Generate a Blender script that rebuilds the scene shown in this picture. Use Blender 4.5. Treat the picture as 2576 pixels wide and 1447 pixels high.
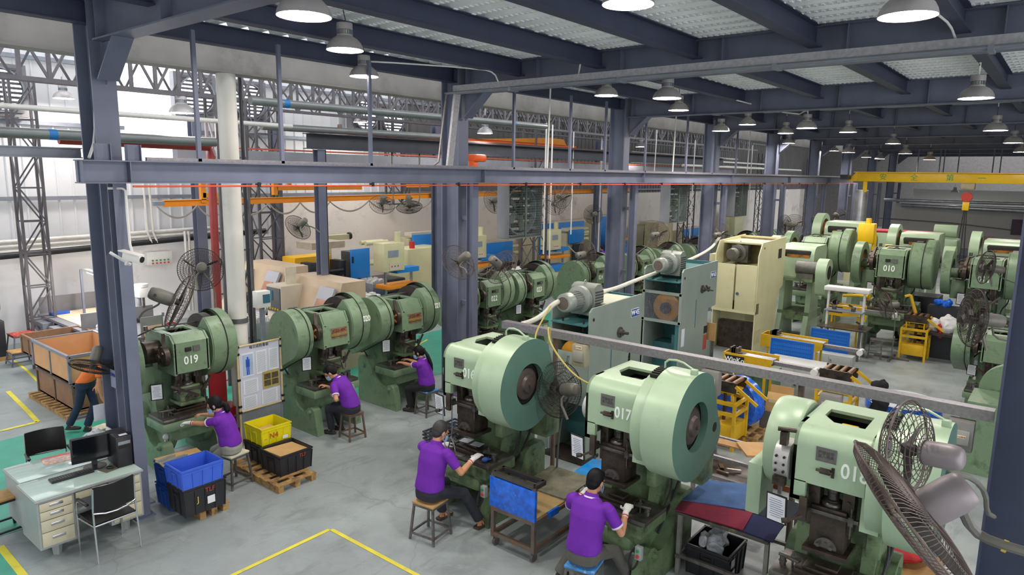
import bpy, bmesh, math, random
from mathutils import Vector, Matrix, Euler
R = math.radians
random.seed(7)
sc = bpy.context.scene
for o in list(bpy.data.objects): bpy.data.objects.remove(o)
COL = sc.collection
# ---------------------------------------------------------------- camera
CAM_H, CAM_F = 4.5, 1733.0
YAW, PITCH, ROLL = R(39.0), R(9.35), R(-0.88)
_f = Vector((math.cos(PITCH)*math.cos(YAW), math.cos(PITCH)*math.sin(YAW), -math.sin(PITCH)))
_r = Vector((math.sin(YAW), -math.cos(YAW), 0)); _d = _f.cross(_r)
CR = _r*math.cos(ROLL)+_d*math.sin(ROLL); CD = -_r*math.sin(ROLL)+_d*math.cos(ROLL)
cam = bpy.data.cameras.new('camera'); co = bpy.data.objects.new('camera', cam); COL.objects.link(co)
cam.sensor_width = 36; cam.lens = 36*CAM_F/2576; cam.clip_end = 300
m = Matrix((CR, -CD, -_f)).transposed().to_4x4(); m.translation = Vector((0, 0, CAM_H)); co.matrix_world = m
sc.camera = co
cam.dof.use_dof = False
def ray(px, py): return CR*((px-1288)/CAM_F)+CD*((py-723.5)/CAM_F)+_f
def fl(px, py, z=0.0):
    d = ray(px, py); t = (z-CAM_H)/d.z
    return (d.x*t, d.y*t)
def onY(px, py, Y):
    d = ray(px, py); t = Y/d.y; return (d.x*t, CAM_H+d.z*t)
def onX(px, py, X):
    d = ray(px, py); t = X/d.x; return (d.y*t, CAM_H+d.z*t)
def at(px, py, D):
    p = ray(px, py)*D; return (p.x, p.y, p.z+CAM_H)
# ---------------------------------------------------------------- light
sc.view_settings.view_transform = 'Standard'; sc.view_settings.look = 'None'
sc.view_settings.exposure = 1.12; sc.view_settings.gamma = 1
w = bpy.data.worlds.new('world'); sc.world = w; w.use_nodes = True
w.node_tree.nodes['Background'].inputs[0].default_value = (0.93, 0.96, 1, 1)
w.node_tree.nodes['Background'].inputs[1].default_value = 1.5
LAMP_POWER = 78.0
def win_light(name, loc, rot, sx, sy, e, col=(1, .98, .96)):
    l = bpy.data.lights.new(name, 'AREA'); l.shape = 'RECTANGLE'; l.size = sx; l.size_y = sy; l.energy = e; l.color = col
    o = bpy.data.objects.new(name, l); COL.objects.link(o); o.location = loc; o.rotation_euler = rot
    return o
# ---------------------------------------------------------------- materials
def lin(h):
    h = h.lstrip('#'); c = [int(h[i:i+2], 16)/255 for i in (0, 2, 4)]
    return tuple(((x/12.92) if x <= .04045 else ((x+.055)/1.055)**2.4) for x in c)+(1,)
MATS = {}
def mat(name, col, rough=.5, metal=0.0, var=.12, scale=5.0, dirt=None, damt=.0, bump=0.0, emit=0.0, alpha=1.0, spec=.5, dscale=3.0, dlo=.5):
    if name in MATS: return MATS[name]
    m = bpy.data.materials.new(name); m.use_nodes = True; nt = m.node_tree; b = nt.nodes['Principled BSDF']
    b.inputs['Roughness'].default_value = rough; b.inputs['Metallic'].default_value = metal
    b.inputs['Specular IOR Level'].default_value = spec
    c = lin(col)
    if emit:
        b.inputs['Emission Color'].default_value = c; b.inputs['Emission Strength'].default_value = emit
    if alpha < 1: b.inputs['Alpha'].default_value = alpha
    N = nt.nodes.new; L = nt.links.new
    if var or damt:
        tc = N('ShaderNodeTexCoord'); n = N('ShaderNodeTexNoise'); n.inputs['Scale'].default_value = scale; n.inputs['Detail'].default_value = 5
        L(tc.outputs['Object'], n.inputs['Vector'])
        r = N('ShaderNodeValToRGB'); r.color_ramp.elements[0].position = .3; r.color_ramp.elements[1].position = .7
        r.color_ramp.elements[0].color = tuple(x*(1-var) for x in c[:3])+(1,); r.color_ramp.elements[1].color = tuple(min(1, x*(1+var)) for x in c[:3])+(1,)
        L(n.outputs['Fac'], r.inputs['Fac']); out = r.outputs['Color']
        if damt:
            n2 = N('ShaderNodeTexNoise'); n2.inputs['Scale'].default_value = dscale; n2.inputs['Detail'].default_value = 8; n2.inputs['Roughness'].default_value = .7
            L(tc.outputs['Object'], n2.inputs['Vector'])
            r2 = N('ShaderNodeValToRGB'); r2.color_ramp.elements[0].position = dlo; r2.color_ramp.elements[1].position = dlo+.16
            r2.color_ramp.elements[0].color = (0, 0, 0, 1); r2.color_ramp.elements[1].color = (damt,)*3+(1,)
            L(n2.outputs['Fac'], r2.inputs['Fac'])
            mx = N('ShaderNodeMix'); mx.data_type = 'RGBA'; L(r2.outputs['Color'], mx.inputs[0]); L(out, mx.inputs[6]); mx.inputs[7].default_value = lin(dirt)
            out = mx.outputs[2]
        L(out, b.inputs['Base Color'])
        if bump:
            bp = N('ShaderNodeBump'); bp.inputs['Strength'].default_value = bump; bp.inputs['Distance'].default_value = .01
            L(n.outputs['Fac'], bp.inputs['Height']); L(bp.outputs['Normal'], b.inputs['Normal'])
    else: b.inputs['Base Color'].default_value = c
    MATS[name] = m; return m
# ---------------------------------------------------------------- mesh builder
class MB:
    def __init__(s): s.bm = bmesh.new()
    def add(s, vs, fs):
        v = [s.bm.verts.new(p) for p in vs]
        for f in fs:
            try: s.bm.faces.new([v[i] for i in f])
            except ValueError: pass
        return s
    def box(s, c, d, rot=None, ch=0.0):
        x, y, z = d[0]/2, d[1]/2, d[2]/2
        Mx = Euler(rot).to_matrix() if rot else Matrix.Identity(3); C = Vector(c)
        if ch <= 0:
            vs = [C+Mx@Vector((a*x, b*y, e*z)) for a in (-1, 1) for b in (-1, 1) for e in (-1, 1)]
            return s.add(vs, [(0, 1, 3, 2), (4, 6, 7, 5), (0, 4, 5, 1), (2, 3, 7, 6), (0, 2, 6, 4), (1, 5, 7, 3)])
        # chamfered box: round in all edges
        t = bmesh.new(); bmesh.ops.create_cube(t, size=1)
        for v in t.verts: v.co = Vector((v.co.x*d[0], v.co.y*d[1], v.co.z*d[2]))
        bmesh.ops.bevel(t, geom=list(t.edges), offset=min(ch, min(d)*.45), segments=2, affect='EDGES', profile=.5)
        t.verts.index_update(); vs = [C+Mx@v.co for v in t.verts]; fs = [[v.index for v in f.verts] for f in t.faces]; t.free()
        return s.add(vs, fs)
    def bb(s, x0, x1, y0, y1, z0, z1, ch=0.0): return s.box(((x0+x1)/2, (y0+y1)/2, (z0+z1)/2), (abs(x1-x0), abs(y1-y0), abs(z1-z0)), ch=ch)
    def ring(s, c, ax, r, n, ref=None, r2=None):
        ax = Vector(ax).normalized(); u = Vector(ref) if ref else (Vector((0, 0, 1)) if abs(ax.z) < .9 else Vector((1, 0, 0)))
        u = (u-ax*u.dot(ax)).normalized(); v = ax.cross(u); r2 = r if r2 is None else r2
        return [Vector(c)+u*math.cos(2*math.pi*i/n)*r+v*math.sin(2*math.pi*i/n)*r2 for i in range(n)]
    def cyl(s, a, b, r, r2=None, n=16, caps=True):
        a, b = Vector(a), Vector(b); ax = b-a; r2 = r if r2 is None else r2
        vs = s.ring(a, ax, r, n)+s.ring(b, ax, r2, n)
        fs = [(i, (i+1) % n, n+(i+1) % n, n+i) for i in range(n)]
        if caps: fs += [tuple(range(n))[::-1], tuple(range(n, 2*n))]
        return s.add(vs, fs)
    def lathe(s, prof, o=(0, 0, 0), ax=(0, 0, 1), n=24, caps=True):
        o = Vector(o); ax = Vector(ax).normalized(); vs = []; k = len(prof)
        for r, h in prof: vs += s.ring(o+ax*h, ax, max(r, .0005), n)
        fs = [(j*n+i, j*n+(i+1) % n, (j+1)*n+(i+1) % n, (j+1)*n+i) for j in range(k-1) for i in range(n)]
        if caps: fs += [tuple(range(n))[::-1], tuple(range((k-1)*n, k*n))]
        return s.add(vs, fs)
    def tube(s, pts, r, n=8, closed=False, smooth=0):
        pts = [Vector(p) for p in pts]
        for _ in range(smooth):
            q = [pts[0]]
            for a, b in zip(pts, pts[1:]): q += [a.lerp(b, .25), a.lerp(b, .75)]
            pts = q+[pts[-1]]
        k = len(pts); vs = []; ref = None
        for i, p in enumerate(pts):
            if closed: t = pts[(i+1) % k]-pts[i-1]
            else: t = pts[min(i+1, k-1)]-pts[max(i-1, 0)]
            t.normalize()
            if ref is None: ref = Vector((0, 0, 1)) if abs(t.z) < .9 else Vector((1, 0, 0))
            u = (ref-t*ref.dot(t)).normalized(); ref = u; v = t.cross(u); rr = r[i] if isinstance(r, (list, tuple)) and len(r) == k else (r if not isinstance(r, (list, tuple)) else r[0])
            vs += [p+u*math.cos(2*math.pi*j/n)*rr+v*math.sin(2*math.pi*j/n)*rr for j in range(n)]
        fs = [(i*n+j, i*n+(j+1) % n, ((i+1) % k)*n+(j+1) % n, ((i+1) % k)*n+j) for i in range(k if closed else k-1) for j in range(n)]
        if not closed: fs += [tuple(range(n))[::-1], tuple(range((k-1)*n, k*n))]
        return s.add(vs, fs)
    def beam(s, a, b, w, h, up=(0, 0, 1)):
        a, b = Vector(a), Vector(b); t = (b-a).normalized(); u = Vector(up)
        if abs(t.dot(u.normalized())) > .95: u = Vector((0, 1, 0))
        sd = t.cross(u).normalized(); u = sd.cross(t)
        vs = [p+sd*x*w/2+u*z*h/2 for p in (a, b) for x, z in ((-1, -1), (1, -1), (1, 1), (-1, 1))]
        return s.add(vs, [(0, 1, 2, 3)[::-1], (4, 5, 6, 7), (0, 1, 5, 4), (1, 2, 6, 5), (2, 3, 7, 6), (3, 0, 4, 7)])
    def ibeam(s, a, b, w, h, tf=.02, tw=.012, up=(0, 0, 1)):
        a, b = Vector(a), Vector(b); t = (b-a).normalized(); u = Vector(up); sd = t.cross(u).normalized(); u = sd.cross(t).normalized()
        for k in (-1, 1): s.beam(a+u*k*(h/2-tf/2), b+u*k*(h/2-tf/2), w, tf, up)
        return s.beam(a, b, tw, h-2*tf, up)
    def prism(s, poly, ax, lo, hi):
        # poly: 2D points; ax 'x' -> (y,z), 'y' -> (x,z), 'z' -> (x,y)
        def q(p, t): return {'x': (t, p[0], p[1]), 'y': (p[0], t, p[1]), 'z': (p[0], p[1], t)}[ax]
        n = len(poly); vs = [q(p, lo) for p in poly]+[q(p, hi) for p in poly]
        return s.add(vs, [tuple(range(n))[::-1], tuple(range(n, 2*n))]+[(i, (i+1) % n, n+(i+1) % n, n+i) for i in range(n)])
    def strip(s, a, b):
        n = len(a); return s.add(list(a)+list(b), [(i, (i+1) % n, n+(i+1) % n, n+i) for i in range(n)])
    def ball(s, c, r, n=16, k=10, rot=None):
        r = (r, r, r) if not isinstance(r, (tuple, list)) else r; Mx = Euler(rot).to_matrix() if rot else Matrix.Identity(3); C = Vector(c); vs = []
        for j in range(1, k):
            a = math.pi*j/k
            for i in range(n):
                b = 2*math.pi*i/n; vs.append(C+Mx@Vector((r[0]*math.sin(a)*math.cos(b), r[1]*math.sin(a)*math.sin(b), r[2]*math.cos(a))))
        vs += [C+Mx@Vector((0, 0, r[2])), C-Mx@Vector((0, 0, r[2]))]; T = len(vs)-2
        fs = [(j*n+i, (j+1)*n+i, (j+1)*n+(i+1) % n, j*n+(i+1) % n) for j in range(k-2) for i in range(n)]
        fs += [(T, i, (i+1) % n) for i in range(n)]+[(T+1, (k-2)*n+(i+1) % n, (k-2)*n+i) for i in range(n)]
        return s.add(vs, fs)
def smooth_by_angle(me, ang=35):
    bm = bmesh.new(); bm.from_mesh(me); lim = R(ang)
    for f in bm.faces: f.smooth = True
    for e in bm.edges:
        e.smooth = len(e.link_faces) == 2 and e.calc_face_angle(9) < lim
    bm.to_mesh(me); bm.free()
def mk(name, mb, m, parent=None, label=None, cat=None, group=None, kind=None, loc=None, rot=None, ang=35):
    me = bpy.data.meshes.new(name); bmesh.ops.recalc_face_normals(mb.bm, faces=list(mb.bm.faces)); mb.bm.to_mesh(me); mb.bm.free()
    smooth_by_angle(me, ang)
    o = bpy.data.objects.new(name, me); COL.objects.link(o); me.materials.append(m)
    if parent: o.parent = parent
    if loc: o.location = loc
    if rot: o.rotation_euler = rot
    return tag(o, label, cat, group, kind)
def tag(o, label=None, cat=None, group=None, kind=None):
    for k, v in (('label', label), ('category', cat), ('group', group), ('kind', kind)):
        if v: o[k] = v
    return o
def T(name, label, cat, loc=(0, 0, 0), rz=0, group=None):
    o = bpy.data.objects.new(name, None); COL.objects.link(o); o.location = loc; o.rotation_euler = (0, 0, rz) if not isinstance(rz, tuple) else rz
    o.empty_display_size = .1
    return tag(o, label, cat, group)
KIDS = {}
def dup(o, loc, rz=None, label=None, group=None, scale=None):
    kids = [k for k in COL.objects if k.parent == o] if o.name not in KIDS else KIDS[o.name]
    KIDS[o.name] = kids
    r = o.copy(); COL.objects.link(r); r.location = loc
    if rz is not None: r.rotation_euler = (0, 0, rz) if not isinstance(rz, tuple) else rz
    if label: r['label'] = label
    if group: r['group'] = group
    if scale: r.scale = (scale,)*3 if not isinstance(scale, tuple) else scale
    for k in kids:
        c = k.copy(); COL.objects.link(c); c.parent = r
        if k.name not in KIDS: KIDS[k.name] = [g for g in COL.objects if g.parent == k]
        for g in KIDS[k.name]:
            d = g.copy(); COL.objects.link(d); d.parent = c
    return r
def text(name, s, size, m, parent, loc, rot, ext=.002, align='CENTER', sx=1.0, bold=0.0, label=None):
    cu = bpy.data.curves.new(name, 'FONT'); cu.body = s; cu.size = size; cu.extrude = ext; cu.align_x = align; cu.align_y = 'CENTER'; cu.offset = bold; cu.resolution_u = 3
    t = bpy.data.objects.new(name, cu); COL.objects.link(t)
    me = bpy.data.meshes.new_from_object(t.evaluated_get(bpy.context.evaluated_depsgraph_get())); bpy.data.objects.remove(t)
    me.materials.clear(); me.materials.append(m)
    o = bpy.data.objects.new(name, me); COL.objects.link(o); o.parent = parent; o.location = loc; o.rotation_euler = rot; o.scale = (sx, 1, 1)
    if label: o['label'] = label
    return o
# ================================================================ SETTING
STEEL = mat('painted_steel', '#686d80', .45, .1, .1, 3, '#7a5a48', .35, dscale=2.2, dlo=.68)
STEEL_SHADE = mat('shaded_steel', '#3d4258', .55, .1, .1, 3)  # darker copy of painted steel, the gloom under the ceiling put into its colour
LSTEEL = mat('light_steel', '#858a94', .45, .3, .12, 6)
GALV = mat('galvanised', '#8f8c90', .42, .55, .18, 30)
WHITEP = mat('white_paint', '#d8d6d2', .5, 0, .05, 4)
BLACKP = mat('black_plastic', '#1c1c20', .45, 0, .1, 8)
CHROME = mat('chrome', '#c8c8cc', .18, .95, .03, 4)
def floor_mat():
    m = bpy.data.materials.new('floor_epoxy'); m.use_nodes = True; nt = m.node_tree; b = nt.nodes['Principled BSDF']; N = nt.nodes.new; L = nt.links.new
    tc = N('ShaderNodeTexCoord')
    def noise(s, d=6, r=.6, dist=0, mp=None):
        n = N('ShaderNodeTexNoise'); n.inputs['Scale'].default_value = s; n.inputs['Detail'].default_value = d; n.inputs['Roughness'].default_value = r; n.inputs['Distortion'].default_value = dist
        if mp:
            k = N('ShaderNodeMapping'); k.inputs['Scale'].default_value = mp; L(tc.outputs['Object'], k.inputs[0]); L(k.outputs[0], n.inputs['Vector'])
        else: L(tc.outputs['Object'], n.inputs['Vector'])
        return n.outputs['Fac']
    def ramp(i, a, b_, ca, cb):
        r = N('ShaderNodeValToRGB'); r.color_ramp.elements[0].position = a; r.color_ramp.elements[1].position = b_; r.color_ramp.elements[0].color = ca; r.color_ramp.elements[1].color = cb; L(i, r.inputs[0]); return r.outputs[0]
    def mix(f, a, b_, mode='MIX'):
        x = N('ShaderNodeMix'); x.data_type = 'RGBA'; x.blend_type = mode
        if isinstance(f, float): x.inputs[0].default_value = f
        else: L(f, x.inputs[0])
        for s, v in ((6, a), (7, b_)):
            if isinstance(v, tuple): x.inputs[s].default_value = v
            else: L(v, x.inputs[s])
        return x.outputs[2]
    K, W = (0, 0, 0, 1), (1, 1, 1, 1)
    base = ramp(noise(.6, 8, .65), .3, .7, lin('#82898a'), lin('#9da6a5'))
    st = ramp(noise(1.3, 9, .7, .6), .5, .66, K, (.55, .55, .55, 1)); c = mix(st, base, lin('#767d7b'))
    st = ramp(noise(2.0, 9, .75, 0, (.35, 1.6, 1)), .56, .64, K, (.5, .5, .5, 1)); c = mix(st, c, lin('#6e7371'))
    st = ramp(noise(3.2, 12, .8, .2, (1, .4, 1)), .6, .68, K, (.5, .5, .5, 1)); c = mix(st, c, lin('#b4bcbb'))
    st = ramp(noise(40, 3, .6), .62, .72, K, (.5, .5, .5, 1)); c = mix(st, c, lin('#6a716f'))
    # cracks
    vo = N('ShaderNodeTexVoronoi'); vo.feature = 'DISTANCE_TO_EDGE'; vo.inputs['Scale'].default_value = .28
    n = N('ShaderNodeTexNoise'); n.inputs['Scale'].default_value = 1.6; n.inputs['Detail'].default_value = 6
    L(tc.outputs['Object'], n.inputs['Vector']); k = mix(.12, K, n.outputs['Color']); a = N('ShaderNodeVectorMath'); L(tc.outputs['Object'], a.inputs[0]); 
    sc_ = N('ShaderNodeVectorMath'); sc_.operation = 'SCALE'; sc_.inputs['Scale'].default_value = .5; L(n.outputs['Color'], sc_.inputs[0]); L(sc_.outputs[0], a.inputs[1]); L(a.outputs[0], vo.inputs['Vector'])
    cr = ramp(vo.outputs['Distance'], .0, .004, (.28, .28, .28, 1), K); c = mix(cr, c, lin('#555c5c'))
    L(c, b.inputs['Base Color'])
    rg = ramp(noise(1.0, 6), .3, .7, (.28, .28, .28, 1), (.5, .5, .5, 1)); L(rg, b.inputs['Roughness'])
    return m
mk('floor', MB().bb(-6, 75, -8, 24, -.1, 0), floor_mat(), kind='structure')
# green painted walkway and yellow line markings
GRN = mat('green_floor_paint', '#3d9c84', .4, 0, .14, 3, '#9fb5ae', .8, dscale=3.5, dlo=.62)
YEL = mat('yellow_floor_tape', '#d6c93a', .6, 0, .1, 5, '#9aa5a0', 1, dscale=9, dlo=.56)
mk('painted_walkway', MB().add([(x, y, .003) for x, y in (fl(0, 1110), fl(560, 972), fl(800, 905), fl(1105, 830), fl(1300, 790), (24, 12.3), (24, 10.4), (12, 10.6), (8.4, 11.0), (4.3, 10.9), (3.0, 9.8), fl(0, 1350))], [tuple(range(12))]), GRN, kind='structure')
mk('painted_walkway', MB().add([(x, y, .003) for x, y in (fl(-400, 1250), fl(0, 1382), fl(55, 1447), fl(90, 1500), fl(-400, 1700))], [(0, 1, 2, 3, 4)]), GRN, kind='structure')
def tape(pts, w=.07):
    b = MB()
    for a, c in zip(pts, pts[1:]): b.beam((a[0], a[1], .004), (c[0], c[1], .004), w, .003)
    return b
k = 0
for pts in ([fl(828, 1333), fl(560, 1460)], [fl(834, 1333), fl(1075, 1462)], [fl(0, 1375), fl(68, 1460)], [fl(0, 1085), fl(95, 1062), fl(70, 1035), fl(20, 985)], [fl(35, 908), fl(65, 930), fl(95, 960)], [fl(1030, 880), fl(1075, 855)]):
    k += 1; mk('trim_%d' % k, tape(pts, .08 if k in (3, 4) else .055), YEL, kind='structure')
# deck ceiling
DECK = mat('deck_sheet', '#f2f5f5', .35, .1, .1, 2)
b = MB(); P = .33; x = -4.0
prof = []
while x < 58:
    prof += [(x, 6.575), (x+.11, 6.575), (x+.15, 6.495), (x+.29, 6.495)]; x += P
n = len(prof)
b.add([(p[0], -8, p[1]) for p in prof]+[(p[0], 9.62, p[1]) for p in prof], [(i, i+1, n+i+1, n+i) for i in range(n-1)])
# embossed dimples along each rib valley
ceil_ = mk('ceiling', b, DECK, kind='structure', ang=20)
b = MB()
x = -4.0
while x < 24:
    y = 1.0
    while y < 9.4:
        if math.hypot(x, y) < 20 and x > 2.0: b.box((x+.22, y, 6.494), (.07, .03, .022))
        y += .085
    x += P
mk('deck_dimples', b, DECK, ceil_)
b = MB().bb(-4, 58, -8, 9.8, 6.62, 6.7); mk('ceiling_slab', b, mat('slab', '#6a6c6e'), kind='structure')
# girders along Y, purlins along X
COLX = [3.6, 10.0, 16.3, 22.3, 28.2, 33.9, 39.7, 45.5, 51.3]
for i, X in enumerate(COLX):
    b = MB().ibeam((X, -7.5, 6.245), (X, 9.3, 6.245), .26, .5, .02, .016)
    for j in range(9):
        yy = 9.2-1.67*j; b.bb(X-.12, X+.12, yy-.005, yy+.005, 6.02, 6.47)
    mk('roof_girder', b, STEEL, kind='structure')
PURY = [9.62-1.67*j for j in range(11)]
for y in PURY:
    mk('roof_purlin', MB().ibeam((-4, y, 6.36), (58, y, 6.36), .17, .27, .014, .01), STEEL_SHADE, kind='structure')
# main columns with crane column and bracing
for i, X in enumerate(COLX):
    b = MB(); b.ibeam((X, 9.6, 0), (X, 9.6, 6.49), .28, .46, .022, .016, up=(0, 1, 0))
    b.bb(X-.2, X+.2, 9.28, 9.92, 0, .025)
    b.beam((X, 9.25, 5.55), (X, 8.75, 6.0), .24, .02); b.prism([(9.32, 5.5), (9.32, 5.99), (8.75, 5.99)], 'x', X-.008, X+.008)
    mk('steel_column', b, STEEL, kind='structure')
    b = MB(); b.ibeam((X-.07, 9.06, 0), (X-.07, 9.06, 4.32), .15, .18, .014, .01, up=(0, 1, 0)); b.bb(X-.19, X+.05, 8.92, 9.2, 0, .02)
    b.bb(X-.03, X+.03, 9.14, 9.38, 1.9, 1.98); b.bb(X-.03, X+.03, 9.14, 9.38, 3.6, 3.68)
    mk('crane_column', b, STEEL, kind='structure')
b = MB(); b.ibeam((7.85, .05, 0), (7.85, .05, 6.0), .34, .6, .022, .016, up=(0, 1, 0)); mk('steel_column', b, STEEL_SHADE, kind='structure')
# crane runway beam
x0 = onY(195, 430, 8.9)[0]
b = MB(); b.ibeam((x0, 8.9, 4.455), (38.3, 8.9, 4.455), .22, .27, .014, .012)
for X in [x0+.02]+[COLX[i] for i in range(6)]: b.bb(X-.006, X+.006, 8.8, 9.0, 4.33, 4.58)
rb = mk('crane_runway_beam', b, STEEL, label='long blue grey steel crane runway beam running across the hall on the column row', cat='beam')
mk('rail_top', MB().beam((x0+.8, 8.98, 4.615), (38.2, 8.98, 4.615), .05, .045), GALV, rb, label='galvanised rail on top')
mk('stub_post', MB().ibeam((x0+.62, 8.9, 4.59), (x0+.62, 8.9, 4.78), .09, .16, .01, .01, up=(1, 0, 0)), STEEL, rb)
mk('stub_post', MB().ibeam((x0+.28, 8.9, 4.59), (x0+.28, 8.9, 4.78), .09, .16, .01, .01, up=(1, 0, 0)), STEEL, rb)
mk('conductor_line', MB().tube([(x0+.55, 8.8, 4.285), (12, 8.8, 4.285), (38.2, 8.8, 4.29)], .012, 6), mat('orange_insulation', '#d8573a', .5), rb, label='thin orange conductor line under the beam')
b = MB()
for i in range(15): b.bb(x0+2.2+2*i-.02, x0+2.2+2*i+.02, 8.77, 8.85, 4.27, 4.335)
mk('line_holder', b, BLACKP, rb)
# hanger posts on the beam
for j, px in enumerate((503, 711, 933, 1291, 1432, 1520, 1621, 1724, 1790, 1850)):
    X = onY(px, 430, 8.98)[0]
    mk('hanger_post', MB().beam((X, 8.98, 4.6), (X, 8.98, 6.25), .05, .05), STEEL, None, ['slim steel hanger post above the runway beam, first right of the near column', 'slim steel hanger post on the runway beam, second from the left', 'slim steel hanger post below the third ceiling lamp', 'slim steel hanger post just right of the second main column', 'slim steel hanger post right of the orange crane end', 'slim hanger post left of the third main column', 'slim hanger post just right of the third main column', 'slim hanger post midway between third and fourth main columns', 'slim hanger post just before the fourth main column', 'slim hanger post just past the fourth main column'][j], 'post', group='hanger posts above the crane beam')
# beige concrete/steel girder behind the columns
BEIGE = mat('beige_beam', '#8f8b86', .6, 0, .12, 2, '#6d6863', .6, dscale=1.2, dlo=.5)
mk('hall_beam', MB().ibeam((-2, 10.5, 6.28), (45, 10.5, 6.28), .34, .62, .03, .1), BEIGE, kind='structure')
# hall outer walls
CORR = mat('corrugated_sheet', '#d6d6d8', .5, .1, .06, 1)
MAS = mat('whitewashed_wall', '#eceaea', .7, 0, .05, .8, '#a89f9a', .5, dscale=.9, dlo=.56)
HY = 20.8
def corr(x0, x1, z0, z1, y):
    pr = []; x = x0; i = 0
    while x < x1:
        pr += [(x, y), (x+.26, y), (x+.28, y-.045), (x+.31, y-.045), (x+.33, y)]; x += .36
    n = len(pr); return MB().add([(p[0], p[1], z0) for p in pr]+[(p[0], p[1], z1) for p in pr], [(i, i+1, n+i+1, n+i) for i in range(n-1)])
mk('wall_far', corr(-3, 18.5, 2.35, 9.2, HY), CORR, kind='structure', ang=10)
mk('wall_far_masonry', MB().bb(-3, 12.9, HY-.05, HY+.2, 0, 2.35), MAS, kind='structure')
mk('wall_far_right', corr(18.5, 75, 3.45, 9.2, HY), mat('corrugated_shade', '#6f6c6c', .55, .1, .06, 1), kind='structure', ang=10)  # same sheeting, with the dimness of the far hall put into the colour
mk('wall_far_right_masonry', MB().bb(12.9, 75, HY-.12, HY+.2, 0, 3.5), mat('cream_wall', '#e6ddd4', .75, 0, .06, .6, '#8f8680', .6, dscale=.7, dlo=.55), kind='structure')
b = MB()
for z in (3.7, 5.6, 7.2): b.beam((-3, HY-.1, z), (60, HY-.1, z), .06, .1)
mk('wall_girt', b, LSTEEL, kind='structure')
mk('wall_light_block', MB().bb(13, 75, -8.2, -8, 0, 6.5), mat('grey_white_wall', '#c9c6c2', .7, 0, .05, .5), kind='structure')  # unseen wall, added to keep sky fill off the far right
mk('wall_left', MB().bb(-6.2, -6, -8, 24, 0, 6.6), MAS, kind='structure')
# closing wall at far right and dark area over it
mk('wall_right', MB().bb(50, 50.2, -8, 9.0, 0, 3.05), mat('grey_white_wall', '#c9c6c2', .7, 0, .05, .5), kind='structure')
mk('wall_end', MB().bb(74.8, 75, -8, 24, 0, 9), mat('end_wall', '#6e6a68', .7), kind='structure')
# unseen hall roof, its gaps placed to let sky light brighten the wall
b = MB()
for x0_, x1_ in ((-3, 16.5), (17.5, 75)): b.bb(x0_, x1_, 10.7, 16.8, 9.2, 9.3)
for x0_, x1_ in ((-3, -1.5), (4.5, 5.5), (9.0, 10.0), (14.5, 15.5), (19.0, 75)): b.bb(x0_, x1_, 16.8, HY+.2, 9.2, 9.3)
mk('hall_roof_light_gaps', b, mat('roof_sheet', '#b5b5b5', .6), kind='structure')

xa_, xb_ = onY(-60, 403, 9.95)[0], onY(205, 403, 9.95)[0]
mk('side_beam', MB().ibeam((xa_, 9.95, 4.68), (xb_, 9.95, 4.68), .12, .13, .012, .01), LSTEEL, label='light grey side beam running left from the near column at crane beam height', cat='beam')
# ================================================================ HIGH BAY LAMPS
LAMPM = mat('lamp_aluminium', '#aaa5a4', .4, .25, .06, 10)
LAMPW = mat('lamp_glow', '#fff6ee', emit=LAMP_POWER, var=0)
def make_lamp():
    t = T('pendant_lamp', 'x', 'lamp')
    mk('lamp_shade', MB().lathe([(.088, .165), (.105, .155), (.15, .13), (.19, .09), (.216, .045), (.23, 0), (.237, 0), (.224, .048), (.198, .097), (.156, .139), (.108, .166), (.09, .18)], n=28, caps=False), LAMPM, t)
    mk('diffuser', MB().lathe([(.2275, .012), (.001, .008)], n=28, caps=False), LAMPW, t)
    b = MB().lathe([(.001, .33), (.096, .33), (.1, .32), (.1, .25), (.085, .245), (.085, .195), (.1, .19), (.1, .165), (.001, .165)], n=24, caps=False)
    mk('housing', b, LAMPM, t)
    b = MB()
    for i in range(18):
        a = 2*math.pi*i/18; b.box((.092*math.cos(a), .092*math.sin(a), .22), (.014, .012, .05), rot=(0, 0, a))
    mk('cooling_fin', b, LSTEEL, t); 
    b = MB().tube([(0, 0, .33), (.015, 0, .38), (0, 0, .43), (-.015, 0, .48), (0, 0, .53)], .006, 6); mk('hook', b, BLACKP, t)
    r = mk('hanging_rod', MB().cyl((0, 0, 0), (0, 0, 1), .009, n=8), WHITEP, t); r.location = (0, 0, .52)
    return t
LW = .46
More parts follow.
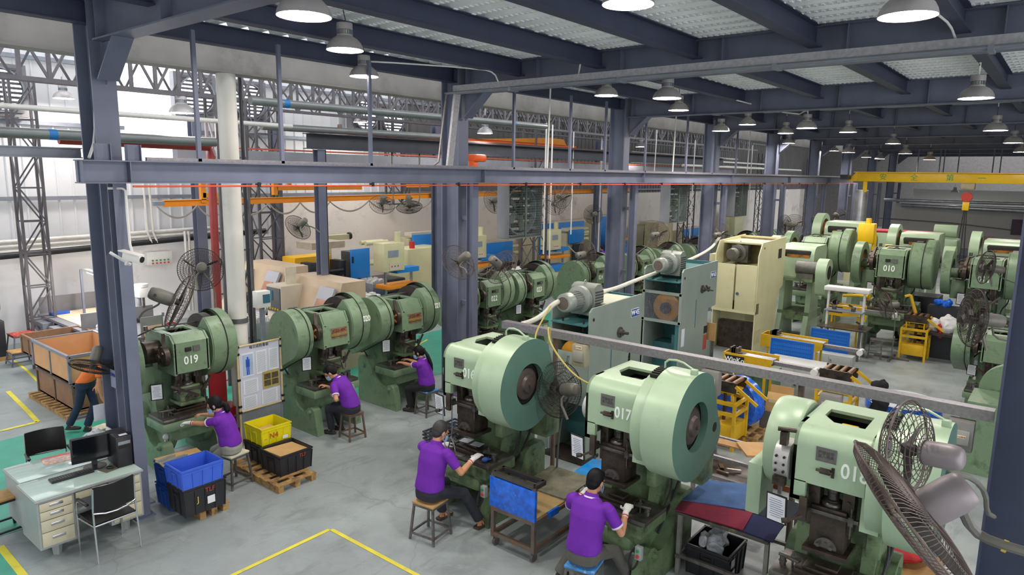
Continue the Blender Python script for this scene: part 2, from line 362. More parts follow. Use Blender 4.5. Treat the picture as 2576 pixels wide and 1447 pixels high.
lamps = [(765, 42, 134, 'largest high-bay lamp, cut by the top edge above the near left column side'), (868, 127, 91, 'high-bay lamp hanging between the largest left lamp and the smaller one beside the white conduit'),
 (916, 193, 71, 'high-bay lamp third in the left string, directly under the bent conduit'), (1580, 12, 129, 'large lit lamp cut off by the top edge in the middle'),
 (1525, 241, 58, 'lamp just under the cable tray, upper of the stacked pair left of the third column'), (1519, 280, 39, 'lower lamp of the stacked pair left of the third column'),
 (1678, 248, 70, 'lamp on a rusty hook below the cable tray right of the third column'), (1707, 278, 50, 'smaller lamp half behind the hooked lamp under the tray'),
 (2283, 42, 136, 'large lit lamp at the top right corner of the ceiling'), (2455, 248, 78, 'lamp on a white drop pipe near the right edge under the purlin'),
 (1813, 330, 42, 'small lamp beside the top of the fourth column, left one'), (1880, 314, 41, 'small lamp right of the fourth column, under the girder'),
 (1976, 336, 38, 'small lamp hanging left of the bent conduit lamp'), (2029, 323, 48, 'lamp at the end of a long bent white conduit'), (1984, 361, 30, 'tiny lamp just below the one left of the conduit lamp'),
 (2133, 333, 40, 'small lamp two places right of the bent conduit lamp'), (2246, 362, 34, 'small lamp above the left part of the yellow crane'), (2504, 329, 52, 'lamp near the right edge, below the drop pipe lamp'),
 (2549, 360, 42, 'lamp touching the right edge, middle of its column'), (2568, 383, 32, 'lamp cut by the right edge, lowest'), (2096, 380, 25, 'far lamp left of the yellow crane end'), (2134, 384, 30, 'far lamp right above the yellow crane end'),
 (2179, 396, 23, 'far lamp third from the yellow crane end'), (2213, 400, 23, 'far lamp fourth along the yellow crane'), (2277, 387, 30, 'far lamp above the green sign mark of the yellow crane'),
 (2338, 402, 27, 'far lamp above the middle of the yellow crane'), (2402, 484, 18, 'tiny lit lamp below the yellow crane beam'), (160, 248, 47, 'unlit looking hall lamp before the white corrugated wall at far left'),
 (458, 285, 60, 'hall lamp in front of the left exhaust fan'), (797, 296, 32, 'small hall lamp above the dark hall beam'), (907, 308, 34, 'hall lamp in front of the second exhaust fan'), (1220, 336, 39, 'hall lamp in front of the orange crane girder'), (1612, 370, 26, 'small hall lamp right of the third column')]
l0 = None
LP = []
for px, py, wd, lb in lamps:
    p = at(px, py, CAM_F*LW/wd); LP.append(p)
    if l0 is None: l0 = make_lamp(); l0.location = p; l0['label'] = lb; l0['group'] = 'round high-bay pendant lamps'; q_ = l0
    else: q_ = dup(l0, p, 0, lb)
    top = 6.50 if p[1] < 9.9 else (9.2 if p[1] > 14.8 else 6.4)
    for c in COL.objects:
        if c.parent == q_ and c.name.startswith('hanging_rod'): c.scale = (1, 1, max(.05, top-p[2]-.52))
# ================================================================ STAMPING PRESSES
GA = mat('press_green_old', '#72896b', .42, .05, .14, 4, '#3a4632', .75, .1, dscale=4, dlo=.52)
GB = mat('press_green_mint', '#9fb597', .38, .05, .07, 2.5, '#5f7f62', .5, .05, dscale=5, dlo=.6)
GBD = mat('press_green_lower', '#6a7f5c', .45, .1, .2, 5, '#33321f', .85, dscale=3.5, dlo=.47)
GFACE = mat('guard_face_teal', '#54766a', .35, .1, .08, 3, '#6b8a76', .4, dscale=2, dlo=.55)
OILY = mat('oily_steel', '#4a4038', .38, .6, .3, 8, '#1f1a15', .7, .1, dscale=6)
DSTEEL = mat('machined_steel', '#6b6762', .32, .75, .2, 10, '#37322c', .7, dscale=8, dlo=.5)
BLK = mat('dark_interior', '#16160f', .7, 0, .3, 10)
IRON = mat('flywheel_iron', '#38302c', .5, .5, .2, 12)
SPOKE = mat('wheel_orange', '#a86a24', .5, .2, .25, 8, '#3a2a18', .7, dscale=6, dlo=.5)
PAPER = mat('paper', '#d9dce2', .8, 0, .04, 8)
NUMW = mat('number_white', '#e8efe6', .6, 0, .05, 9)
PLATE = mat('name_plate_grey', '#6f6d68', .45, .5, .15, 20)
REDTX = mat('plate_red', '#6e2b26', .6)
YELTX = mat('plate_yellow', '#c49a2a', .6)
YELB = mat('button_yellow', '#d8b53a', .5)
REDB = mat('button_red', '#c03a28', .5); GRNB = mat('button_green', '#2f8a56', .5)
CABLE = mat('cable_dark', '#2a2828', .6)
def circ(cy, cz, r, a0, a1, n=32, ry=None):
    return [(cy+r*math.cos(R(a0+(a1-a0)*i/n)), cz+(ry or r)*math.sin(R(a0+(a1-a0)*i/n))) for i in range(n+1)]
def sheet(name, parent, c, w, h, rot, frame=BLK, tilt=0):
    f = mk('document_frame', MB().box((0, 0, 0), (w+.03, .012, h+.03), ch=.004), frame, parent, loc=c, rot=rot)
    mk('paper_sheet', MB().box((0, -.008, 0), (w, .003, h)), PAPER, f)
    b = MB(); z = h*.36
    while z > -h*.4: b.box((random.uniform(-.01, .01), -.0105, z), (w*random.uniform(.55, .8), .001, h*.02)); z -= h*.085
    mk('printed_lines', b, mat('ink', '#6b7078', .8), f)
def foot(b, x0, x1, L=1.12, H=.92, bolt=1):
    prof = [(0, 0), (.05, .30), (.09, .44), (.16, .49), (.25, .47), (.33, .39), (.42, .37), (.55, .42), (.68, .60), (.75, .78), (.80, H-.04), (.88, H), (L-.06, H), (L, H-.1), (L, 0)]
    b.prism(prof, 'x', x0, x1)
    s = -1 if x0 < 0 else 1; xo = x0 if s < 0 else x1
    if bolt: b.cyl((xo-.002*s, .2, .40), (xo+.03*s, .2, .40), .035, n=12); b.cyl((xo, .2, .40), (xo+.055*s, .2, .40), .02, n=6)
    b.cyl((xo-.002*s, .95, .75), (xo+.03*s, .95, .75), .045, n=12)
def ram_set(t, x0, x1, yf, zt, zb, mint=False, die='low', zt_tab=.80):
    """slide, gibs, screw and die between the head and the table"""
    xc = (x0+x1)/2
    for x in (x0+.05, x1-.05):
        b = MB(); b.bb(x-.05, x+.05, yf+.06, yf+.2, zb+.18, zt+.1, .005)
        for z in (zt-.02, zt-.14, zt-.26): b.cyl((x, yf+.045, z), (x, yf+.07, z), .02, n=10)
        mk('slide_guide', b, OILY, t)
    b = MB(); b.lathe([(.07, 0), (.07, .03), (.05, .04), (.05, .10), (.062, .11), (.062, .16), (.04, .17), (.04, .28)], (xc, yf+.14, zt-.2), n=18); b.ball((xc, yf+.14, zt-.21), (.1, .1, .05)); b.bb(xc-.1, xc+.1, yf+.07, yf+.16, zt-.05, zt+.02, .01)
    for s in (-1, 1): b.cyl((xc+.06*s, yf+.04, zt-.015), (xc+.06*s, yf+.08, zt-.015), .016, n=6)
    mk('adjusting_screw', b, DSTEEL, t)
    b = MB(); b.bb(xc-.15, xc+.15, yf+.02, yf+.3, zb, zt-.22, .012); b.bb(xc-.19, xc+.19, yf-.03, yf+.32, zb-.045, zb, .004)
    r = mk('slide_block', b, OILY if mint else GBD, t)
    b = MB(); b.prism([(xc+p[0]-0, p[1]) for p in circ(0, zb+.03, .095, 0, 180, 14)], 'y', yf-.0, yf+.025)
    for s in (-1, 1): b.cyl((xc+.055*s, yf-.05, zb+.06), (xc+.055*s, yf+.01, zb+.06), .017, n=8)
    b.cyl((xc, yf-.008, zb+.075), (xc, yf+.01, zb+.075), .012, n=8)
    mk('tool_clamp', b, DSTEEL, r)
    b = MB(); b.bb(x0-.06, x1+.06, yf-.02, yf+.02, zt-.28, zt-.245, .004)
    for s, x in ((-1, x0), (1, x1)): b.cyl((x, yf-.03, zt-.42), (x, yf-.03, zt-.14), .007, n=6); b.bb(x-.02, x+.02, yf-.04, yf+.02, zt-.3, zt-.22)
    mk('knock_out_bar', b, DSTEEL, t)
    # die set and clamps on the bolster
    b = MB(); b.bb(xc-.46, xc+.46, yf-.05, yf+.46, zt_tab, zt_tab+.05, .006)
    for x in (-.28, 0, .28): b.bb(xc+x-.012, xc+x+.012, yf-.052, yf+.4, zt_tab+.045, zt_tab+.052)
    bo = mk('bolster_plate', b, DSTEEL, t)
    z = zt_tab+.05
    b = MB(); b.bb(xc-.26, xc+.26, yf+.05, yf+.33, z, z+.05, .004); b.bb(xc-.2, xc+.2, yf+.08, yf+.3, z+.05, z+.085, .01)
    b.bb(xc-.1, xc+.1, yf+.12, yf+.26, z+.085, z+.12, .01)
    mk('die_set', b, OILY, bo)
    for s in (-1, 1):
        b = MB(); x = xc+s*.33
        b.box((x, yf+.14, z+.09), (.2, .06, .028), rot=(0, 0, R(12*s)), ch=.004); b.cyl((x+.06*s, yf+.14, z), (x+.06*s, yf+.14, z+.085), .03, n=12); b.cyl((x+.06*s, yf+.14, z+.03), (x+.06*s, yf+.14, z+.045), .038, n=12)
        b.cyl((x-.03*s, yf+.14, z), (x-.03*s, yf+.14, z+.16), .011, n=8); b.cyl((x-.03*s, yf+.14, z+.105), (x-.03*s, yf+.14, z+.125), .022, n=6)
        mk('die_clamp', b, DSTEEL, bo)
def ctrl_box(t, x, y, z):
    c = mk('button_box', MB().box((0, 0, 0), (.075, .06, .15), ch=.006), mat('box_grey', '#a7a9a8', .4, .3, .08), t, loc=(x, y, z))
    mk('start_button', MB().cyl((0, -.028, .035), (0, -.048, .035), .018, n=12), GRNB, c); mk('stop_button', MB().cyl((0, -.028, -.03), (0, -.048, -.03), .018, n=12), REDB, c)
    mk('cable', MB().tube([(0, 0, -.07), (-.02, -.02, -.16), (-.09, -.01, -.24), (-.14, .03, -.16), (-.12, .08, -.02), (0, .15, .02)], .012, 6, smooth=2), CABLE, c)
def press_A(name, label, loc, rz, num=None, plate=False, box=False, gear=True, group='green presses in the worker row'):
    t = T(name, label, 'press', loc, rz, group)
    for s in (-1, 1):
        b = MB(); foot(b, *( (-.47, -.33) if s < 0 else (.33, .47))); mk('foot', b, GA, t)
    # C frame
    b = MB(); fr = [(.30, .30), (.10, .56), (.08, .80), (.52, .80), (.56, 1.0), (.56, 1.6), (1.02, 1.6), (1.04, .55), (.9, .22), (.5, .2)]
    b.prism(fr, 'x', -.34, -.22); b.prism(fr, 'x', .22, .34); b.bb(-.23, .23, .60, 1.0, .3, 1.6); b.bb(-.48, .48, .04, .60, .66, .795, .02); b.bb(-.3, .3, .12, .55, .46, .68, .05)
    mk('frame', b, GA, t)
    # head with an open top
    ft = (.02, 1.98) if box else (.05, 1.93)
    hp = [(.02, 1.50), ft, (.14, 2.09), (.80, 2.09), (.92, 1.95), (.92, 1.50)]
    b = MB()
    b.prism(hp[:], 'x', -.27, -.23); b.prism(hp[:], 'x', .23, .27)
    b.prism([(.02, 1.52), (.05, 1.52), (.055, ft[1]), (.15, 2.06), (.30, 2.06), (.30, 2.09), (.14, 2.09), ft], 'x', -.25, .25)
    b.prism([(.92, 1.5), (.92, 1.95), (.80, 2.09), (.62, 2.09), (.62, 2.06), (.78, 2.06), (.89, 1.94), (.89, 1.5)], 'x', -.25, .25)
    b.bb(-.25, -.16, .3, .62, 2.06, 2.09); b.bb(.17, .25, .3, .62, 2.06, 2.09)
    b.bb(-.25, .25, .05, .9, 1.52, 1.6)
    h = mk('head', b, GA, t)
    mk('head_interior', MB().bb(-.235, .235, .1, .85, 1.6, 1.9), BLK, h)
    b = MB(); b.tube([(-.1, .4, 1.95), (-.05, .4, 2.1), (.05, .45, 2.12), (.1, .5, 1.95)], .01, 6, smooth=2); b.cyl((-.3, .46, 1.92), (.3, .46, 1.92), .05); mk('crankshaft', b, OILY, h)
    # flywheel (right) with guard
    cy, cz = .52, 1.80
    b = MB(); b.lathe([(.40, 0), (.475, 0), (.475, .12), (.40, .12)], (.37, cy, cz), (1, 0, 0), 40); b.cyl((.38, cy, cz), (.52, cy, cz), .09)
    fw = mk('flywheel', b, IRON, t)
    b = MB()
    for k in range(5):
        a = R(72*k+20); b.beam((.46, cy+.06*math.cos(a), cz+.06*math.sin(a)), (.46, cy+.41*math.cos(a), cz+.41*math.sin(a)), .05, .07, up=(1, 0, 0))
    mk('spoke', b, SPOKE, fw, label='orange brown wheel spokes')
    b = MB()
    pr = [(.515, 0), (.515, .17), (.49, .19), (.02, .19), (.02, .17), (.47, .17), (.495, .155), (.495, 0)]
    b.lathe(pr, (.55, cy, cz), (1, 0, 0), 48, caps=False)
    g = mk('flywheel_guard', b, GA, t)
    b = MB(); seg = circ(cy, cz, .515, 118, 330, 36)
    b.prism(seg, 'x', .32, .345); inner = circ(cy, cz, .50, 118, 330, 36)
    b.strip([(.33, p[0], p[1]) for p in seg], [(.58, p[0], p[1]) for p in seg])
    mk('guard_plate', b, GA, g)
    b = MB(); b.tube([(.56, p[0], p[1]) for p in circ(cy, cz, .521, 30, 330, 50)], .008, 6); mk('guard_seam', b, BLK, g)
    # gear cover (left)
    if gear:
        tp = circ(.50, 1.74, .44, 28, 232, 36)+circ(.98, 1.22, .2, 232, 388, 14)
        b = MB(); b.prism(tp, 'x', -.74, -.44); mk('gear_cover', b, GA, t)
        tp2 = circ(.50, 1.74, .448, 28, 232, 36)+circ(.98, 1.22, .208, 232, 388, 14)
        mk('cover_seam', MB().tube([(-.52, p[0], p[1]) for p in tp2], .007, 6, closed=True), BLK, t)
    else:
        b = MB(); b.lathe([(.30, 0), (.46, 0), (.46, .16), (.30, .16), (.30, 0)], (-.78, .6, 1.72), (1, 0, 0), 40, caps=False); wl = mk('gear_ring', b, GA, t)
        b = MB(); b.lathe([(.04, .1), (.31, .1), (.31, .03), (.28, .03), (.26, .08), (.1, .05), (.1, 0), (.04, 0)], (-.78, .6, 1.72), (1, 0, 0), 32); mk('gear_wheel', b, SPOKE, t, label='yellow brown painted wheel')
        mk('wheel_hub', MB().lathe([(.075, 0), (.075, .06), (.05, .08), (.05, .12)], (-.82, .6, 1.72), (1, 0, 0), 16), OILY, t)
        b = MB(); b.cyl((-.66, .6, 1.72), (-.4, .6, 1.72), .1); b.bb(-.62, -.36, .45, .8, 1.2, 1.6, .03); mk('shaft_housing', b, GA, t)
    mk('neck', MB().cyl((-.5, .5, 1.8), (-.25, .5, 1.8), .17, n=20), OILY, t)
    b = MB(); b.lathe([(.04, -.03), (.13, 0), (.15, 0), (.15, .07), (.13, .07), (.04, .05)], (-.40, .12, 1.80), (1, 0, 0), 24); br = mk('brake_drum', b, OILY, t)
    b = MB()
    for k in range(5):
        a = R(72*k); b.beam((-.42, .12, 1.8), (-.42, .12+.12*math.cos(a), 1.8+.12*math.sin(a)), .03, .02, up=(1, 0, 0))
    b.cyl((-.46, .12, 1.8), (-.36, .12, 1.8), .045); mk('brake_spoke', b, SPOKE if not box else OILY, br)
    mk('brake_lever', MB().beam((-.37, .08, 1.9), (-.33, .18, 2.12), .05, .04), OILY, br)
    # ram
    ram_set(t, -.20, .20, .10, 1.5, 1.05)
    b = MB(); b.cyl((-.1, .18, 1.4), (-.1, .18, 1.55), .03); b.cyl((.1, .18, 1.4), (.1, .18, 1.55), .03); b.beam((-.32, .05, 1.35), (.05, -.02, 1.15), .03, .03); b.beam((.28, .05, 1.38), (.1, 0, 1.2), .025, .03); mk('linkage', b, OILY, t)
    b = MB(); b.box((.22, -.02, .70), (.16, .08, .14), rot=(R(-25), 0, 0), ch=.01); mk('switch_panel', b, GA, t)
    mk('push_button', MB().cyl((.2, -.055, .72), (.2, -.085, .735), .025), YELB, t)
    sheet('doc', t, (-.40, .35, 1.22), .14, .22, (0, 0, R(-20)))
    b = MB(); b.tube([(-.34, .9, .8), (-.55, .95, 1.2), (-.34, 1.0, 1.5)], .015, 6, smooth=2); b.tube([(.36, .8, 1.4), (.40, .6, 1.2), (.3, .3, 1.1), (.3, .25, .85)], .012, 6, smooth=2); mk('air_hose', b, CABLE, t)
    b = MB(); b.tube([(-.55, 1.0, 1.7), (-.55, .85, 1.95), (-.2, .7, 2.12), (.4, .6, 2.13)], .012, 6); b.cyl((-.35, .7, 2.09), (-.35, .7, 2.16), .03); mk('oil_pipe', b, DSTEEL, t)
    b = MB(); b.bb(-.25, .25, 1.02, 1.3, .5, .75, .03); b.cyl((-.3, 1.2, 1.15), (.25, 1.2, 1.15), .15, n=20); b.bb(-.2, .2, 1.0, 1.2, .95, 1.15); mk('drive_motor', b, GA, t)
    if plate:
        p = mk('name_plate', MB().box((0, 0, 0), (.33, .008, .19)), PLATE if box else mat('plate_tan', '#8a7456', .5, .3, .3, 12), t, loc=(.06, .03, 1.74))
        text('plate_text', 'JC23-40C', .075, REDTX, p, (0, -.006, .045), (R(90), 0, 0), bold=.002); text('plate_text', 'PRECISION MACHINE PLANT', .028, YELTX, p, (0, -.006, -.02), (R(90), 0, 0)); text('plate_text', 'HANGZHOU WITH CONCORD MACHINE CO. LTD.', .014, BLK, p, (0, -.006, -.06), (R(90), 0, 0))
    if num:
        if box:
            text('machine_number', num, .17, NUMW, t, (-.02, .012, 1.70), (R(90), 0, 0), sx=.85, bold=.003)
            b = MB(); b.bb(.02, .12, .0, .02, 1.83, 1.91); mk('vent_plate', b, PLATE, t); mk('sight_glass', MB().bb(-.1, -.01, -.005, .02, 1.84, 1.9, .005), BLK, t)
        else: text('machine_number', num, .14, NUMW, t, (.645, cy-.505, cz+.1), (R(84), 0, 0), sx=.8, bold=.003, ext=.006)
    b = MB()
    for x in (-.24, .24):
        for z in (1.55, 1.9): b.cyl((x, .0, z), (x, .025, z), .01, n=6)
    mk('bolt', b, OILY, h)
    return t
def press_B(name, label, loc, rz, num, left=0, group='mint green presses of the near row', rear=False, numx=.2, nsz=.17):
    t = T(name, label, 'press', loc, rz, group)
    for s in (-1, 1):
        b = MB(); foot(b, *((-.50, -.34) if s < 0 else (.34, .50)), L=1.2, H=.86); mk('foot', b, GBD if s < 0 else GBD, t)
    b = MB(); fr = [(.30, .25), (.10, .50), (.02, .60), (.0, .76), (.52, .76), (.56, .95), (.56, 1.75), (1.12, 1.75), (1.15, .55), (.95, .2), (.5, .2)]
    b.prism(fr, 'x', -.36, -.24); b.prism(fr, 'x', .24, .36); b.bb(-.25, .25, .65, 1.1, .3, 1.75); b.bb(-.45, .45, .0, .6, .64, .785, .012); b.bb(-.32, .32, .02, .55, .42, .65, .06)
    b.bb(.30, .42, .35, .62, 1.1, 1.4, .01)
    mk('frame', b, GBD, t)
    b = MB(); x0, x1 = -.30, .34; zt = 2.30
    rc = circ(.17, zt-.17, .17, 180, 90, 8)   # rolled front top edge
    outer = [(.0, 1.80)]+rc+[(.98, zt), (1.1, zt-.12), (1.1, 1.75)]
    # sides
    b.prism(outer, 'x', x0, x0+.03); b.prism(outer, 'x', x1-.03, x1)
    fr_in = [(.03, 1.80)]+circ(.17, zt-.17, .14, 180, 90, 8)+[(.34, zt-.03), (.34, zt)]+rc[::-1]+[(0, 1.80)]
    b.prism(fr_in, 'x', x0, x1)
    b.bb(x0, x1, .72, .98, zt-.03, zt); b.prism([(.98, zt), (1.1, zt-.12), (1.1, 1.75), (1.07, 1.75), (1.07, zt-.12), (.97, zt-.03)], 'x', x0, x1)
    b.bb(x0, x0+.12, .34, .72, zt-.03, zt); b.bb(x1-.14, x1, .34, .72, zt-.03, zt); b.prism([(x0+.12, .34), (x0+.24, .34), (x0+.12, .5)], 'z', zt-.03, zt)
    # front skirts leave the ram bay open
    b.bb(x0, x0+.13, 0, .05, 1.62, 1.81); b.prism([(x0, 1.63), (x0+.13, 1.58), (x0+.13, 1.66), (x0, 1.66)], 'y', 0, .05); b.bb(x0, x0+.03, 0, .6, 1.62, 1.82)
    b.bb(x1-.05, x1+.10, .03, .9, 1.48, 1.85)
    h = mk('head', b, GB, t)
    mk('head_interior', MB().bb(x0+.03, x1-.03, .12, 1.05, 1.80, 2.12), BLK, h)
    b = MB(); b.cyl((x0+.05, .5, 2.12), (x1-.05, .5, 2.12), .06); b.bb(-.05, .1, .42, .62, 2.08, 2.22, .01); mk('crank_bearing', b, YELB if num == '018' else OILY, h)
    p = mk('name_plate', MB().box((0, 0, 0), (.17, .006, .13)), PLATE, t, loc=(-.02, -.003, 2.10)); text('plate_text', '严禁双手\n进入模具', .034, mat('plate_ink', '#4c4a48', .6), p, (0, -.004, 0), (R(90), 0, 0))
    b = MB(); b.bb(-.06, .03, -.03, 0, 1.93, 1.98, .005); b.cyl((-.09, -.02, 1.955), (.05, -.02, 1.955), .012, n=8); b.bb(.035, .06, -.015, .0, 1.91, 2.0); mk('cam_switch', b, OILY, t)
    text('machine_number', num, nsz, NUMW, t, (numx, -.002, 1.99), (R(90), 0, 0), sx=.8, bold=.003)
    # flywheel guard: step ring, drum with rounded triangular outline
    cy, cz = .37, 1.91
    def tri(r, rr, yy=.80, zz=1.70): return circ(cy, cz, r, 52, 302, 44)+circ(yy, zz, rr, 302, 412, 12)
    b = MB(); b.prism(tri(.52, .18, .72), 'x', .34, .50); mk('guard_step', b, GB, t)
    b = MB(); o = tri(.58, .21); ins = circ(cy, cz, .27, 0, 360, 44)[:-1]; ho = circ(.84, 1.78, .055, 0, 360, 20)[:-1]
    x = .85
    b.strip([(.49, q[0], q[1]) for q in o], [(x, q[0], q[1]) for q in o]); n = len(o); vs = [b.bm.verts.new((.49, q[0], q[1])) for q in o]; b.bm.faces.new(vs)
    mk('flywheel_guard', b, GB, t)
    # outer face with hub opening: build as ring of quads
    b = MB(); m_ = 88; P_ = []
    def onpoly(a):
        d = (math.cos(a), math.sin(a)); best = .3
        for i in range(len(o)):
            (y1, z1), (y2, z2) = o[i], o[(i+1) % len(o)]; y1 -= cy; y2 -= cy; z1 -= cz; z2 -= cz
            dy, dz = y2-y1, z2-z1; det = d[0]*(-dz)+d[1]*dy
            if abs(det) < 1e-9: continue
            tt = (y1*(-dz)+z1*dy)/det; uu = (d[0]*z1-d[1]*y1)/det
            if tt > 0 and -1e-6 <= uu <= 1+1e-6: best = max(best, tt)
        return best
    A = [2*math.pi*i/m_ for i in range(m_)]
    vo = [(x, cy+onpoly(a)*math.cos(a), cz+onpoly(a)*math.sin(a)) for a in A]; vi = [(x, cy+.27*math.cos(a), cz+.27*math.sin(a)) for a in A]; vr = [(x-.08, cy+.27*math.cos(a), cz+.27*math.sin(a)) for a in A]
    b.strip(vo, vi); b.strip(vi, vr)
    mk('guard_face', b, GFACE, t, label='darker teal green outer face')
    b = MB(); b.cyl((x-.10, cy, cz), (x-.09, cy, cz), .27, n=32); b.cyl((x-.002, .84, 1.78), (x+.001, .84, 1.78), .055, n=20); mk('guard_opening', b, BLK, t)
    b = MB(); b.lathe([(.19, 0), (.2, .03), (.16, .05), (.12, .05), (.10, .08), (.03, .09), (.03, .11), (.001, .11)], (x-.09, cy, cz), (1, 0, 0), 36); mk('flywheel_hub', b, mat('hub_brown', '#5a4e4a', .45, .4, .1, 6), t)
    b = MB(); b.tube([(.45, cy, cz+.53), (.45, cy, cz+.66), (.62, cy, cz+.68), (.8, cy-.05, cz+.62)], .012, 6, smooth=1); b.bb(.77, .84, cy-.08, cy-.02, cz+.56, cz+.63, .01); mk('air_pipe', b, GB, t)
    b = MB()
    for k in range(13):
        a = R(55+4.5*k); b.box((.42, cy+.54*math.cos(a), cz+.54*math.sin(a)), (.1, .02, .05), rot=(a-R(90), 0, 0))
    mk('ring_gear', b, BLK, t)
    # belt guard box behind and electrics
    b = MB(); b.bb(.30, .7, .95, 1.25, 1.0, 1.55, .01); mk('rear_cover', b, GBD, t)
    if left:
        b = MB(); b.lathe([(.30, 0), (.42, .03), (.44, .08), (.44, .30), (.42, .33), (.001, .34)], (-.66, .60, 1.93), (1, 0, 0), 40); mk('gear_drum', b, GB, t)
        b = MB(); o2 = circ(.2, 1.93, .19, 120, 260, 16); b.prism([(q[0]-.06, q[1]) for q in o2]+[(.2, 1.74), (.2, 2.11)], 'x', -.46, -.33); bk = mk('brake_band', b, mat('band_white', '#b6b4b0', .4, .3, .12), t)
        b = MB()
        for z in (2.0, 1.93, 1.86, 1.8):
            for x_ in (-.43, -.36): b.cyl((x_, -.06, z), (x_, -.04, z), .012, n=8)
        mk('rivet', b, IRON, bk); b = MB(); b.bb(-.45, -.34, -.05, .02, 1.72, 1.80); b.bb(-.42, -.36, -.02, .06, 2.1, 2.22); b.cyl((-.45, 0, 2.24), (-.3, .05, 2.24), .02); mk('brake_bracket', b, OILY, bk)
        b = MB(); b.bb(-.80, -.66, .30, .7, 1.2, 1.72, .01); mk('side_cover', b, GB, t)
    else:
        b = MB(); b.lathe([(.14, 0), (.16, .02), (.16, .08), (.04, .1)], (-.42, .25, 1.9), (1, 0, 0), 24); mk('brake_drum', b, mat('band_white', '#b6b4b0', .4, .3, .12), t)
    ram_set(t, -.17, .22, .06, 1.80, 1.18, mint=True, zt_tab=.79)
    b = MB(); b.bb(-.2, -.13, -.06, -.02, 1.45, 1.68, .008); b.beam((-.16, -.05, 1.5), (-.3, -.1, 1.42), .02, .02); b.cyl((-.32, -.12, 1.43), (-.27, -.1, 1.44), .025, n=10); mk('side_lever', b, OILY, t)
    b = MB(); b.bb(-.28, .1, -.13, -.09, .60, .73, .02); mk('front_cover', b, GBD, t)
    ctrl_box(t, .46, -.04, .52)
    sheet('doc', t, (-.42, .05, 1.45), .17, .26, (R(5), 0, R(-8)), frame=BLK)
    b = MB(); b.tube([(.38, .9, 1.5), (.46, .95, 1.2), (.42, .9, .9), (.4, .5, .5)], .018, 6, smooth=2); b.tube([(.40, .7, 1.3), (.44, .75, 1.0), (.42, .6, .8)], .013, 6, smooth=2); mk('cable', b, CABLE, t)
    b = MB(); b.cyl((-.3, 1.28, 1.35), (.28, 1.28, 1.35), .16, n=20); b.bb(-.25, .25, 1.1, 1.35, 1.12, 1.2); mk('drive_motor', b, GBD, t)
    return t
p = press_A('stamping_press', 'green stamping press with white number 019 on its head, beside the near left column', (4.74, 9.93, 0), 0, '019', box=True, gear=False)
p = press_A('stamping_press', 'green stamping press with number 020 on its wheel guard, behind the seated man', (7.12, 9.62, 0), 0, '020', plate=True)
p = press_A('stamping_press', 'green stamping press with number 021 on its wheel guard, left of the second column', (8.86, 9.58, 0), 0, '021', plate=True)
p = press_A('stamping_press', 'green stamping press numbered 022 just right of the second column', (11.75, 10.0, 0), 0, '022', box=True)
p = press_A('stamping_press', 'green stamping press numbered 023 between the presses 022 and 024', (13.45, 10.0, 0), 0, '023', box=True)
p = press_A('stamping_press', 'green stamping press numbered 024 in front of the third column', (16.3, 10.0, 0), 0, '024', box=True)
p25 = press_A('stamping_press', 'green stamping press numbered 025 just right of the third column, behind the grey press', (18.9, 10.0, 0), 0, '025', box=True)
dup(p25, (20.9, 10.0, 0), 0, 'green press with open topped wheel guard, first beyond press 025'); dup(p25, (23.2, 10.0, 0), 0, 'small far green press second beyond press 025, left of the cream machine top')
dup(p25, (25.6, 10.0, 0), 0, 'distant green press right above the cream machine, nearest of three wheel guards'); dup(p25, (28.0, 10.0, 0), 0, 'distant green press above the cream machine, middle of three wheel guards'); dup(p25, (30.4, 10.0, 0), 0, 'distant green press above the cream machine, farthest of three wheel guards')
RB = R(-90)
press_B('stamping_press', 'large mint green press with its number cut off to 01, older man at it', (6.22, 5.87, 0), RB, '016', numx=.15)
press_B('stamping_press', 'large mint green stamping press numbered 017 behind the short haired man', (6.22, 3.66, 0), RB, '017', numx=.17)
press_B('stamping_press', 'large mint green stamping press numbered 018 behind the big fans at right', (6.22, 1.43, 0), RB, '018', left=1, numx=.22, nsz=.19)
# ================================================================ PEOPLE
SKIN = mat('skin', '#c08a68', .5, 0, .06, 20, spec=.35)
PURP = mat('purple_polo', '#6a2a9c', .75, 0, .10, 9, bump=.3, spec=.2)
NAVY = mat('navy_trousers', '#23252f', .8, 0, .15, 8, bump=.3)
BLACKT = mat('black_trousers', '#17171b', .8, 0, .15, 8)
GREYT = mat('grey_trousers', '#57544e', .85, 0, .15, 8, bump=.3)
HAIRB = mat('black_hair', '#08070a', .6, 0, .3, 60, spec=.25)
HAIRG = mat('greying_hair', '#2b2827', .6, 0, .5, 90)
WHITET = mat('white_trim', '#d8cfe4', .7)
GLOVE = mat('cotton_glove', '#d5d3cf', .9, 0, .06, 40, bump=.4)
MASKM = mat('surgical_mask', '#8db4d2', .8)
SHOE = mat('shoe_dark', '#2a2422', .6); SANDAL = mat('sandal_brown', '#4a342a', .6)
EYEM = mat('eye', '#15100e', .2, var=0)
class Body(MB):
    def cap(s, a, b, r1, r2, n=12):
        a, b = Vector(a), Vector(b); s.cyl(a, b, r1, r2, n); s.ball(a, r1, n, 8); s.ball(b, r2, n, 8); return s
    def loft(s, secs, n=20):
        vs = []
        for c, u, v, ru, rv in secs:
            for i in range(n):
                a = 2*math.pi*i/n; ca, sa = math.cos(a), math.sin(a); f = lambda t: math.copysign(abs(t)**.82, t)
                vs.append(Vector(c)+u*ru*f(ca)+v*rv*f(sa))
        k = len(secs); fs = [(j*n+i, j*n+(i+1) % n, (j+1)*n+(i+1) % n, (j+1)*n+i) for j in range(k-1) for i in range(n)]
        return s.add(vs, fs+[tuple(range(n))[::-1], tuple(range((k-1)*n, k*n))])
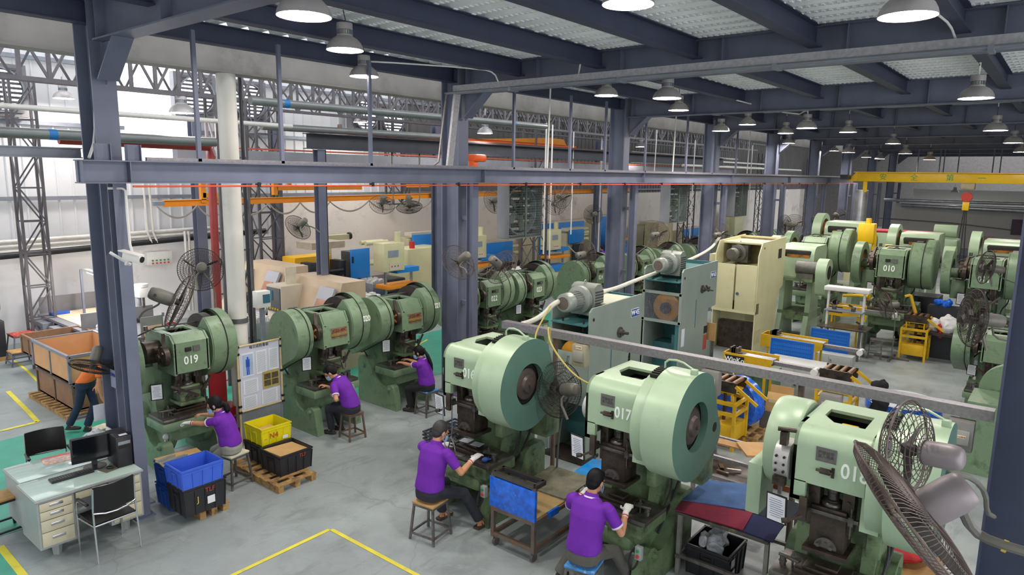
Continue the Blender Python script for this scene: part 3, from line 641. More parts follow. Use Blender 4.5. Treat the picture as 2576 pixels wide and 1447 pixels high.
def crumple(b, amp=.03, f=9):
    from mathutils import noise
    bmesh.ops.subdivide_edges(b.bm, edges=list(b.bm.edges), cuts=1, use_grid_fill=True)
    for v in b.bm.verts: v.co += noise.noise_vector(v.co*f)*amp+noise.noise_vector(v.co*f*3)*amp*.4
    return b
def remesh(name, mb, m, parent, vox=.011, sm=4, label=None):
    me = bpy.data.meshes.new(name); bmesh.ops.recalc_face_normals(mb.bm, faces=list(mb.bm.faces)); mb.bm.to_mesh(me); mb.bm.free()
    o = bpy.data.objects.new(name, me); COL.objects.link(o)
    r = o.modifiers.new('r', 'REMESH'); r.mode = 'VOXEL'; r.voxel_size = vox
    q = o.modifiers.new('s', 'SMOOTH'); q.iterations = sm; q.factor = .5
    me2 = bpy.data.meshes.new_from_object(o.evaluated_get(bpy.context.evaluated_depsgraph_get())); bpy.data.objects.remove(o)
    for p in me2.polygons: p.use_smooth = True
    me2.materials.clear(); me2.materials.append(m); o = bpy.data.objects.new(name, me2); COL.objects.link(o); o.parent = parent
    if label: o['label'] = label
    return o
def ik(a, b, l1, l2, hint):
    a, b, hint = Vector(a), Vector(b), Vector(hint); d = b-a; L = min(d.length, (l1+l2)*.995); d.normalize(); b = a+d*L
    x = (l1*l1-l2*l2+L*L)/(2*L); h = math.sqrt(max(l1*l1-x*x, 0)); n = (hint-d*hint.dot(d)).normalized()
    return a+d*x+n*h, b
def hand(b, w, d, n, side, curl=.5, k=1.0):
    """w wrist, d along the palm, n out of the back of the hand, side = +1 thumb towards d x n"""
    w = Vector(w); d = Vector(d).normalized(); n = Vector(n); n = (n-d*n.dot(d)).normalized(); s = d.cross(n)*side
    b.loft([(w, s, n, .026*k, .021*k), (w+d*.03*k, s, n, .033*k, .02*k), (w+d*.07*k, s, n, .040*k, .017*k), (w+d*.092*k, s, n, .039*k, .014*k)], 12)
    for i, L in enumerate((.072, .08, .075, .058)):
        p = w+d*.088*k+s*(.028-.0185*i)*k; t = d.copy(); sp = s*(.06-.04*i)
        for j, f in enumerate((.42, .32, .26)):
            a = curl*(.45+.35*j); t2 = (t*math.cos(a)-n*math.sin(a)+sp).normalized(); nn = (n*math.cos(a)+t*math.sin(a)).normalized(); q = p+t2*L*f*k
            b.cap(p, q, (.0095-.0009*j)*k, (.009-.0011*j)*k, 8); p = q; t = t2; n_ = n; n = nn; sp = Vector()
        n = (Vector(n)-d*Vector(n).dot(d)); n = s.cross(d)*side if n.length < .01 else n.normalized()
        n = (d.cross(s)*-1*side*-1); n = s.cross(d)*side*1
    p = w+d*.03*k+s*.03*k
    q = p+(d*.55+s*.75-n*.25).normalized()*.04*k; b.cap(p, q, .0125*k, .0105*k, 8); q2 = q+(d*.9+s*.25-n*.3).normalized()*.034*k; b.cap(q, q2, .0105*k, .0085*k, 8)
def person(label, loc, rz, pose, shirt=PURP, trousers=NAVY, hair=HAIRB, style='short', glovesR=True, glovesL=True, mask=True, fem=False, shoes=SHOE, stand=False, group=None, sc=1.0, vox=.010, trim=True):
    t = T('person', label, 'person', loc, rz, group)
    V = Vector; hipz = pose.get('hip', .57); hip = V((0, 0, hipz)); ln = R(pose.get('lean', 10)); sl = R(pose.get('side', 0)); tw = R(pose.get('twist', 0))
    up = V((math.sin(sl), math.sin(ln), math.cos(ln)*math.cos(sl))).normalized()
    right = V((math.cos(tw), math.sin(tw), 0)); right = (right-up*right.dot(up)).normalized(); fwd = up.cross(right)
    k = .93 if fem else 1.0; hr = V((1, 0, 0)); hf = V((0, 1, 0))
    tl = .50*k; curve = R(pose.get('curve', 10)); up2 = (up*math.cos(curve)+fwd*math.sin(curve)).normalized(); fwd2 = up2.cross(right)
    waist = hip+up*.17*k; chest = waist+(up+up2).normalized()*.17*k; shc = chest+up2*.14*k; neck = shc+up2*.075*k
    sw = (.175 if fem else .20)
    hy, hp, hrll = R(pose.get('hyaw', 0)), R(pose.get('hpitch', 15)), R(pose.get('hroll', 0))
    f0 = V((fwd2.x, fwd2.y, 0)).normalized(); r0 = V((f0.y, -f0.x, 0)); hf_ = (f0*math.cos(hy)-r0*math.sin(hy)); hF = (hf_*math.cos(hp)-V((0, 0, 1))*math.sin(hp)); hR = hf_.cross(V((0, 0, 1))); hU = hR.cross(hF)
    Hc = neck+(up2*.4+hU*.6).normalized()*.135*k+hF*.02
    # arms
    arms = {}
    for s, nm in ((-1, 'L'), (1, 'R')):
        sh = shc+right*s*sw*k-up2*.015
        wr = V(pose['w'+nm]); el, wr = ik(sh, wr, .27*k, .245*k, pose.get('e'+nm, (s*.5, -.4, -1)))
        arms[nm] = (sh, el, wr, s)
    legs = {}
    for s, nm in ((-1, 'L'), (1, 'R')):
        hj = hip+hr*s*.09; an = V(pose['a'+nm]); kn, an = ik(hj, an, .43*k, .42*k, pose.get('k'+nm, (0, 1, .5)))
        legs[nm] = (hj, kn, an, s)
    b = Body()
    # head with jaw, nose, ears
    def P(x, y, z): return Hc+hR*x+hF*y+hU*z
    M3 = Matrix((hR, hF, hU)).transposed(); er = M3.to_euler()
    b.ball(P(0, -.008, .015), (.074, .094, .104), 20, 14, rot=er); b.ball(P(0, .03, -.055), (.054, .058, .058), 16, 10, rot=er)
    b.ball(P(0, .055, -.085), (.026, .026, .022), 10, 8, rot=er)
    b.cap(P(0, .088, .008), P(0, .104, -.024), .008, .013, 8); b.ball(P(0, .085, -.055), (.022, .012, .009), 10, 6, rot=er)
    for s in (-1, 1): b.ball(P(s*.077, -.002, -.012), (.012, .02, .033), 10, 8, rot=er); b.ball(P(s*.036, .078, .016), (.016, .012, .008), 8, 6, rot=er)
    b.cap(P(0, -.022, -.06), neck-up2*.03, .050, .055, 14)
    b.loft([(hip, hr, hf, .15, .10), (waist, right, fwd, .13, .09), (chest, right, fwd2, .15, .10), (shc, right, fwd2, .14, .08), (neck, right, fwd2, .06, .055)])
    for nm, (sh, el, wr, s) in arms.items():
        b.cap(sh, el, .046*k, .038*k); d = (wr-el).normalized(); b.cap(el, el+d*.10, .038*k, .037*k); b.cap(el+d*.10, wr, .037*k, .024*k)
        if not (glovesR if nm == 'R' else glovesL):
            n = V(pose.get('n'+nm, (0, 0, 1))); hand(b, wr, d*.8+V(pose.get('h'+nm, (0, .4, -.1))), n, -s*1, pose.get('curl', .6), k)
    for nm, (hj, kn, an, s) in legs.items(): b.cap(hj, kn, .07, .045); b.cap(kn, an, .045, .032); b.cap(an, an+V((0, .05, -.04)), .032, .028)
    if shoes is SANDAL:
        for nm, (hj, kn, an, s) in legs.items():
            b.ball(an+V((0, .06, -.045)), (.038, .095, .028), 14, 8)
            for i in range(5): b.ball(an+V((s*(-.026+.013*i), .155-.006*i, -.055)), (.008, .016, .009), 8, 6)
    remesh('body', b, SKIN, t, .0065, 2)
    # shirt
    b = Body(); kf = 1.06; ext = pose.get('hem', .02)
    b.loft([(hip+up*ext-fwd*.0, hr, hf, .178*k, .145), (hip+up*.08, hr, hf, .178*k, .145), (waist+up*.01, right, fwd, .165*k, .132), (chest, right, fwd2, .185*k, .130), (shc-up2*.02, right, fwd2, .185*k, .112), (shc+up2*.035, right, fwd2, .12*k, .085), (neck-up2*.005, right, fwd2, .07, .065)])
    for nm, (sh, el, wr, s) in arms.items():
        c = sh.lerp(el, .70 if not fem else .62); b.ball(sh-right*s*.02, .068*k); b.cyl(sh, c, .066*k, .060*k, 16)
    remesh('polo_shirt', b, shirt, t, vox, 5)
    if trim:
        for nm, (sh, el, wr, s) in arms.items():
            c = sh.lerp(el, .70 if not fem else .62); d = (el-sh).normalized()
            mk('sleeve_cuff', MB().lathe([(.057*k, -.014), (.0625*k, -.014), (.0625*k, .004), (.057*k, .004)], c, d, 20), WHITET, t)
        cb = MB(); pts = []
        ring = cb.ring(neck-up2*.0, up2, .068, 20, ref=right, r2=.070); cb2 = MB()
        mk('collar', MB().lathe([(.072, -.03), (.079, -.025), (.064, .022), (.058, .02)], neck, up2, 24), shirt, t)
        mk('collar_stripe', MB().lathe([(.079, -.028), (.083, -.026), (.080, -.012), (.0765, -.014)], neck, up2, 24), WHITET, t)
    else: mk('collar', MB().lathe([(.070, -.03), (.078, -.03), (.066, .025), (.058, .02)], neck, up2, 20), shirt, t)
    # trousers
    b = Body(); b.loft([(hip-V((0, 0, .095)), hr, hf, .165, .135), (hip-V((0, 0, .02)), hr, hf, .172, .14), (hip+up*.09, hr, hf, .155, .12)])
    for nm, (hj, kn, an, s) in legs.items():
        a2 = an+V((0, 0, .025)); b.cap(hj, kn, .088, .066); b.cyl(kn, kn.lerp(a2, .5), .066, .062); b.cyl(kn.lerp(a2, .5), a2, .064, .062)
    remesh('trousers', b, trousers, t, vox, 4)
    # shoes
    for nm, (hj, kn, an, s) in legs.items():
        z0 = an.z-.075
        if shoes is SANDAL:
            b = MB(); b.prism([(an.x+x, an.y+.055+y) for x, y in ((.04, -.12), (.05, .0), (.052, .07), (.03, .125), (-.03, .125), (-.052, .07), (-.05, .0), (-.04, -.12))], 'z', z0, z0+.022)
            for y in (.02, .07, .11): b.tube([(an.x-.045, an.y+y, z0+.02), (an.x-.02, an.y+y, z0+.062-.12*y), (an.x+.02, an.y+y, z0+.062-.12*y), (an.x+.045, an.y+y, z0+.02)], .009, 6)
            mk('sandal', b, SANDAL, t)
        else:
            b = Body(); Zs = lambda h: V((0, 0, h))
            b.ball(an+V((0, -.015, -.035)), (.038, .05, .04)); b.ball(an+V((0, .075, -.045)), (.045, .10, .032)); b.ball(an+V((0, .12, -.048)), (.044, .06, .028)); b.cap(an+V((0, -.01, .0)), an+V((0, .01, -.03)), .036, .04)
            b.loft([((an.x, an.y+.045, z0+.001), V((1, 0, 0)), V((0, 1, 0)), .044, .13), ((an.x, an.y+.045, z0+.02), V((1, 0, 0)), V((0, 1, 0)), .044, .13)])
            remesh('shoe', b, shoes, t, .009, 2)
    # gloves
    for nm, g in (('R', glovesR), ('L', glovesL)):
        if g:
            sh, el, wr, s = arms[nm]; b = Body(); d = (wr-el).normalized(); n = V(pose.get('n'+nm, (0, 0, 1)))
            b.cap(wr-d*.05, wr, .034*k, .030*k); hand(b, wr, d*.8+V(pose.get('h'+nm, (0, .4, -.1))), n, -s, pose.get('curl', .6), 1.12*k); gl = remesh('glove', b, GLOVE, t, .0055, 2)
            mk('glove_band', MB().lathe([(.034*k, -.056), (.0375*k, -.056), (.0375*k, -.046), (.034*k, -.046)], wr, d, 16), REDB, gl)
    # hair
    b = Body(); b.ball(P(0, -.022, .028), (.083, .097, .104), 20, 14, rot=er)
    b.ball(P(0, -.05, -.02), (.070, .062, .07), 16, 10, rot=er)
    if style == 'short': b.ball(P(0, .045, .075), (.062, .04, .035), 14, 8, rot=er)
    if style in ('pony', 'lowpony'):
        b.ball(P(0, .03, .07), (.066, .05, .035), 14, 8, rot=er)
        for s in (-1, 1): b.ball(P(s*.06, .01, .0), (.026, .05, .07), 12, 8, rot=er)
        r0_ = P(0, -.115, .02 if style == 'pony' else -.03)
        if style == 'pony': pts = [r0_, neck+up2*.03-fwd2*.135, shc-fwd2*.15, chest+up2*.05-fwd2*.165, chest-up2*.08-fwd2*.16]; rr = [.022, .034, .036, .028, .006]
        else: pts = [r0_, r0_-f0*.04-V((0, 0, .03)), r0_-f0*.06-V((0, 0, .09)), r0_-f0*.05-V((0, 0, .15))]; rr = [.03, .042, .045, .014]
        for i in range(len(pts)-1): b.cap(pts[i], pts[i+1], rr[i], rr[i+1])
    h = remesh('hair', b, hair, t, .008, 3)
    if style == 'pony': mk('hair_tie', MB().lathe([(.024, -.008), (.03, 0), (.024, .008)], pts[0]-hF*.012, -hF-V((0, 0, .6)), 12), BLACKP, h)
    for s in (-1, 1): mk('eye', MB().ball(P(s*.033, .081, .004), (.012, .008, .007), 8, 6, rot=er), EYEM, t)
    if mask:
        b = MB(); vs = []
        for j in range(5):
            for i in range(9):
                a = R(-70+17.5*i); z = -.02-.02*j; rr_ = .082+.018*math.cos(a)*math.sin(math.pi*(j+.5)/5); vs.append(P(math.sin(a)*.078, .01+math.cos(a)*rr_*1.12-.0, z-.0))
        b.add(vs, [(j*9+i, j*9+i+1, (j+1)*9+i+1, (j+1)*9+i) for j in range(4) for i in range(8)])
        for s in (-1, 1):
            b.tube([P(s*.075, .04, -.03), P(s*.088, -.005, .012), P(s*.088, -.02, -.01), P(s*.075, .03, -.09)], .0018, 4)
        mk('face_mask', b, MASKM, t)
    if sc != 1: t.scale = (sc,)*3
    return t
# ================================================================ NEAR PROPS
WOOD = mat('raw_wood', '#a9824f', .7, 0, .2, 6, '#5d452c', .6, dscale=4, dlo=.5)
PALW = mat('pallet_wood', '#a5814e', .8, 0, .25, 9, '#4e3b25', .8, dscale=7, dlo=.48)
CARD = mat('cardboard', '#b8935f', .85, 0, .08, 5)
RUST = mat('rusty_steel', '#6b6058', .55, .4, .25, 9, '#8a5a30', .7, dscale=6, dlo=.48)
DSKT = mat('desk_glass_top', '#a9bdb4', .08, 0, .04, 1.5, spec=.7)
DSKG = mat('desk_grey', '#a2a6a4', .4, .2, .05, 4)
CREAM = mat('drawer_cream', '#c2baa0', .5, 0, .08, 3, '#8a7a5a', .5, dscale=3, dlo=.56)
CRBK = mat('crate_black', '#26262b', .4, 0, .15, 5); CRBL = mat('crate_blue', '#3d63d0', .35, 0, .08, 4); CRDB = mat('crate_deep_blue', '#2152a8', .4, 0, .12, 5)
CRYE = mat('crate_yellow', '#d8cc14', .38, 0, .07, 5)
WRAP = mat('blue_wrap', '#1560d0', .18, 0, .35, 14, '#7fb4f4', .8, .6, dscale=16, dlo=.62, spec=.8)
FILM = mat('blue_film', '#1f93e6', .15, 0, .2, 5, '#8cd0ff', .8, dscale=5, dlo=.62, spec=.8)
YSTEEL = mat('yellow_steel', '#cfa416', .42, .1, .12, 6, '#6b541c', .6, dscale=8, dlo=.58)
LEATH = mat('black_leather', '#121214', .3, 0, .1, 10)
STOOLM = mat('stool_metal', '#6e6a68', .45, .5, .2, 14, '#3b3430', .6, dscale=9, dlo=.5)
def crate(label, x0, x1, y0, y1, z0, z1, m, txt=None, marks=None, group=None, ribs=5):
    t = T('plastic_crate', label, 'crate', ((x0+x1)/2, (y0+y1)/2, z0), 0, group); w, d, h = (x1-x0)/2, (y1-y0)/2, z1-z0; b = MB(); q = .94; k = .012
    for s in (-1, 1):
        b.add([(-w*q, s*d*q, 0), (w*q, s*d*q, 0), (w, s*d, h), (-w, s*d, h), (-w*q+k, s*(d*q-k), .012), (w*q-k, s*(d*q-k), .012), (w-k, s*(d-k), h), (-w+k, s*(d-k), h)], [(0, 1, 2, 3), (4, 5, 6, 7), (3, 2, 6, 7), (0, 3, 7, 4), (1, 2, 6, 5)])
        b.add([(s*w*q, -d*q, 0), (s*w*q, d*q, 0), (s*w, d, h), (s*w, -d, h), (s*(w*q-k), -d*q+k, .012), (s*(w*q-k), d*q-k, .012), (s*(w-k), d-k, h), (s*(w-k), -d+k, h)], [(0, 1, 2, 3), (4, 5, 6, 7), (3, 2, 6, 7)])
    b.bb(-w*q, w*q, -d*q, d*q, 0, .014)
    mk('crate_shell', b, m, t)
    b = MB()
    for z, e in ((h-.012, .014), (h-.05, .010)):
        for s in (-1, 1): b.bb(-w-e, w+e, s*d-e*.5, s*d+e*.5+s*e*.4, z-.006, z+.012); b.bb(s*w-e*.5, s*w+e*.5+s*e*.4, -d-e, d+e, z-.006, z+.012)
    mk('rim', b, m, t)
    b = MB()
    for s in (-1, 1):
        for i in range(ribs): x = -w*q+2*w*q*i/(ribs-1); b.beam((x, s*(d*q+.006), 0), (x*w/(w*q), s*(d+.006), h-.05), .008, .012, up=(0, 1, 0))
        for i in range(4): y = -d*q+2*d*q*i/3; b.beam((s*(w*q+.006), y, 0), (s*(w+.006), y*d/(d*q), h-.05), .012, .008, up=(0, 1, 0))
    mk('rib', b, m, t)
    mk('handle_slot', MB().bb(-w-.012, -w+.002, -.05, .05, h*.62, h*.74, .003), BLK if m is CRBK else m, t)
    for s_, sz, mm, x, z in (txt or []): text('crate_letter', s_, sz, mm, t, (x, -d*(q+.06*z/h)-.016, z), (R(90), 0, 0))
    for x, z, a, b_ in (marks or []): mk('sticker', MB().box((x, -d-.012, z), (a, .004, b_)), PAPER, t)
    return t
ORL = mat('letter_orange', '#a8402a', .6); YEL_ = mat('letter_yellow', '#d8b03a', .6)
crate('black crate lettered TLF with a yellow J, under the bright blue crate', 3.74, 4.29, 8.30, 8.73, .12, .50, CRBK, [('TLF', .085, ORL, .06, .29), ('J', .11, YEL_, -.10, .20)], [(.07, .15, .1, .1)])
crate('open bright blue crate on top of the black TLF crate', 3.72, 4.26, 8.28, 8.72, .50, .76, CRBL)
crate('lower deep blue crate beside the near column foot', 3.80, 4.32, 8.83, 9.22, .02, .33, CRDB); crate('upper deep blue crate carrying cardboard and metal strips', 3.80, 4.32, 8.83, 9.22, .33, .62, CRDB)
crate('yellow crate stacked on a black crate in front of the notice board', 5.27, 5.76, 9.03, 9.50, .41, .68, CRYE, [('N4', .12, ORL, -.05, .13)], [(.14, .06, .09, .05)])
crate('black crate directly under the yellow crate', 5.26, 5.76, 9.02, 9.50, .12, .41, CRBK)
crate('black crate lettered TLF holding flat cardboard, on a wooden pallet', 5.20, 5.74, 8.46, 8.96, .12, .43, CRBK, [('TLF', .075, ORL, .10, .24)])
crate('black crate of clear plastic bags under the cloth covered table', 6.98, 7.50, 2.52, 3.02, .0, .36, CRBK, None, [(-.15, .25, .09, .09), (-.13, .12, .09, .07)])
mk('cardboard_sheet', MB().box((0, 0, 0), (.50, .42, .016), rot=(0, R(4), R(3))), CARD, label='cardboard sheets filling the black TLF crate on the pallet', cat='cardboard', loc=(5.47, 8.71, .40))
mk('cardboard_sheet', MB().box((0, 0, 0), (.42, .40, .012), rot=(R(4), 0, R(8))), CARD, label='cardboard piece lying inside the yellow crate', cat='cardboard', loc=(5.5, 9.26, .52))
mk('cardboard_sheet', MB().box((0, 0, 0), (.56, .38, .012), rot=(0, 0, R(-6))), CARD, label='brown cardboard sheet on the upper deep blue crate', cat='cardboard', loc=(4.07, 9.05, .628))
for i, (x, y, z, a, L, lb) in enumerate(((4.0, 8.93, .635, 6, .46, 'long perforated grey metal strip at the front of the deep blue crate top'), (3.98, 9.02, .635, 9, .34, 'middle grey metal strip on the deep blue crate top'), (3.90, 9.12, .635, 12, .26, 'short rear grey metal strip on the deep blue crate top'), (4.02, 8.5, .60, 8, .40, 'bent light metal strip lying in the bright blue crate'))):
    b = MB(); b.bb(-L/2, L/2, -.03, .03, 0, .004); b.bb(-L/2, L/2, -.032, -.028, 0, .03); b.bb(-L/2, L/2, .028, .032, 0, .02)
    mk('metal_strip', b, mat('strip_metal', '#a6aeb6', .4, .5, .1, 30), label=lb, cat='metal strip', loc=(x, y, z), rot=(0, 0, R(a)), group='grey metal strips by the crates')
def pallet(label, x0, x1, y0, y1, group=None, h=.115):
    t = T('wooden_pallet', label, 'pallet', (x0, y0, 0), 0, group); w, d = x1-x0, y1-y0
    n = max(3, int(d/.16))
    for i in range(n): y = (d-.09)*i/(n-1); mk('deck_board', MB().box((w/2, y+.045, h-.01), (w, .09, .02)), PALW, t)
    for x in (.05, w/2, w-.05): mk('bearer', MB().box((x, d/2, (h-.02)/2), (.08, d, h-.02)), PALW, t)
    return t
pallet('pallet under the black TLF crate stack and the yellow crate', 5.02, 5.66, 8.24, 9.5); pallet('pallet remnant under the black crate with the J', 3.95, 4.36, 8.36, 8.7)
def stool(label, x, y, rz=0, h=.48, s=.30, seat=WOOD, group='square work stools', m=STOOLM):
    t = T('work_stool', label, 'stool', (x, y, 0), rz, group); a = s/2; c = a*1.18
    b = MB(); b.bb(-a-.01, a+.01, -a-.01, a+.01, h-.03, h, .008); mk('seat', b, seat, t)
    for i in (-1, 1):
        for j in (-1, 1): mk('leg', MB().beam((c*i, c*j, 0), (a*.92*i, a*.92*j, h-.03), .026, .026), m, t)
    b = MB(); e = c*.985
    for i in (-1, 1): b.beam((-e, e*i, .09), (e, e*i, .09), .022, .022); b.beam((e*i, -e, .09), (e*i, e, .09), .022, .022)
    for i in (-1, 1): b.beam((-a, a*i*.95, h-.045), (a, a*i*.95, h-.045), .02, .03); b.beam((a*i*.95, -a, h-.045), (a*i*.95, a, h-.045), .02, .03)
    mk('leg_ring', b, m, t)
    return t
BLUEC = mat('blue_seat_cloth', '#3f86c4', .7, 0, .3, 10, '#c9d6e2', .7, dscale=12, dlo=.55)
TANP = mat('tan_seat_pad', '#b08a58', .6, 0, .15, 8)
stool('tan topped stool under the older man at the 01 press', 5.62, 5.80, R(8), .50, .31, TANP); stool('blue topped stool under the short haired man at press 017', 5.70, 3.58, R(12), .49, .31, BLUEC)
stool('brown metal stool under the man at press 020', 7.04, 9.17, R(-5), .47, .27, RUST, m=RUST); stool('blue cloth topped stool under the woman at press 021', 8.70, 9.06, R(-3), .49, .28, BLUEC)
stool('steel stool under the woman at press 019, behind the crates', 4.80, 9.02, R(10), .49, .30, mat('pale_seat', '#b8b59f', .7)); stool('wood topped dark stool at the left picture edge by the desk', 2.22, 9.86, R(4), .50, .31, WOOD, m=mat('black_frame', '#2a2c30', .5, .3))
# ---------------- persons at the machines
def LP_(w, o, rz):
    d = Vector(w)-Vector((o[0], o[1], 0)); return Matrix.Rotation(-rz, 3, 'Z')@d
def worker(label, x, y, face, wL, wR, aL, aR, **kw):
    rz = R(face-90); o = (x, y); pose = dict(kw.pop('pose', {})); pose['wL'] = LP_(wL, o, rz); pose['wR'] = LP_(wR, o, rz); pose['aL'] = LP_(aL, o, rz); pose['aR'] = LP_(aR, o, rz)
    return person(label, (x, y, 0), rz, pose, **kw)
worker('older grey haired man in purple polo and sandals sitting at the 01 press', 5.60, 5.80, 2, (6.12, 6.10, .90), (6.02, 5.50, .92), (6.00, 6.00, .085), (6.14, 5.50, .085), hair=HAIRG, shoes=SANDAL, trim=False, sc=1.06, pose=dict(hip=.60, lean=8, hyaw=-18, hpitch=22, curve=8, curl=.35))
worker('young man in purple polo and grey trousers with black hair, sitting at press 017', 5.68, 3.58, 4, (6.15, 3.90, .92), (6.06, 3.34, .93), (5.85, 3.98, .085), (6.30, 3.42, .085), trousers=GREYT, sc=1.06, pose=dict(hip=.59, lean=8, hyaw=-10, hpitch=18, curl=.9))
worker('man in purple polo bending over press 020, blue face mask, navy trousers', 7.02, 9.15, 118, (6.78, 9.28, .80), (6.86, 9.60, .86), (6.90, 9.56, .085), (7.12, 9.60, .085), glovesL=False, glovesR=False, pose=dict(hip=.57, lean=20, hyaw=22, hpitch=38, curve=18, curl=.8))
worker('woman in purple polo with long ponytail and black trousers, sitting at press 021', 8.68, 9.04, 112, (8.50, 9.58, .95), (8.74, 9.62, .95), (8.58, 9.38, .085), (8.74, 9.46, .085), trousers=BLACKT, style='pony', glovesL=False, glovesR=False, fem=True, pose=dict(hip=.58, lean=8, hyaw=12, hpitch=20, curve=8))
worker('woman in purple polo with low ponytail and pale trousers, white glove, at press 019', 4.78, 9.02, 128, (4.33, 9.62, .90), (4.66, 9.78, .9), (4.60, 9.55, .085), (4.76, 9.60, .085), trousers=mat('pale_trousers', '#8f8f84', .8, 0, .1, 8), style='lowpony', fem=True, glovesR=False, pose=dict(hip=.60, lean=10, hyaw=16, hpitch=20, curve=12, curl=.8))
worker('person in orange shirt and dark jeans walking bent forward behind the near column', 4.22, 12.75, -42, (4.05, 12.25, .62), (4.3, 12.3, .7), (4.22, 12.8, .085), (4.0, 12.98, .10), shirt=mat('orange_shirt', '#e0702a', .75, 0, .1, 8), trousers=mat('dark_jeans', '#26324a', .85, 0, .15, 8), glovesL=False, glovesR=False, mask=False, trim=False, pose=dict(hip=.90, lean=40, hpitch=40, curve=15))
# ---------------- office corner
def desk(label, x0, x1, y0, y1, front=-1):
    t = T('office_desk', label, 'desk', ((x0+x1)/2, (y0+y1)/2, 0), 0 if front < 0 else R(180)); w, d = (x1-x0)/2, (y1-y0)/2
    mk('desk_top', MB().bb(-w, w, -d, d, .725, .752, .006), DSKG, t); mk('glass_sheet', MB().bb(-w+.01, w-.01, -d+.01, d-.01, .753, .760, .002), DSKT, t, label='pale green glass on the desk top')
    for s in (-1, 1):
        x = s*(w-.21)
        c = mk('pedestal', MB().bb(x-.19, x+.19, -d+.03, d-.03, .14, .725), DSKG, t)
        zs = (.705, .60, .49, .345, .165)
        for i in range(4):
            dr = mk('drawer', MB().bb(x-.165, x+.165, -d+.01, -d+.032, zs[i+1]+.006, zs[i]-.004, .003), CREAM, t)
            z = (zs[i]+zs[i+1])/2+.01; h = mk('drawer_handle', MB().bb(x-.07, x+.07, -d+.002, -d+.014, z-.014, z+.018, .003), CHROME, dr)
        for y in (-d+.12, d-.12): mk('desk_foot', MB().lathe([(.045, 0), (.06, .14)], (x, y, 0), n=4), DSKG, t)
    mk('centre_drawer', MB().bb(-w+.42, w-.42, -d+.02, -d+.05, .62, .71, .003), CREAM, t); mk('modesty_panel', MB().bb(-w+.4, w-.4, d-.05, d-.03, .25, .72), DSKG, t)
    return t
desk('front grey steel office desk with cream drawers and glass top, monitor on it', 2.28, 3.46, 8.74, 9.40); desk('rear grey steel desk pushed against the front one, magazine on it', 2.32, 3.44, 9.41, 10.06, 1)
def armchair(label, x, y, rz, arms=True):
    t = T('office_chair', label, 'chair', (x, y, 0), rz)   # front faces +Y
    b = MB(); n = 8; P1 = []; P2 = []
    for i in range(n+1):
        a = -1+2*i/n; yy = -.22-.05*(1-a*a); P1.append((a*.235, yy, .60)); P2.append((a*.225, yy-.03, .92))
    vs = P1+P2+[(p[0], p[1]+.02, p[2]) for p in P1+P2]; m_ = n+1
    fs = [(i, i+1, m_+i+1, m_+i) for i in range(n)]+[(2*m_+i, 2*m_+i+1, 3*m_+i+1, 3*m_+i) for i in range(n)]+[(m_+i, m_+i+1, 3*m_+i+1, 3*m_+i) for i in range(n)]+[(i, i+1, 2*m_+i+1, 2*m_+i) for i in range(n)]+[(0, m_, 3*m_, 2*m_), (n, m_+n, 3*m_+n, 2*m_+n)]
    mk('backrest', b.add(vs, fs), LEATH, t, ang=60)
    mk('seat', MB().prism([(-.22, .43), (.16, .45), (.23, .40), (.23, .42), (.17, .475), (-.22, .46)], 'x', -.23, .23), LEATH, t)
    for s in (-1, 1):
        mk('leg', MB().tube([(s*.24, .2, 0), (s*.245, .19, .40), (s*.245, .18, .60), (s*.245, .12, .655), (s*.245, -.1, .66)], .011, 8, smooth=1), CHROME, t)
        mk('leg', MB().tube([(s*.24, -.28, 0), (s*.235, -.235, .44), (s*.232, -.225, .66), (s*.228, -.25, .9)], .011, 8), CHROME, t)
        mk('armrest', MB().bb(s*.245-.022, s*.245+.022, -.12, .15, .66, .685, .01), LEATH, t)
    mk('seat_rail', MB().tube([(-.24, .19, .42), (-.24, -.235, .44), (.24, -.235, .44), (.24, .19, .42)], .01, 8), CHROME, t); mk('back_rail', MB().tube([(-.232, -.235, .6), (-.12, -.275, .58), (0, -.285, .575), (.12, -.275, .58), (.232, -.235, .6)], .01, 8), CHROME, t)
    return t
armchair('black leather chrome armchair in front of the desk drawers', 2.93, 8.53, R(3)); armchair('black leather chair behind the rear desk, only its back showing', 2.95, 10.45, R(172))
t = T('computer_monitor', 'wide black monitor standing on the front desk', 'monitor', (3.10, 9.27, .76), R(-8)); b = MB(); b.bb(-.25, .25, -.02, .02, .09, .42, .006); mk('screen_housing', b, BLACKP, t)
mk('screen', MB().bb(-.232, .232, -.0225, -.018, .125, .402), mat('screen_off', '#0d1016', .12, 0, 0), t); mk('stand', MB().beam((0, .02, .012), (0, .03, .16), .06, .03), BLACKP, t); mk('stand_base', MB().lathe([(.001, 0), (.13, 0), (.13, .008), (.03, .02)], n=24), BLACKP, t)
t = T('keyboard', 'black keyboard lying on the front desk left of the monitor', 'keyboard', (2.80, 9.17, .761), R(-2)); mk('keyboard_base', MB().bb(-.23, .23, -.075, .075, 0, .018, .005), BLACKP, t)
b = MB(); [b.box((-.212+.0285*i, -.052+.026*j, .021), (.023, .02, .008)) for i in range(16) for j in range(5)]; mk('key', b, mat('key_black', '#2b2b2e', .5), t, label='rows of black keys')
t = T('computer_mouse', 'black mouse on a worn mat before the monitor', 'mouse', (3.19, 9.06, .765), R(20)); mk('mouse_shell', MB().ball((0, 0, .014), (.03, .052, .017)), BLACKP, t); mk('mouse_pad', MB().bb(-.11, .09, -.09, .09, -.003, 0), mat('mouse_mat', '#5b584a', .8, 0, .3, 20), None, label='worn brown mouse mat on the front desk', cat='mouse mat', loc=(3.2, 9.06, .764), rot=(0, 0, R(12)))
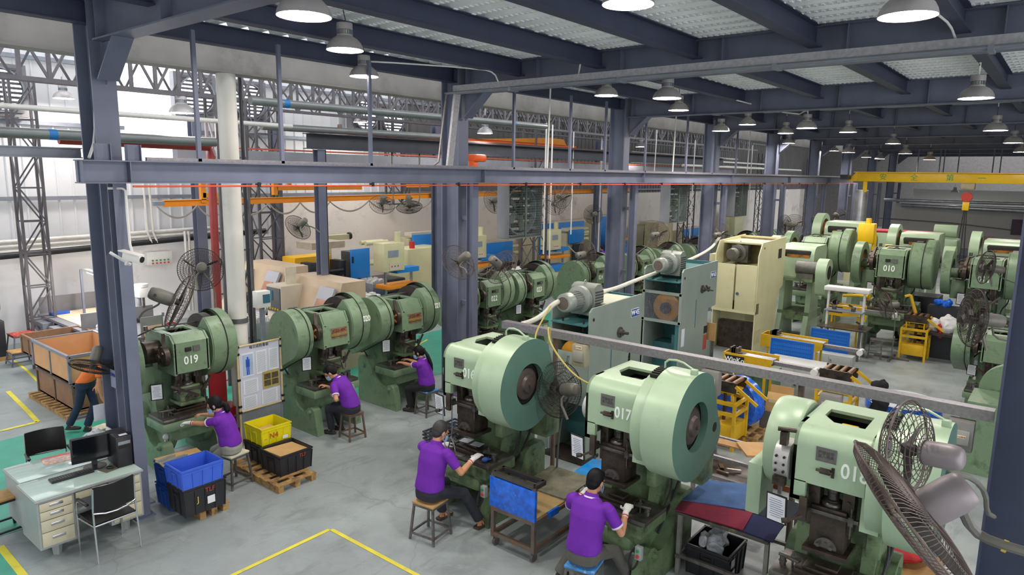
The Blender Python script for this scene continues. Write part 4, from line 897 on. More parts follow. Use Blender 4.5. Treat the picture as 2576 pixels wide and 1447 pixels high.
b = MB(); b.tube([(3.19, 9.11, .775), (3.25, 9.2, .768), (3.32, 9.26, .768), (3.36, 9.3, .8)], .0025, 5, smooth=2); mk('mouse_cable', b, CABLE, label='thin black mouse cable running to the computer tower', cat='cable')
t = T('computer_tower', 'black computer tower standing at the right end of the desk', 'computer', (3.37, 9.17, .761), R(-3)); mk('case', MB().bb(-.10, .08, -.19, .19, 0, .40, .008), mat('case_black', '#2c2b2d', .45, .2, .08), t)
b = MB(); b.bb(-.09, .07, -.197, -.188, .02, .38, .004); fp = mk('front_panel', b, BLACKP, t); mk('drive_bay', MB().bb(-.08, .06, -.201, -.194, .30, .34), LSTEEL, fp); mk('drive_bay', MB().bb(-.08, .06, -.201, -.194, .25, .285), BLK, fp); mk('paper_note', MB().bb(-.04, .05, -.15, -.09, .401, .404), PAPER, t)
t = T('pen_cup', 'white cup of pens between the monitor and the tower', 'cup', (3.37, 9.42, .761)); mk('cup', MB().lathe([(.038, 0), (.042, .12), (.038, .12), (.035, .01), (.001, .01)], n=20, caps=False), WHITEP, t)
for i in range(3): mk('pen', MB().cyl((.01*i-.01, 0, .01), (.02*i-.02, .02, .2+.02*i), .004, n=6), (BLACKP, STEEL, CRBL)[i], t)
mg = mat('magazine_print', '#c9a08a', .5, 0, .5, 14, '#3d7aa8', .9, dscale=9, dlo=.5)
t = T('magazine', 'colourful magazine page with a red title strip on the rear desk', 'magazine', (2.88, 9.87, .761), R(-8)); mk('page', MB().bb(-.17, .17, -.14, .14, 0, .002), mg, t); mk('title_strip', MB().bb(-.17, .17, .09, .14, .002, .003), mat('magazine_red', '#b8463c', .5), t)
mk('cardboard_box', MB().bb(-.11, .11, -.12, .12, 0, .26), mat('printed_box', '#cfc7ad', .7, 0, .35, 12), label='small printed carton on the floor behind the rear desk beside the column', cat='box', loc=fl(262, 1110)+(0,), rot=(0, 0, R(15)))
mk('plastic_bag', crumple(Body().ball((0, 0, .12), (.16, .14, .12)).ball((.08, .05, .16), (.1, .1, .1)), .04, 9), mat('clear_bag', '#c9cdd2', .2, 0, .2, 12, alpha=.75), label='clear plastic bag on the rear desk beside the papers', cat='bag', loc=(3.30, 9.85, .76))
b = MB(); b.box((0, 0, .16), (.015, .22, .32), rot=(0, R(12), 0)); mk('folder', b, WHITEP, label='white folder leaning against the column on the desk', cat='folder', loc=(3.40, 9.62, .765))
# gloves, notices and papers on the near column
t = T('notice_sheet', 'pale notice with blue Chinese lettering taped high on the near column', 'notice', (3.455, 9.45, 1.80), 0); mk('sheet', MB().bb(-.004, 0, -.09, .06, -.12, .12), mat('notice_grey', '#7d8196', .6), t)
text('notice_text', '车间办', .055, mat('ink_blue', '#2b3a8c', .6), t, (-.006, -.01, .05), (R(90), 0, R(-90)))
mk('notice_sheet', MB().box((0, 0, 0), (.16, .004, .22)), PAPER, label='white notice sheet stuck to the left flange of the near column', cat='notice', loc=(3.42, 9.88, 1.25))
# CCTV camera with conduit on the near column
c_ = at(335, 648, 8.0)
t = T('security_camera', 'white security camera mounted on the near left column', 'camera', c_, R(-150)); b = MB(); b.box((0, 0, 0), (.10, .22, .09), rot=(R(-12), 0, 0), ch=.012); b.box((0, -.02, .052), (.11, .27, .012), rot=(R(-12), 0, 0)); mk('camera_housing', b, WHITEP, t); mk('lens', MB().cyl((0, .10, -.02), (0, .118, -.024), .036, n=20), BLACKP, t); mk('mount', MB().tube([(0, -.06, -.03), (0, -.1, -.08), (-.1, -.12, -.1), (.0, -.3, .05)], .018, 8), WHITEP, t)
b = MB(); b.tube([at(334, 640, 8.25), at(327, 615, 8.28), at(320, 540, 8.3), at(316, 480, 8.3), at(308, 474, 8.3), at(272, 474, 8.3)], .016, 8); mk('conduit', b, WHITEP, label='white conduit running down the near column to the camera', cat='conduit')
b = MB(); b.tube([at(229, 0, 8.55), at(236, 120, 8.55), at(238, 250, 8.55), at(240, 350, 8.5), at(224, 397, 8.35)], .018, 8, smooth=1); mk('conduit', b, WHITEP, label='white conduit on the upper part of the near column', cat='conduit')
# ---------------- notice board
zt, zb = onY(600, 872, 10.22)[1], onY(610, 1035, 10.22)[1]
t = T('notice_board', 'free standing white notice board with bamboo frame and clipped papers', 'notice board', (5.98, 10.22, 0), R(2)); W = .40
mk('board', MB().bb(-W, W, -.01, .01, zb, zt), mat('board_white', '#c4c6d4', .5, 0, .03), t)
BAM = mat('bamboo', '#c6b183', .5, 0, .12, 9); b = MB()
for x in (-W, W): b.tube([(x, -.02, .0 if x < 0 else zb-.0), (x, -.02, zt+.03)], .018, 10)
for z in (zt, zb): b.tube([(-W-.02, -.02, z), (W+.02, -.02, z)], .016, 10)
mk('bamboo_frame', b, BAM, t); b = MB()
for x in (-W, W):
    for z in (zt, zt-.12, (zt+zb)/2, zb+.1, zb): b.box((x, -.035, z), (.05, .03, .035))
mk('binder_clip', b, BLACKP, t)
mk('lower_panel', MB().bb(-W, W, -.01, .015, .12, zb-.02), mat('panel_grey', '#7f8488', .5, .2), t); mk('board_leg', MB().bb(W-.03, W, -.02, .02, 0, zt), LSTEEL, t); mk('board_leg', MB().bb(-W, -W+.03, -.02, .02, 0, zt), LSTEEL, t)
H_ = zt-zb
for x, z, w_, h_ in ((-.22, .70, .24, .40), (.03, .70, .22, .40), (.26, .71, .2, .38), (-.18, .36, .3, .24), (-.2, .12, .28, .2), (.16, .13, .34, .24)):
    p = mk('posted_sheet', MB().box((x, -.014, zb+z*H_), (w_*.9, .004, h_*H_*.9)), PAPER, t); b = MB(); q = h_*H_*.38
    while q > -h_*H_*.38 and x != -.22: b.box((x, -.0165, zb+z*H_+q), (w_*.72, .001, .004)); q -= .018
    if x != -.22: mk('printed_lines', b, mat('ink', '#6b7078', .8), p)
    else:
        mk('photo', MB().box((x, -.017, zb+z*H_), (w_*.8, .002, h_*H_*.8)), mat('photo_bg', '#9fb0c8', .6), p)
        cz_ = zb+z*H_; mk('photo_figure', MB().box((x, -.0185, cz_+.03), (.07, .001, .13)).box((x-.015, -.0185, cz_-.10), (.022, .001, .14)).box((x+.015, -.0185, cz_-.10), (.022, .001, .14)).box((x, -.0185, cz_+.115), (.03, .001, .036)), mat('figure_blue', '#1f4fb0', .6), p)
p = mk('framed_photo', MB().box((.2, -.016, zb+.40*H_), (.32, .006, .27*H_)), mat('frame_yellow', '#a89a58', .6), t)
for i in (-1, 1):
    for j in (-1, 1): mk('photo_picture', MB().box((.2+.073*i, -.02, zb+.40*H_+.052*j*H_), (.125, .002, .09*H_)), mat('photo_brown', '#55482f', .6, 0, .5, 30), p)
text('board_title', '每日巡检看板', .06, mat('ink_dark', '#33353c', .7), t, (0, -.014, zt-.05), (R(90), 0, 0))
t = T('steel_cabinet', 'small red steel cabinet left of the notice board', 'cabinet', (5.56, 10.62, 0), R(2)); mk('cabinet_body', MB().bb(-.2, .2, -.17, .17, .04, .62, .006), mat('cabinet_red', '#a02228', .4, .1, .1), t); mk('cabinet_handle', MB().bb(.05, .13, -.185, -.17, .45, .48, .004), LSTEEL, t)
b = MB(); b.bb(-.02, .02, -.5, .5, 0, 1.25); mk('checker_plate', b, mat('checker_plate', '#8d8d90', .4, .6, .25, 40), label='upright grey checker plate panel behind the red cabinet', cat='panel', loc=(5.30, 11.25, 0))
# red fire box behind press 019's drum
mk('red_board', MB().bb(-.15, .15, -.02, .02, 0, 1.6), mat('cabinet_red', '#a02228'), label='tall narrow red panel just behind the wheel guard of press 019', cat='board', loc=(5.62, 10.95, 0))
# ---------------- handcart
t = T('hand_cart', 'rusty push cart with blue wrapped end panel and plywood deck', 'cart', (0, 0, 0)); x0, x1, y0, y1, zd = 5.98, 7.3, 4.46, 5.08, .50
b = MB(); b.beam((x0, y0, zd), (x1, y0, zd), .05, .05); b.beam((x0, y1, zd), (x1, y1, zd), .05, .05); b.beam((x1, y0, zd), (x1, y1, zd), .05, .05)
for y in (y0, y1): b.beam((x0, y, .12), (x0, y, .93), .045, .045); b.beam((x0, y, .16), (x1-.1, y, .16), .04, .05); b.beam((x1-.1, y, .12), (x1-.1, y, zd), .04, .04)
b.beam((x0, y0, .16), (x0, y1, .16), .04, .05); b.beam((x0, y0, zd), (x0, y1, zd), .05, .06); mk('cart_frame', b, RUST, t)
b = MB(); b.beam((x0, y0, .94), (x0, y1, .94), .05, .05); b.beam((x0+.17, y0, .94), (x0+.17, y1, .94), .05, .05); b.beam((x0, y0, .94), (x0+.19, y0, .94), .05, .05); b.beam((x0, y1, .94), (x0+.19, y1, .94), .05, .05); mk('push_handle', b, mat('worn_steel', '#5c5654', .35, .7, .2, 12), t)
mk('wrapped_panel', MB().bb(x0-.03, x0+.01, y0-.03, y1+.04, .52, .90, .004), WRAP, t, label='blue stretch film around the end panel'); mk('wrap_tape', MB().bb(x0+.25, x0+.46, y0-.03, y0+.0, .46, .54), WRAP, t)
mk('plywood_deck', MB().bb(x0+.02, x0+.62, y0+.0, y1-.02, zd+.025, zd+.04), mat('plywood', '#a98d5c', .7, 0, .12, 5), t); mk('worn_board', MB().box((x0+.98, (y0+y1)/2+.05, zd+.055), (.72, .66, .018), rot=(0, R(-1), R(3))), mat('oily_board', '#77745f', .6, 0, .3, 6, '#4a4a3e', .7, dscale=5, dlo=.5), t)
for x in (x0+.03, x1-.15):
    for y in (y0+.02, y1-.02): w_ = mk('caster', MB().cyl((x-.0, y-.018, .052), (x, y+.018, .052), .052, n=20), mat('caster_grey', '#57504c', .6, 0, .2), t); mk('caster_fork', MB().bb(x-.02, x+.02, y-.026, y+.026, .08, .125), RUST, w_)
# ---------------- cloth covered work table
t = T('work_table', 'steel work table covered with red and blue cloth pads, beside press 017', 'table', (0, 0, 0)); x0, x1, y0, y1 = 6.86, 7.95, 2.08, 3.10
b = MB()
for x in (x0+.05, x1-.03):
    for y in (y0+.02, y1-.02): mk('leg', MB().beam((x, y, 0), (x, y, .74), .045, .045), mat('table_leg_grey', '#8b8884', .5, .3, .15, 8), t)
b.bb(x0, x1, y0, y1, .73, .76); mk('table_top', b, mat('chipped_board', '#4a4642', .6, 0, .2, 8, '#a08a5a', .7, dscale=6, dlo=.55), t)
b = MB(); b.beam((x0+.05, y0, .22), (x0+.05, y1, .22), .04, .04); b.beam((x1, y0, .22), (x1, y1, .22), .04, .04); b.beam((x0, y1-.02, .22), (x1, y1-.02, .22), .04, .04); mk('stretcher', b, STOOLM, t)
def pad(label, pts, z, m): mk('cloth_pad', MB().prism(pts, 'z', z, z+.012), m, label=label, cat='cloth', group='cloth pads on the work table')
q = [fl(*p, .79) for p in ((1706, 1274), (1767, 1241), (1875, 1289), (1828, 1320))]
pad('dark red cloth pad on the near left corner of the work table', [(6.84, 3.12), (7.12, 3.16), (7.36, 2.42), (6.90, 2.36)], .775, mat('pad_red', '#7a1a35', .9, 0, .1, 20, bump=.4))
pad('grey blue cloth pad on the rear half of the work table', [(7.10, 3.16), (7.78, 3.18), (8.02, 2.72), (7.40, 2.36)], .785, mat('pad_blue', '#44618e', .95, 0, .18, 8, bump=.4))
pad('black blue cloth pad in the middle of the work table', [(7.34, 2.52), (7.98, 2.68), (7.94, 2.06), (7.40, 2.04)], .765, mat('pad_black', '#1b2029', .9, 0, .25, 10)); pad('navy cloth pad at the front right edge of the work table', [(6.90, 2.40), (7.36, 2.50), (7.44, 2.08), (6.88, 2.04)], .762, mat('pad_navy', '#1c2450', .9, 0, .12, 10))
b = Body(); [b.ball((random.uniform(-.16, .16), random.uniform(-.14, .14), random.uniform(-.02, .06)), (random.uniform(.07, .13), random.uniform(.06, .1), random.uniform(.05, .08)), rot=(random.random()*3, random.random()*3, 0)) for _ in range(9)]
mk('plastic_bag', crumple(b, .05, 8), mat('clear_bag', '#c9cdd2'), label='heap of clear plastic bags in the black crate under the work table', cat='bag', loc=(7.24, 2.78, .32), kind='stuff')
# ---------------- stack of welded wire frames by the older man
FRM = mat('frame_steel', '#55585e', .35, .6, .2, 15)
STK = []
ORD = ('topmost', 'second', 'third', 'fourth', 'fifth', 'sixth', 'seventh', 'eighth', 'lowest')
for cx, cy, n, z0, nm in ((7.36, 7.38, 9, 0, 'near left'), (7.72, 7.32, 9, .04, 'rear left'), (7.40, 6.92, 8, 0, 'near right'), (7.78, 6.86, 8, .02, 'rear right')):
    for i in range(n): k = n-1-i; STK.append((cx+random.uniform(-.012, .012), cy+random.uniform(-.012, .012), z0+.008+.055*i, random.uniform(-2, 2), '%s welded steel grid %sin the %s stack behind the older man' % (ORD[k] if i else 'lowest', 'from the top ' if 0 < k and i else '', nm)))
base = None
for x, y, z, a, lb in STK:
    if base is None:
        b = MB()
        for s in (-1, 1): b.bb(-.17, .17, s*.21-.014, s*.21+.014, 0, .025); b.bb(s*.158-.014, s*.158+.014, -.21, .21, 0, .025)
        b.bb(-.15, .15, -.03, -.01, .003, .02); b.bb(-.15, .15, .07, .085, .003, .02); b.bb(-.05, -.035, -.2, .2, .003, .02); b.bb(.04, .1, -.03, .08, .003, .02)
        base = mk('metal_grid', b, FRM, label=lb, cat='metal grid', group='welded grids stacked behind the older man', loc=(x, y, z), rot=(0, 0, R(a)))
    else: dup(base, (x, y, z), R(a), lb)
# ---------------- wireway over the machines
b = MB(); b.beam((8.0, .38, 2.24), (8.0, 6.62, 2.22), .13, .11); ww = mk('cable_trunking', b, GALV, label='long grey metal cable trunking crossing above the near presses', cat='trunking')
for y in (5.66, 2.2):
    mk('support_post', MB().cyl((8.02, y, 0), (8.02, y, 2.18), .035, n=14), RUST, ww)
for j, (px, py, lb, tx) in enumerate(((1462, 875, 'beige switch box with an orange warning label under the trunking left of press 017', 1), (1790, 950, 'pale box with warning label above the wheel guard of press 017', 0), (2090, 1018, 'grey switch box with orange stripe under the trunking above press 018', 1), (2418, 1085, 'grey switch box under the trunking near the right column', 1))):
    Y_ = onX(px, py, 7.93)[0]
    t = T('switch_box', lb, 'switch box', (7.93, Y_, 2.02), R(-90), 'switch boxes hanging under the trunking'); mk('box_body', MB().bb(-.11, .11, -.07, .06, -.17, .14, .01), mat('box_beige', '#a39f88', .5, .1, .1, 8) if j == 0 else mat('box_grey2', '#85827e', .5, .1, .1, 8), t)
    mk('box_cover', MB().bb(-.08, .08, -.085, -.07, -.1, .05, .006), mat('cover_grey', '#9a9892', .45), t); mk('warning_label', MB().bb(-.05, .05, -.088, -.084, -.03, .0) if j else MB().bb(-.05, .06, -.075, -.071, .08, .13), mat('label_white', '#dcd4c4', .6), t)
    text('label_text', '▲小心触电', .02, mat('ink_orange', '#c07a2a', .6), t, (0, -.0895 if j else -.0765, -.015 if j else .105), (R(90), 0, 0))
def hose(label, pts, r, m, cat='cable', sm=3): return mk('hose' if cat == 'hose' else 'cable', MB().tube(pts, r, 8, smooth=sm), m, label=label, cat=cat)
YHOSE = mat('yellow_hose', '#b5a25a', .5)
hose('yellow hose looping over the trunking and hanging to press 017', [at(*p) for p in ((1385, 770, 10.2), (1350, 830, 9.8), (1345, 860, 9.7), (1365, 880, 9.6), (1382, 860, 9.5), (1385, 828, 9.4), (1378, 822, 9.4), (1382, 860, 9.2), (1410, 905, 9.0), (1450, 950, 8.6), (1500, 974, 8.2))], .012, YHOSE, 'hose')
hose('grey flexible conduit from the beige switch box to the fan behind the 01 press', [at(*p) for p in ((1430, 895, 9.3), (1425, 930, 9.3), (1400, 945, 9.2), (1372, 952, 9.0))], .018, STOOLM)
WC = mat('white_conduit_hose', '#cfcfbf', .5)
hose('thick white bundled conduit running from the cream machine over the grey presses', [at(*p) for p in ((1820, 585, 22), (1808, 600, 21), (1790, 625, 20), (1745, 650, 18), (1660, 683, 15), (1600, 705, 13.4), (1545, 728, 12.4), (1500, 737, 11.6), (1400, 755, 10.6), (1370, 790, 10.6), (1340, 808, 10.6), (1312, 816, 10.6))], .04, WC, 'conduit')
# ---------------- blue film sheet on a small table behind press 017
t = T('side_table', 'small table carrying a sheet of bright blue film, behind press 017', 'table', (7.62, 4.50, 0), R(4)); mk('blue_film_sheet', MB().bb(-.28, .35, -.30, .38, .52, .535, .003), FILM, t, label='bright blue film sheet')
for x, y in ((-.2, -.25), (.25, -.25), (-.2, .3), (.25, .3)): mk('leg', MB().beam((x, y, 0), (x, y, .52), .03, .03), STOOLM, t)
# objects on the machines
mk('work_glove', Body().ball((0, 0, .03), (.05, .04, .03)).cap((.03, 0, .03), (.09, .02, .02), .013, .01).cap((.03, .02, .03), (.08, .05, .02), .013, .01).cap((.02, -.02, .03), (.08, -.03, .02), .013, .01), mat('glove_blue', '#3a5aa8', .9, 0, .1, 20), label='blue knitted glove lying on the 01 press table', cat='glove', loc=(6.32, 5.52, .84))
mk('work_glove', Body().ball((0, 0, .04), (.06, .04, .05)).cap((.02, 0, .0), (.04, -.02, -.08), .014, .01).cap((0, 0, .0), (0, -.02, -.09), .014, .01).cap((-.02, 0, .0), (-.05, -.02, -.07), .014, .01), GLOVE, label='loose white glove hanging on the foot of press 019', cat='glove', loc=fl(420, 1105, .50)+(.50,))
hk = MB(); hk.tube([(6.02, 5.98, 1.55), (6.02, 5.98, 1.2), (5.98, 6.0, 1.1), (5.96, 6.06, .95), (6.0, 5.98, .86), (6.04, 5.95, .98), (6.03, 5.97, 1.1), (6.0, 5.99, 1.2)], .008, 6, smooth=1); mk('wire_hook', hk, CHROME, label='bent bright wire tongs hanging before the 01 press, left one', cat='tongs'); hk = MB(); hk.tube([(6.02, 5.82, 1.55), (6.02, 5.82, 1.2), (5.99, 5.84, 1.1), (5.97, 5.86, .95), (6.0, 5.80, .84), (6.04, 5.77, .95), (6.03, 5.80, 1.1), (6.0, 5.82, 1.2)], .008, 6, smooth=1); mk('wire_hook', hk, CHROME, label='bent bright wire tongs hanging before the 01 press, right one', cat='tongs')
for i, (x, y) in enumerate(((6.46, 5.98), (6.46, 5.78))): mk('metal_blank', MB().box((0, 0, 0), (.13, .15, .003)), mat('blank_white', '#c9c9d4', .35, .3), label=('left', 'right')[i]+' pale metal blank lying on the die of the 01 press', cat='metal plate', loc=(x, y, .965), rot=(0, 0, R(8)))
# ================================================================ GREY AND CREAM PRESSES
GP = mat('press_grey', '#8d9a90', .42, .1, .06, 2, '#6f776c', .4, dscale=3, dlo=.58)
TEAL = mat('press_teal', '#3f7375', .45, .1, .12, 6)
CRM = mat('press_cream', '#cdc89e', .45, .05, .07, 2, '#a39a62', .5, dscale=2.5, dlo=.58)
MOTG = mat('motor_grey', '#949a92', .4, .3, .12, 8)
BADGE = mat('badge_blue', '#24459c', .4)
def motor(t, x, y, z, s=1.0, m=MOTG):
    b = MB(); b.lathe([(.05, 0), (.13, .01), (.15, .04), (.155, .17)], (x, y, z), (1, 0, 0), 28); mo = mk('fan_cowl', b, m, t)
    b = MB(); b.lathe([(.001, -.002), (.1, -.002), (.1, .01)], (x, y, z), (1, 0, 0), 24, caps=False); mk('cowl_grille', b, mat('grille_brown', '#5a5149', .6, 0, .3, 60), mo)
    b = MB(); b.cyl((x+.17, y, z), (x+.40, y, z), .125, n=24)
    for i in range(22):
        a = 2*math.pi*i/22; b.box((x+.285, y+.135*math.cos(a), z+.135*math.sin(a)), (.23, .006, .04), rot=(a-R(90), 0, 0))
    mk('motor_body', b, m, t)
    b = MB(); b.lathe([(.14, .40), (.22, .43), (.225, .50), (.2, .52)], (x, y, z), (1, 0, 0), 32); mk('gear_flange', b, m, t)
    b = MB(); b.prism([(x+.52, z-.25), (x+.52, z+.2), (x+.60, z+.25), (x+.72, z+.25), (x+.80, z+.12), (x+.80, z-.25)], 'y', y-.24, y+.2); g = mk('gearbox', b, m, t)
    b = MB()
    for i in range(8): b.bb(x+.55, x+.78, y-.247, y-.238, z-.2+.045*i, z-.175+.045*i)
    mk('louvre', b, mat('louvre_dark', '#3c3c38', .6), g)
    b = MB(); b.tube([(x+.62+.03*math.cos(a/6*math.pi), y, z+.27+.03*math.sin(a/6*math.pi)) for a in range(13)], .008, 6); mk('lifting_eye', b, m, g)
def side_press(name, label, x0, y0, W, D, Ht, M, badge, style):
    t = T(name, label, 'press', (x0, y0, 0), 0)
    zc = 1.62*Ht/2.5
    prof = [(0, 0), (0, Ht-.10), (.07, Ht-.04), (D, Ht), (D, zc-.05), (D-.38, zc-.08), (D-.40, zc-.16), (D-.40, .95), (D-.25, .9), (D-.05, .88), (D-.05, .1), (D-.2, 0)]
    if style == 'cream': prof = [(0, 0), (0, Ht-.38), (.22, Ht-.06), (D, Ht), (D, 1.15*Ht/2.95+.45), (D-.25, 1.5), (D-.4, 1.3), (D-.4, 0)]
    for s, y in ((0, 0), (1, W)): mk('side_plate', MB().prism(prof, 'y', y-(.03 if s else 0), y+(.0 if s else .03)), M, t)
    b = MB(); b.bb(D-.06, D-.02, .03, W-.03, zc, Ht-.03); b.bb(.45, D-.05, .03, W-.03, Ht-.14, Ht-.10); mk('frame_core', b, TEAL if style != 'cream' else M, t); mk('bed_core', MB().bb(.5, D-.4, .03, W-.03, .2, .95), TEAL if style != 'cream' else M, t)
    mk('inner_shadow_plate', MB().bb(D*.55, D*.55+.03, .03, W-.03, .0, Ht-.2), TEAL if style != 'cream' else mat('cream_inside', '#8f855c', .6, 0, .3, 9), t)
    if style == 'w45':
        mk('rear_cover', MB().bb(-.012, .02, .01, W-.01, .92, 1.75, .003), M, t); mk('cover_bolt', MB().cyl((-.02, .04, 1.7), (0, .04, 1.7), .014, n=8), IRON, t)
        mk('top_cover', MB().bb(.55, D-.2, .03, W-.03, Ht-.06, Ht-.035), mat('cover_pale', '#c7cbb4', .5, 0, .06, 6), t)
    if style == 'w63':
        fr = MB()
        for z in (1.52, 2.12): fr.bb(-.015, .02, .0, W, z-.03, z+.03)
        for y in (.02, W-.02): fr.bb(-.015, .02, y-.03, y+.03, 1.5, 2.14)
        g = mk('guard_frame', fr, M, t); b = MB(); n = 26
        for i in range(n+1):
            y = .03+(W-.06)*i/n; b.bb(-.002, .002, y-.002, y+.002, 1.54, 2.10)
        for i in range(24): z = 1.54+.56*i/23; b.bb(-.002, .002, .03, W-.03, z-.002, z+.002)
        mk('mesh_panel', b, LSTEEL, g)
        mk('lower_teal_post', MB().bb(.02, .08, .02, .12, 0, 1.5).bb(.3, .4, .2, .32, 0, 1.2), TEAL, t); mk('front_post', MB().bb(-.0, .04, W-.06, W, 0, 1.5), M, t)
    if style in ('w45', 'w63'):
        zf = 1.80 if style == 'w63' else 1.62
        mk('yellow_flywheel', MB().lathe([(.27, .0), (.30, .02), (.30, .16), (.27, .18), (.24, .12), (.1, .10), (.1, .0)], (.12, W*.45, zf), (1, 0, 0), 40), mat('wheel_yellow', '#c98f1e', .45, .1, .12, 6), t)
        mk('clutch', MB().lathe([(.12, 0), (.12, .06), (.07, .08), (.07, .14)], (-.0 if style == 'w45' else .02, W*.42, zf), (1, 0, 0), 20), DSTEEL, t)
        sh = mk('motor_shelf', MB().bb(-.06, .55, .05, W-.04, Ht-.32, Ht-.30), TEAL, t)
        b = MB(); [b.cyl((x, y, Ht-.42), (x, y, Ht-.24), .016, n=8) for x in (.05, .45) for y in (.15, W-.2)]; mk('shelf_bolt', b, IRON, t)
        motor(t, -.16, W*.55, Ht+.02)
        b = MB(); b.lathe([(.001, .0), (.09, .0), (.09, .02), (.05, .03), (.05, .07), (.025, .075), (.025, .16), (.001, .16)], (D*.56, 0, Ht-.55), (0, -1, 0), 20)
        if style == 'w63': b.beam((D*.56+.03, -.14, Ht-.55), (D*.56-.08, -.12, Ht-.45), .03, .03); b.beam((D*.56, -.14, Ht-.58), (D*.56+.09, -.13, Ht-.5), .03, .03); b.cyl((D*.56, -.15, Ht-.55), (D*.56, -.25, Ht-.55), .018, n=8)
        mk('drive_shaft_end', b, DSTEEL, t)
        p = mk('badge_plate', MB().bb(D-.36, D-.10, -.008, 0, Ht-.36, Ht-.22), WHITEP, t); mk('badge_field', MB().bb(D-.352, D-.108, -.012, -.008, Ht-.352, Ht-.228), BADGE, p)
        text('badge_number', badge, .12, NUMW, p, (D-.165, -.014, Ht-.29), (R(90), 0, 0), bold=.002); text('badge_letter', 'W', .11, NUMW, p, (D-.30, -.014, Ht-.29), (R(90), 0, 0), bold=.003)
        mk('slot', MB().bb(D*.40, D*.40+.03, -.003, .001, Ht-1.35, Ht-.75), TEAL, t); mk('port_hole', MB().cyl((.1, -.003, Ht-.22), (.1, .001, Ht-.22), .028, n=16), IRON, t)
        mk('instruction_sheet', MB().bb(.08, .22, -.004, 0, .95*Ht/2.5, 1.3*Ht/2.5), PAPER, t); mk('red_warning_plate', MB().bb(D*.68, D*.78, -.004, 0, .75, 1.08), mat('warning_red', '#a8483c', .5, 0, .1, 20), t); mk('notice_plate', MB().bb(D*.68, D*.78, -.004, 0, 1.12, 1.28), BLK, t)
        mk('clip_board', MB().bb(D-.2, D-.17, -.12, .1, .9, 1.3), CARD, t); mk('pendant_post', MB().beam((D-.15, -.05, 0), (D-.15, -.05, 1.0), .05, .05), STOOLM, t)
        mk('side_cabinet', MB().bb(.1, .5, W, W+.30, 0, 1.30 if style == 'w45' else 1.65, .01), M, t)
        mk('foot_plate', MB().bb(-.15, .35, -.02, W, 0, .05), OILY, t)
    else:
        mk('rear_body', MB().bb(.05, D-.1, .04, W-.04, 1.35, 2.25), M, t)
        for s in (0, 1): mk('cabinet_door', MB().bb(-.03, .0, W*.02+s*W*.5, W*.48+s*W*.5, 1.12, 2.30, .006), M, t)
        mk('door_sill', MB().bb(-.045, .06, 0, W, 1.05, 1.12), M, t); mk('door_knob', MB().cyl((-.06, W*.42, 1.55), (-.03, W*.42, 1.55), .04, n=16), CHROME, t)
        mk('back_wall', MB().bb(D-.35, D-.30, .03, W-.03, 2.25, Ht-.05), mat('oily_cream', '#7a6c55', .6, 0, .3, 6), t); mk('far_side_box', MB().bb(.1, .6, W, W+.2, 1.2, 2.5), CRM, t)
        motor(t, -.05, W*.62, Ht-.38, m=mat('motor_dark', '#5f605a', .45, .3, .2, 8))
        p = mk('badge_plate', MB().bb(D*.72, D*.84, -.008, 0, Ht-.55, Ht-.3), BLK, t); mk('vent_panel', MB().bb(.02, .2, -.006, 0, 1.05, 1.32), mat('vent_brown', '#6a604a', .6), t); mk('hatch_outline', MB().bb(.05, .45, -.006, 0, .25, .62), mat('cream_hatch', '#bdb58c', .5), t)
        mk('port_hole', MB().cyl((.35, -.003, Ht-.2), (.35, .001, Ht-.2), .03, n=16), IRON, t)
        b = MB(); b.bb(.3, 1.0, .1, W-.1, .0, .75); mk('lower_mechanism', b, OILY, t)
    return t
side_press('frame_press', 'grey press with blue badge W 45 and a motor on top, behind the 01 press', 8.78, 5.56, .74, 1.62, 2.52, GP, '45', 'w45')
side_press('frame_press', 'grey press with blue badge W 63 and mesh guarded yellow flywheel', 12.9, 6.0, .88, 1.75, 2.68, GP, '63', 'w63')
side_press('frame_press', 'tall cream press with double doors and a dark motor on top', 17.3, 6.02, 1.15, 2.0, 2.93, CRM, '', 'cream')
# far presses, green
def rear_press(label, x, y, s=1.0):
    t = T('stamping_press', label, 'press', (x, y, 0), 0, 'green presses seen from behind')
    for sy in (-1, 1): mk('frame_leg', MB().prism([(-.55, 0), (-.25, .9), (-.2, 2.0), (.5, 2.0), (.6, .8), (.8, 0)], 'y', sy*.38-.07, sy*.38+.07), GB, t)
    b = MB(); b.prism(circ(-.15, 2.55, .25, 180, 90, 6)+[(.8, 2.8), (.9, 2.7), (.9, 1.9), (-.4, 1.9)], 'y', -.5, .5); mk('head', b, GB, t)
    b = MB(); b.bb(-.41, -.3, -.42, .42, 2.45, 2.68, .06); mk('head_slot', b, BLK, t); mk('slot_inside', MB().bb(-.415, -.35, -.38, .25, 2.47, 2.55), SPOKE, t)
    o = circ(0, 2.15, .36, 20, 200, 18)+circ(-.1, 1.62, .16, 200, 380, 10)
    b = MB(); b.prism([(p[0]-.55, p[1]) for p in o], 'y', -.98, -.70); mk('belt_guard', b, GB, t); mk('belt_guard_hole', MB().cyl((-.55, -.983, 2.12), (-.55, -.97, 2.12), .2, n=24), BLK, t)
    mk('motor_body', MB().cyl((-.55, -.68, 2.2), (-.55, -.1, 2.2), .2, n=20).bb(-.75, -.35, -.6, -.15, 1.9, 2.05), mat('motor_dark', '#5f605a'), t); mk('motor_bracket', MB().bb(-.75, -.2, -.6, .4, 1.82, 1.9), GBD, t)
    b = MB(); b.lathe([(.42, 0), (.58, .0), (.58, .25), (.42, .25), (.42, 0)], (0.1, .60, 2.45), (0, 1, 0), 40, caps=False); mk('flywheel_guard', b, GB, t); mk('flywheel', MB().lathe([(.05, 0), (.48, 0), (.48, .16), (.05, .16)], (.1, .66, 2.45), (0, 1, 0), 32), SPOKE, t)
    mk('bed', MB().bb(-.3, 1.0, -.45, .45, .6, .85), GBD, t)
    return t
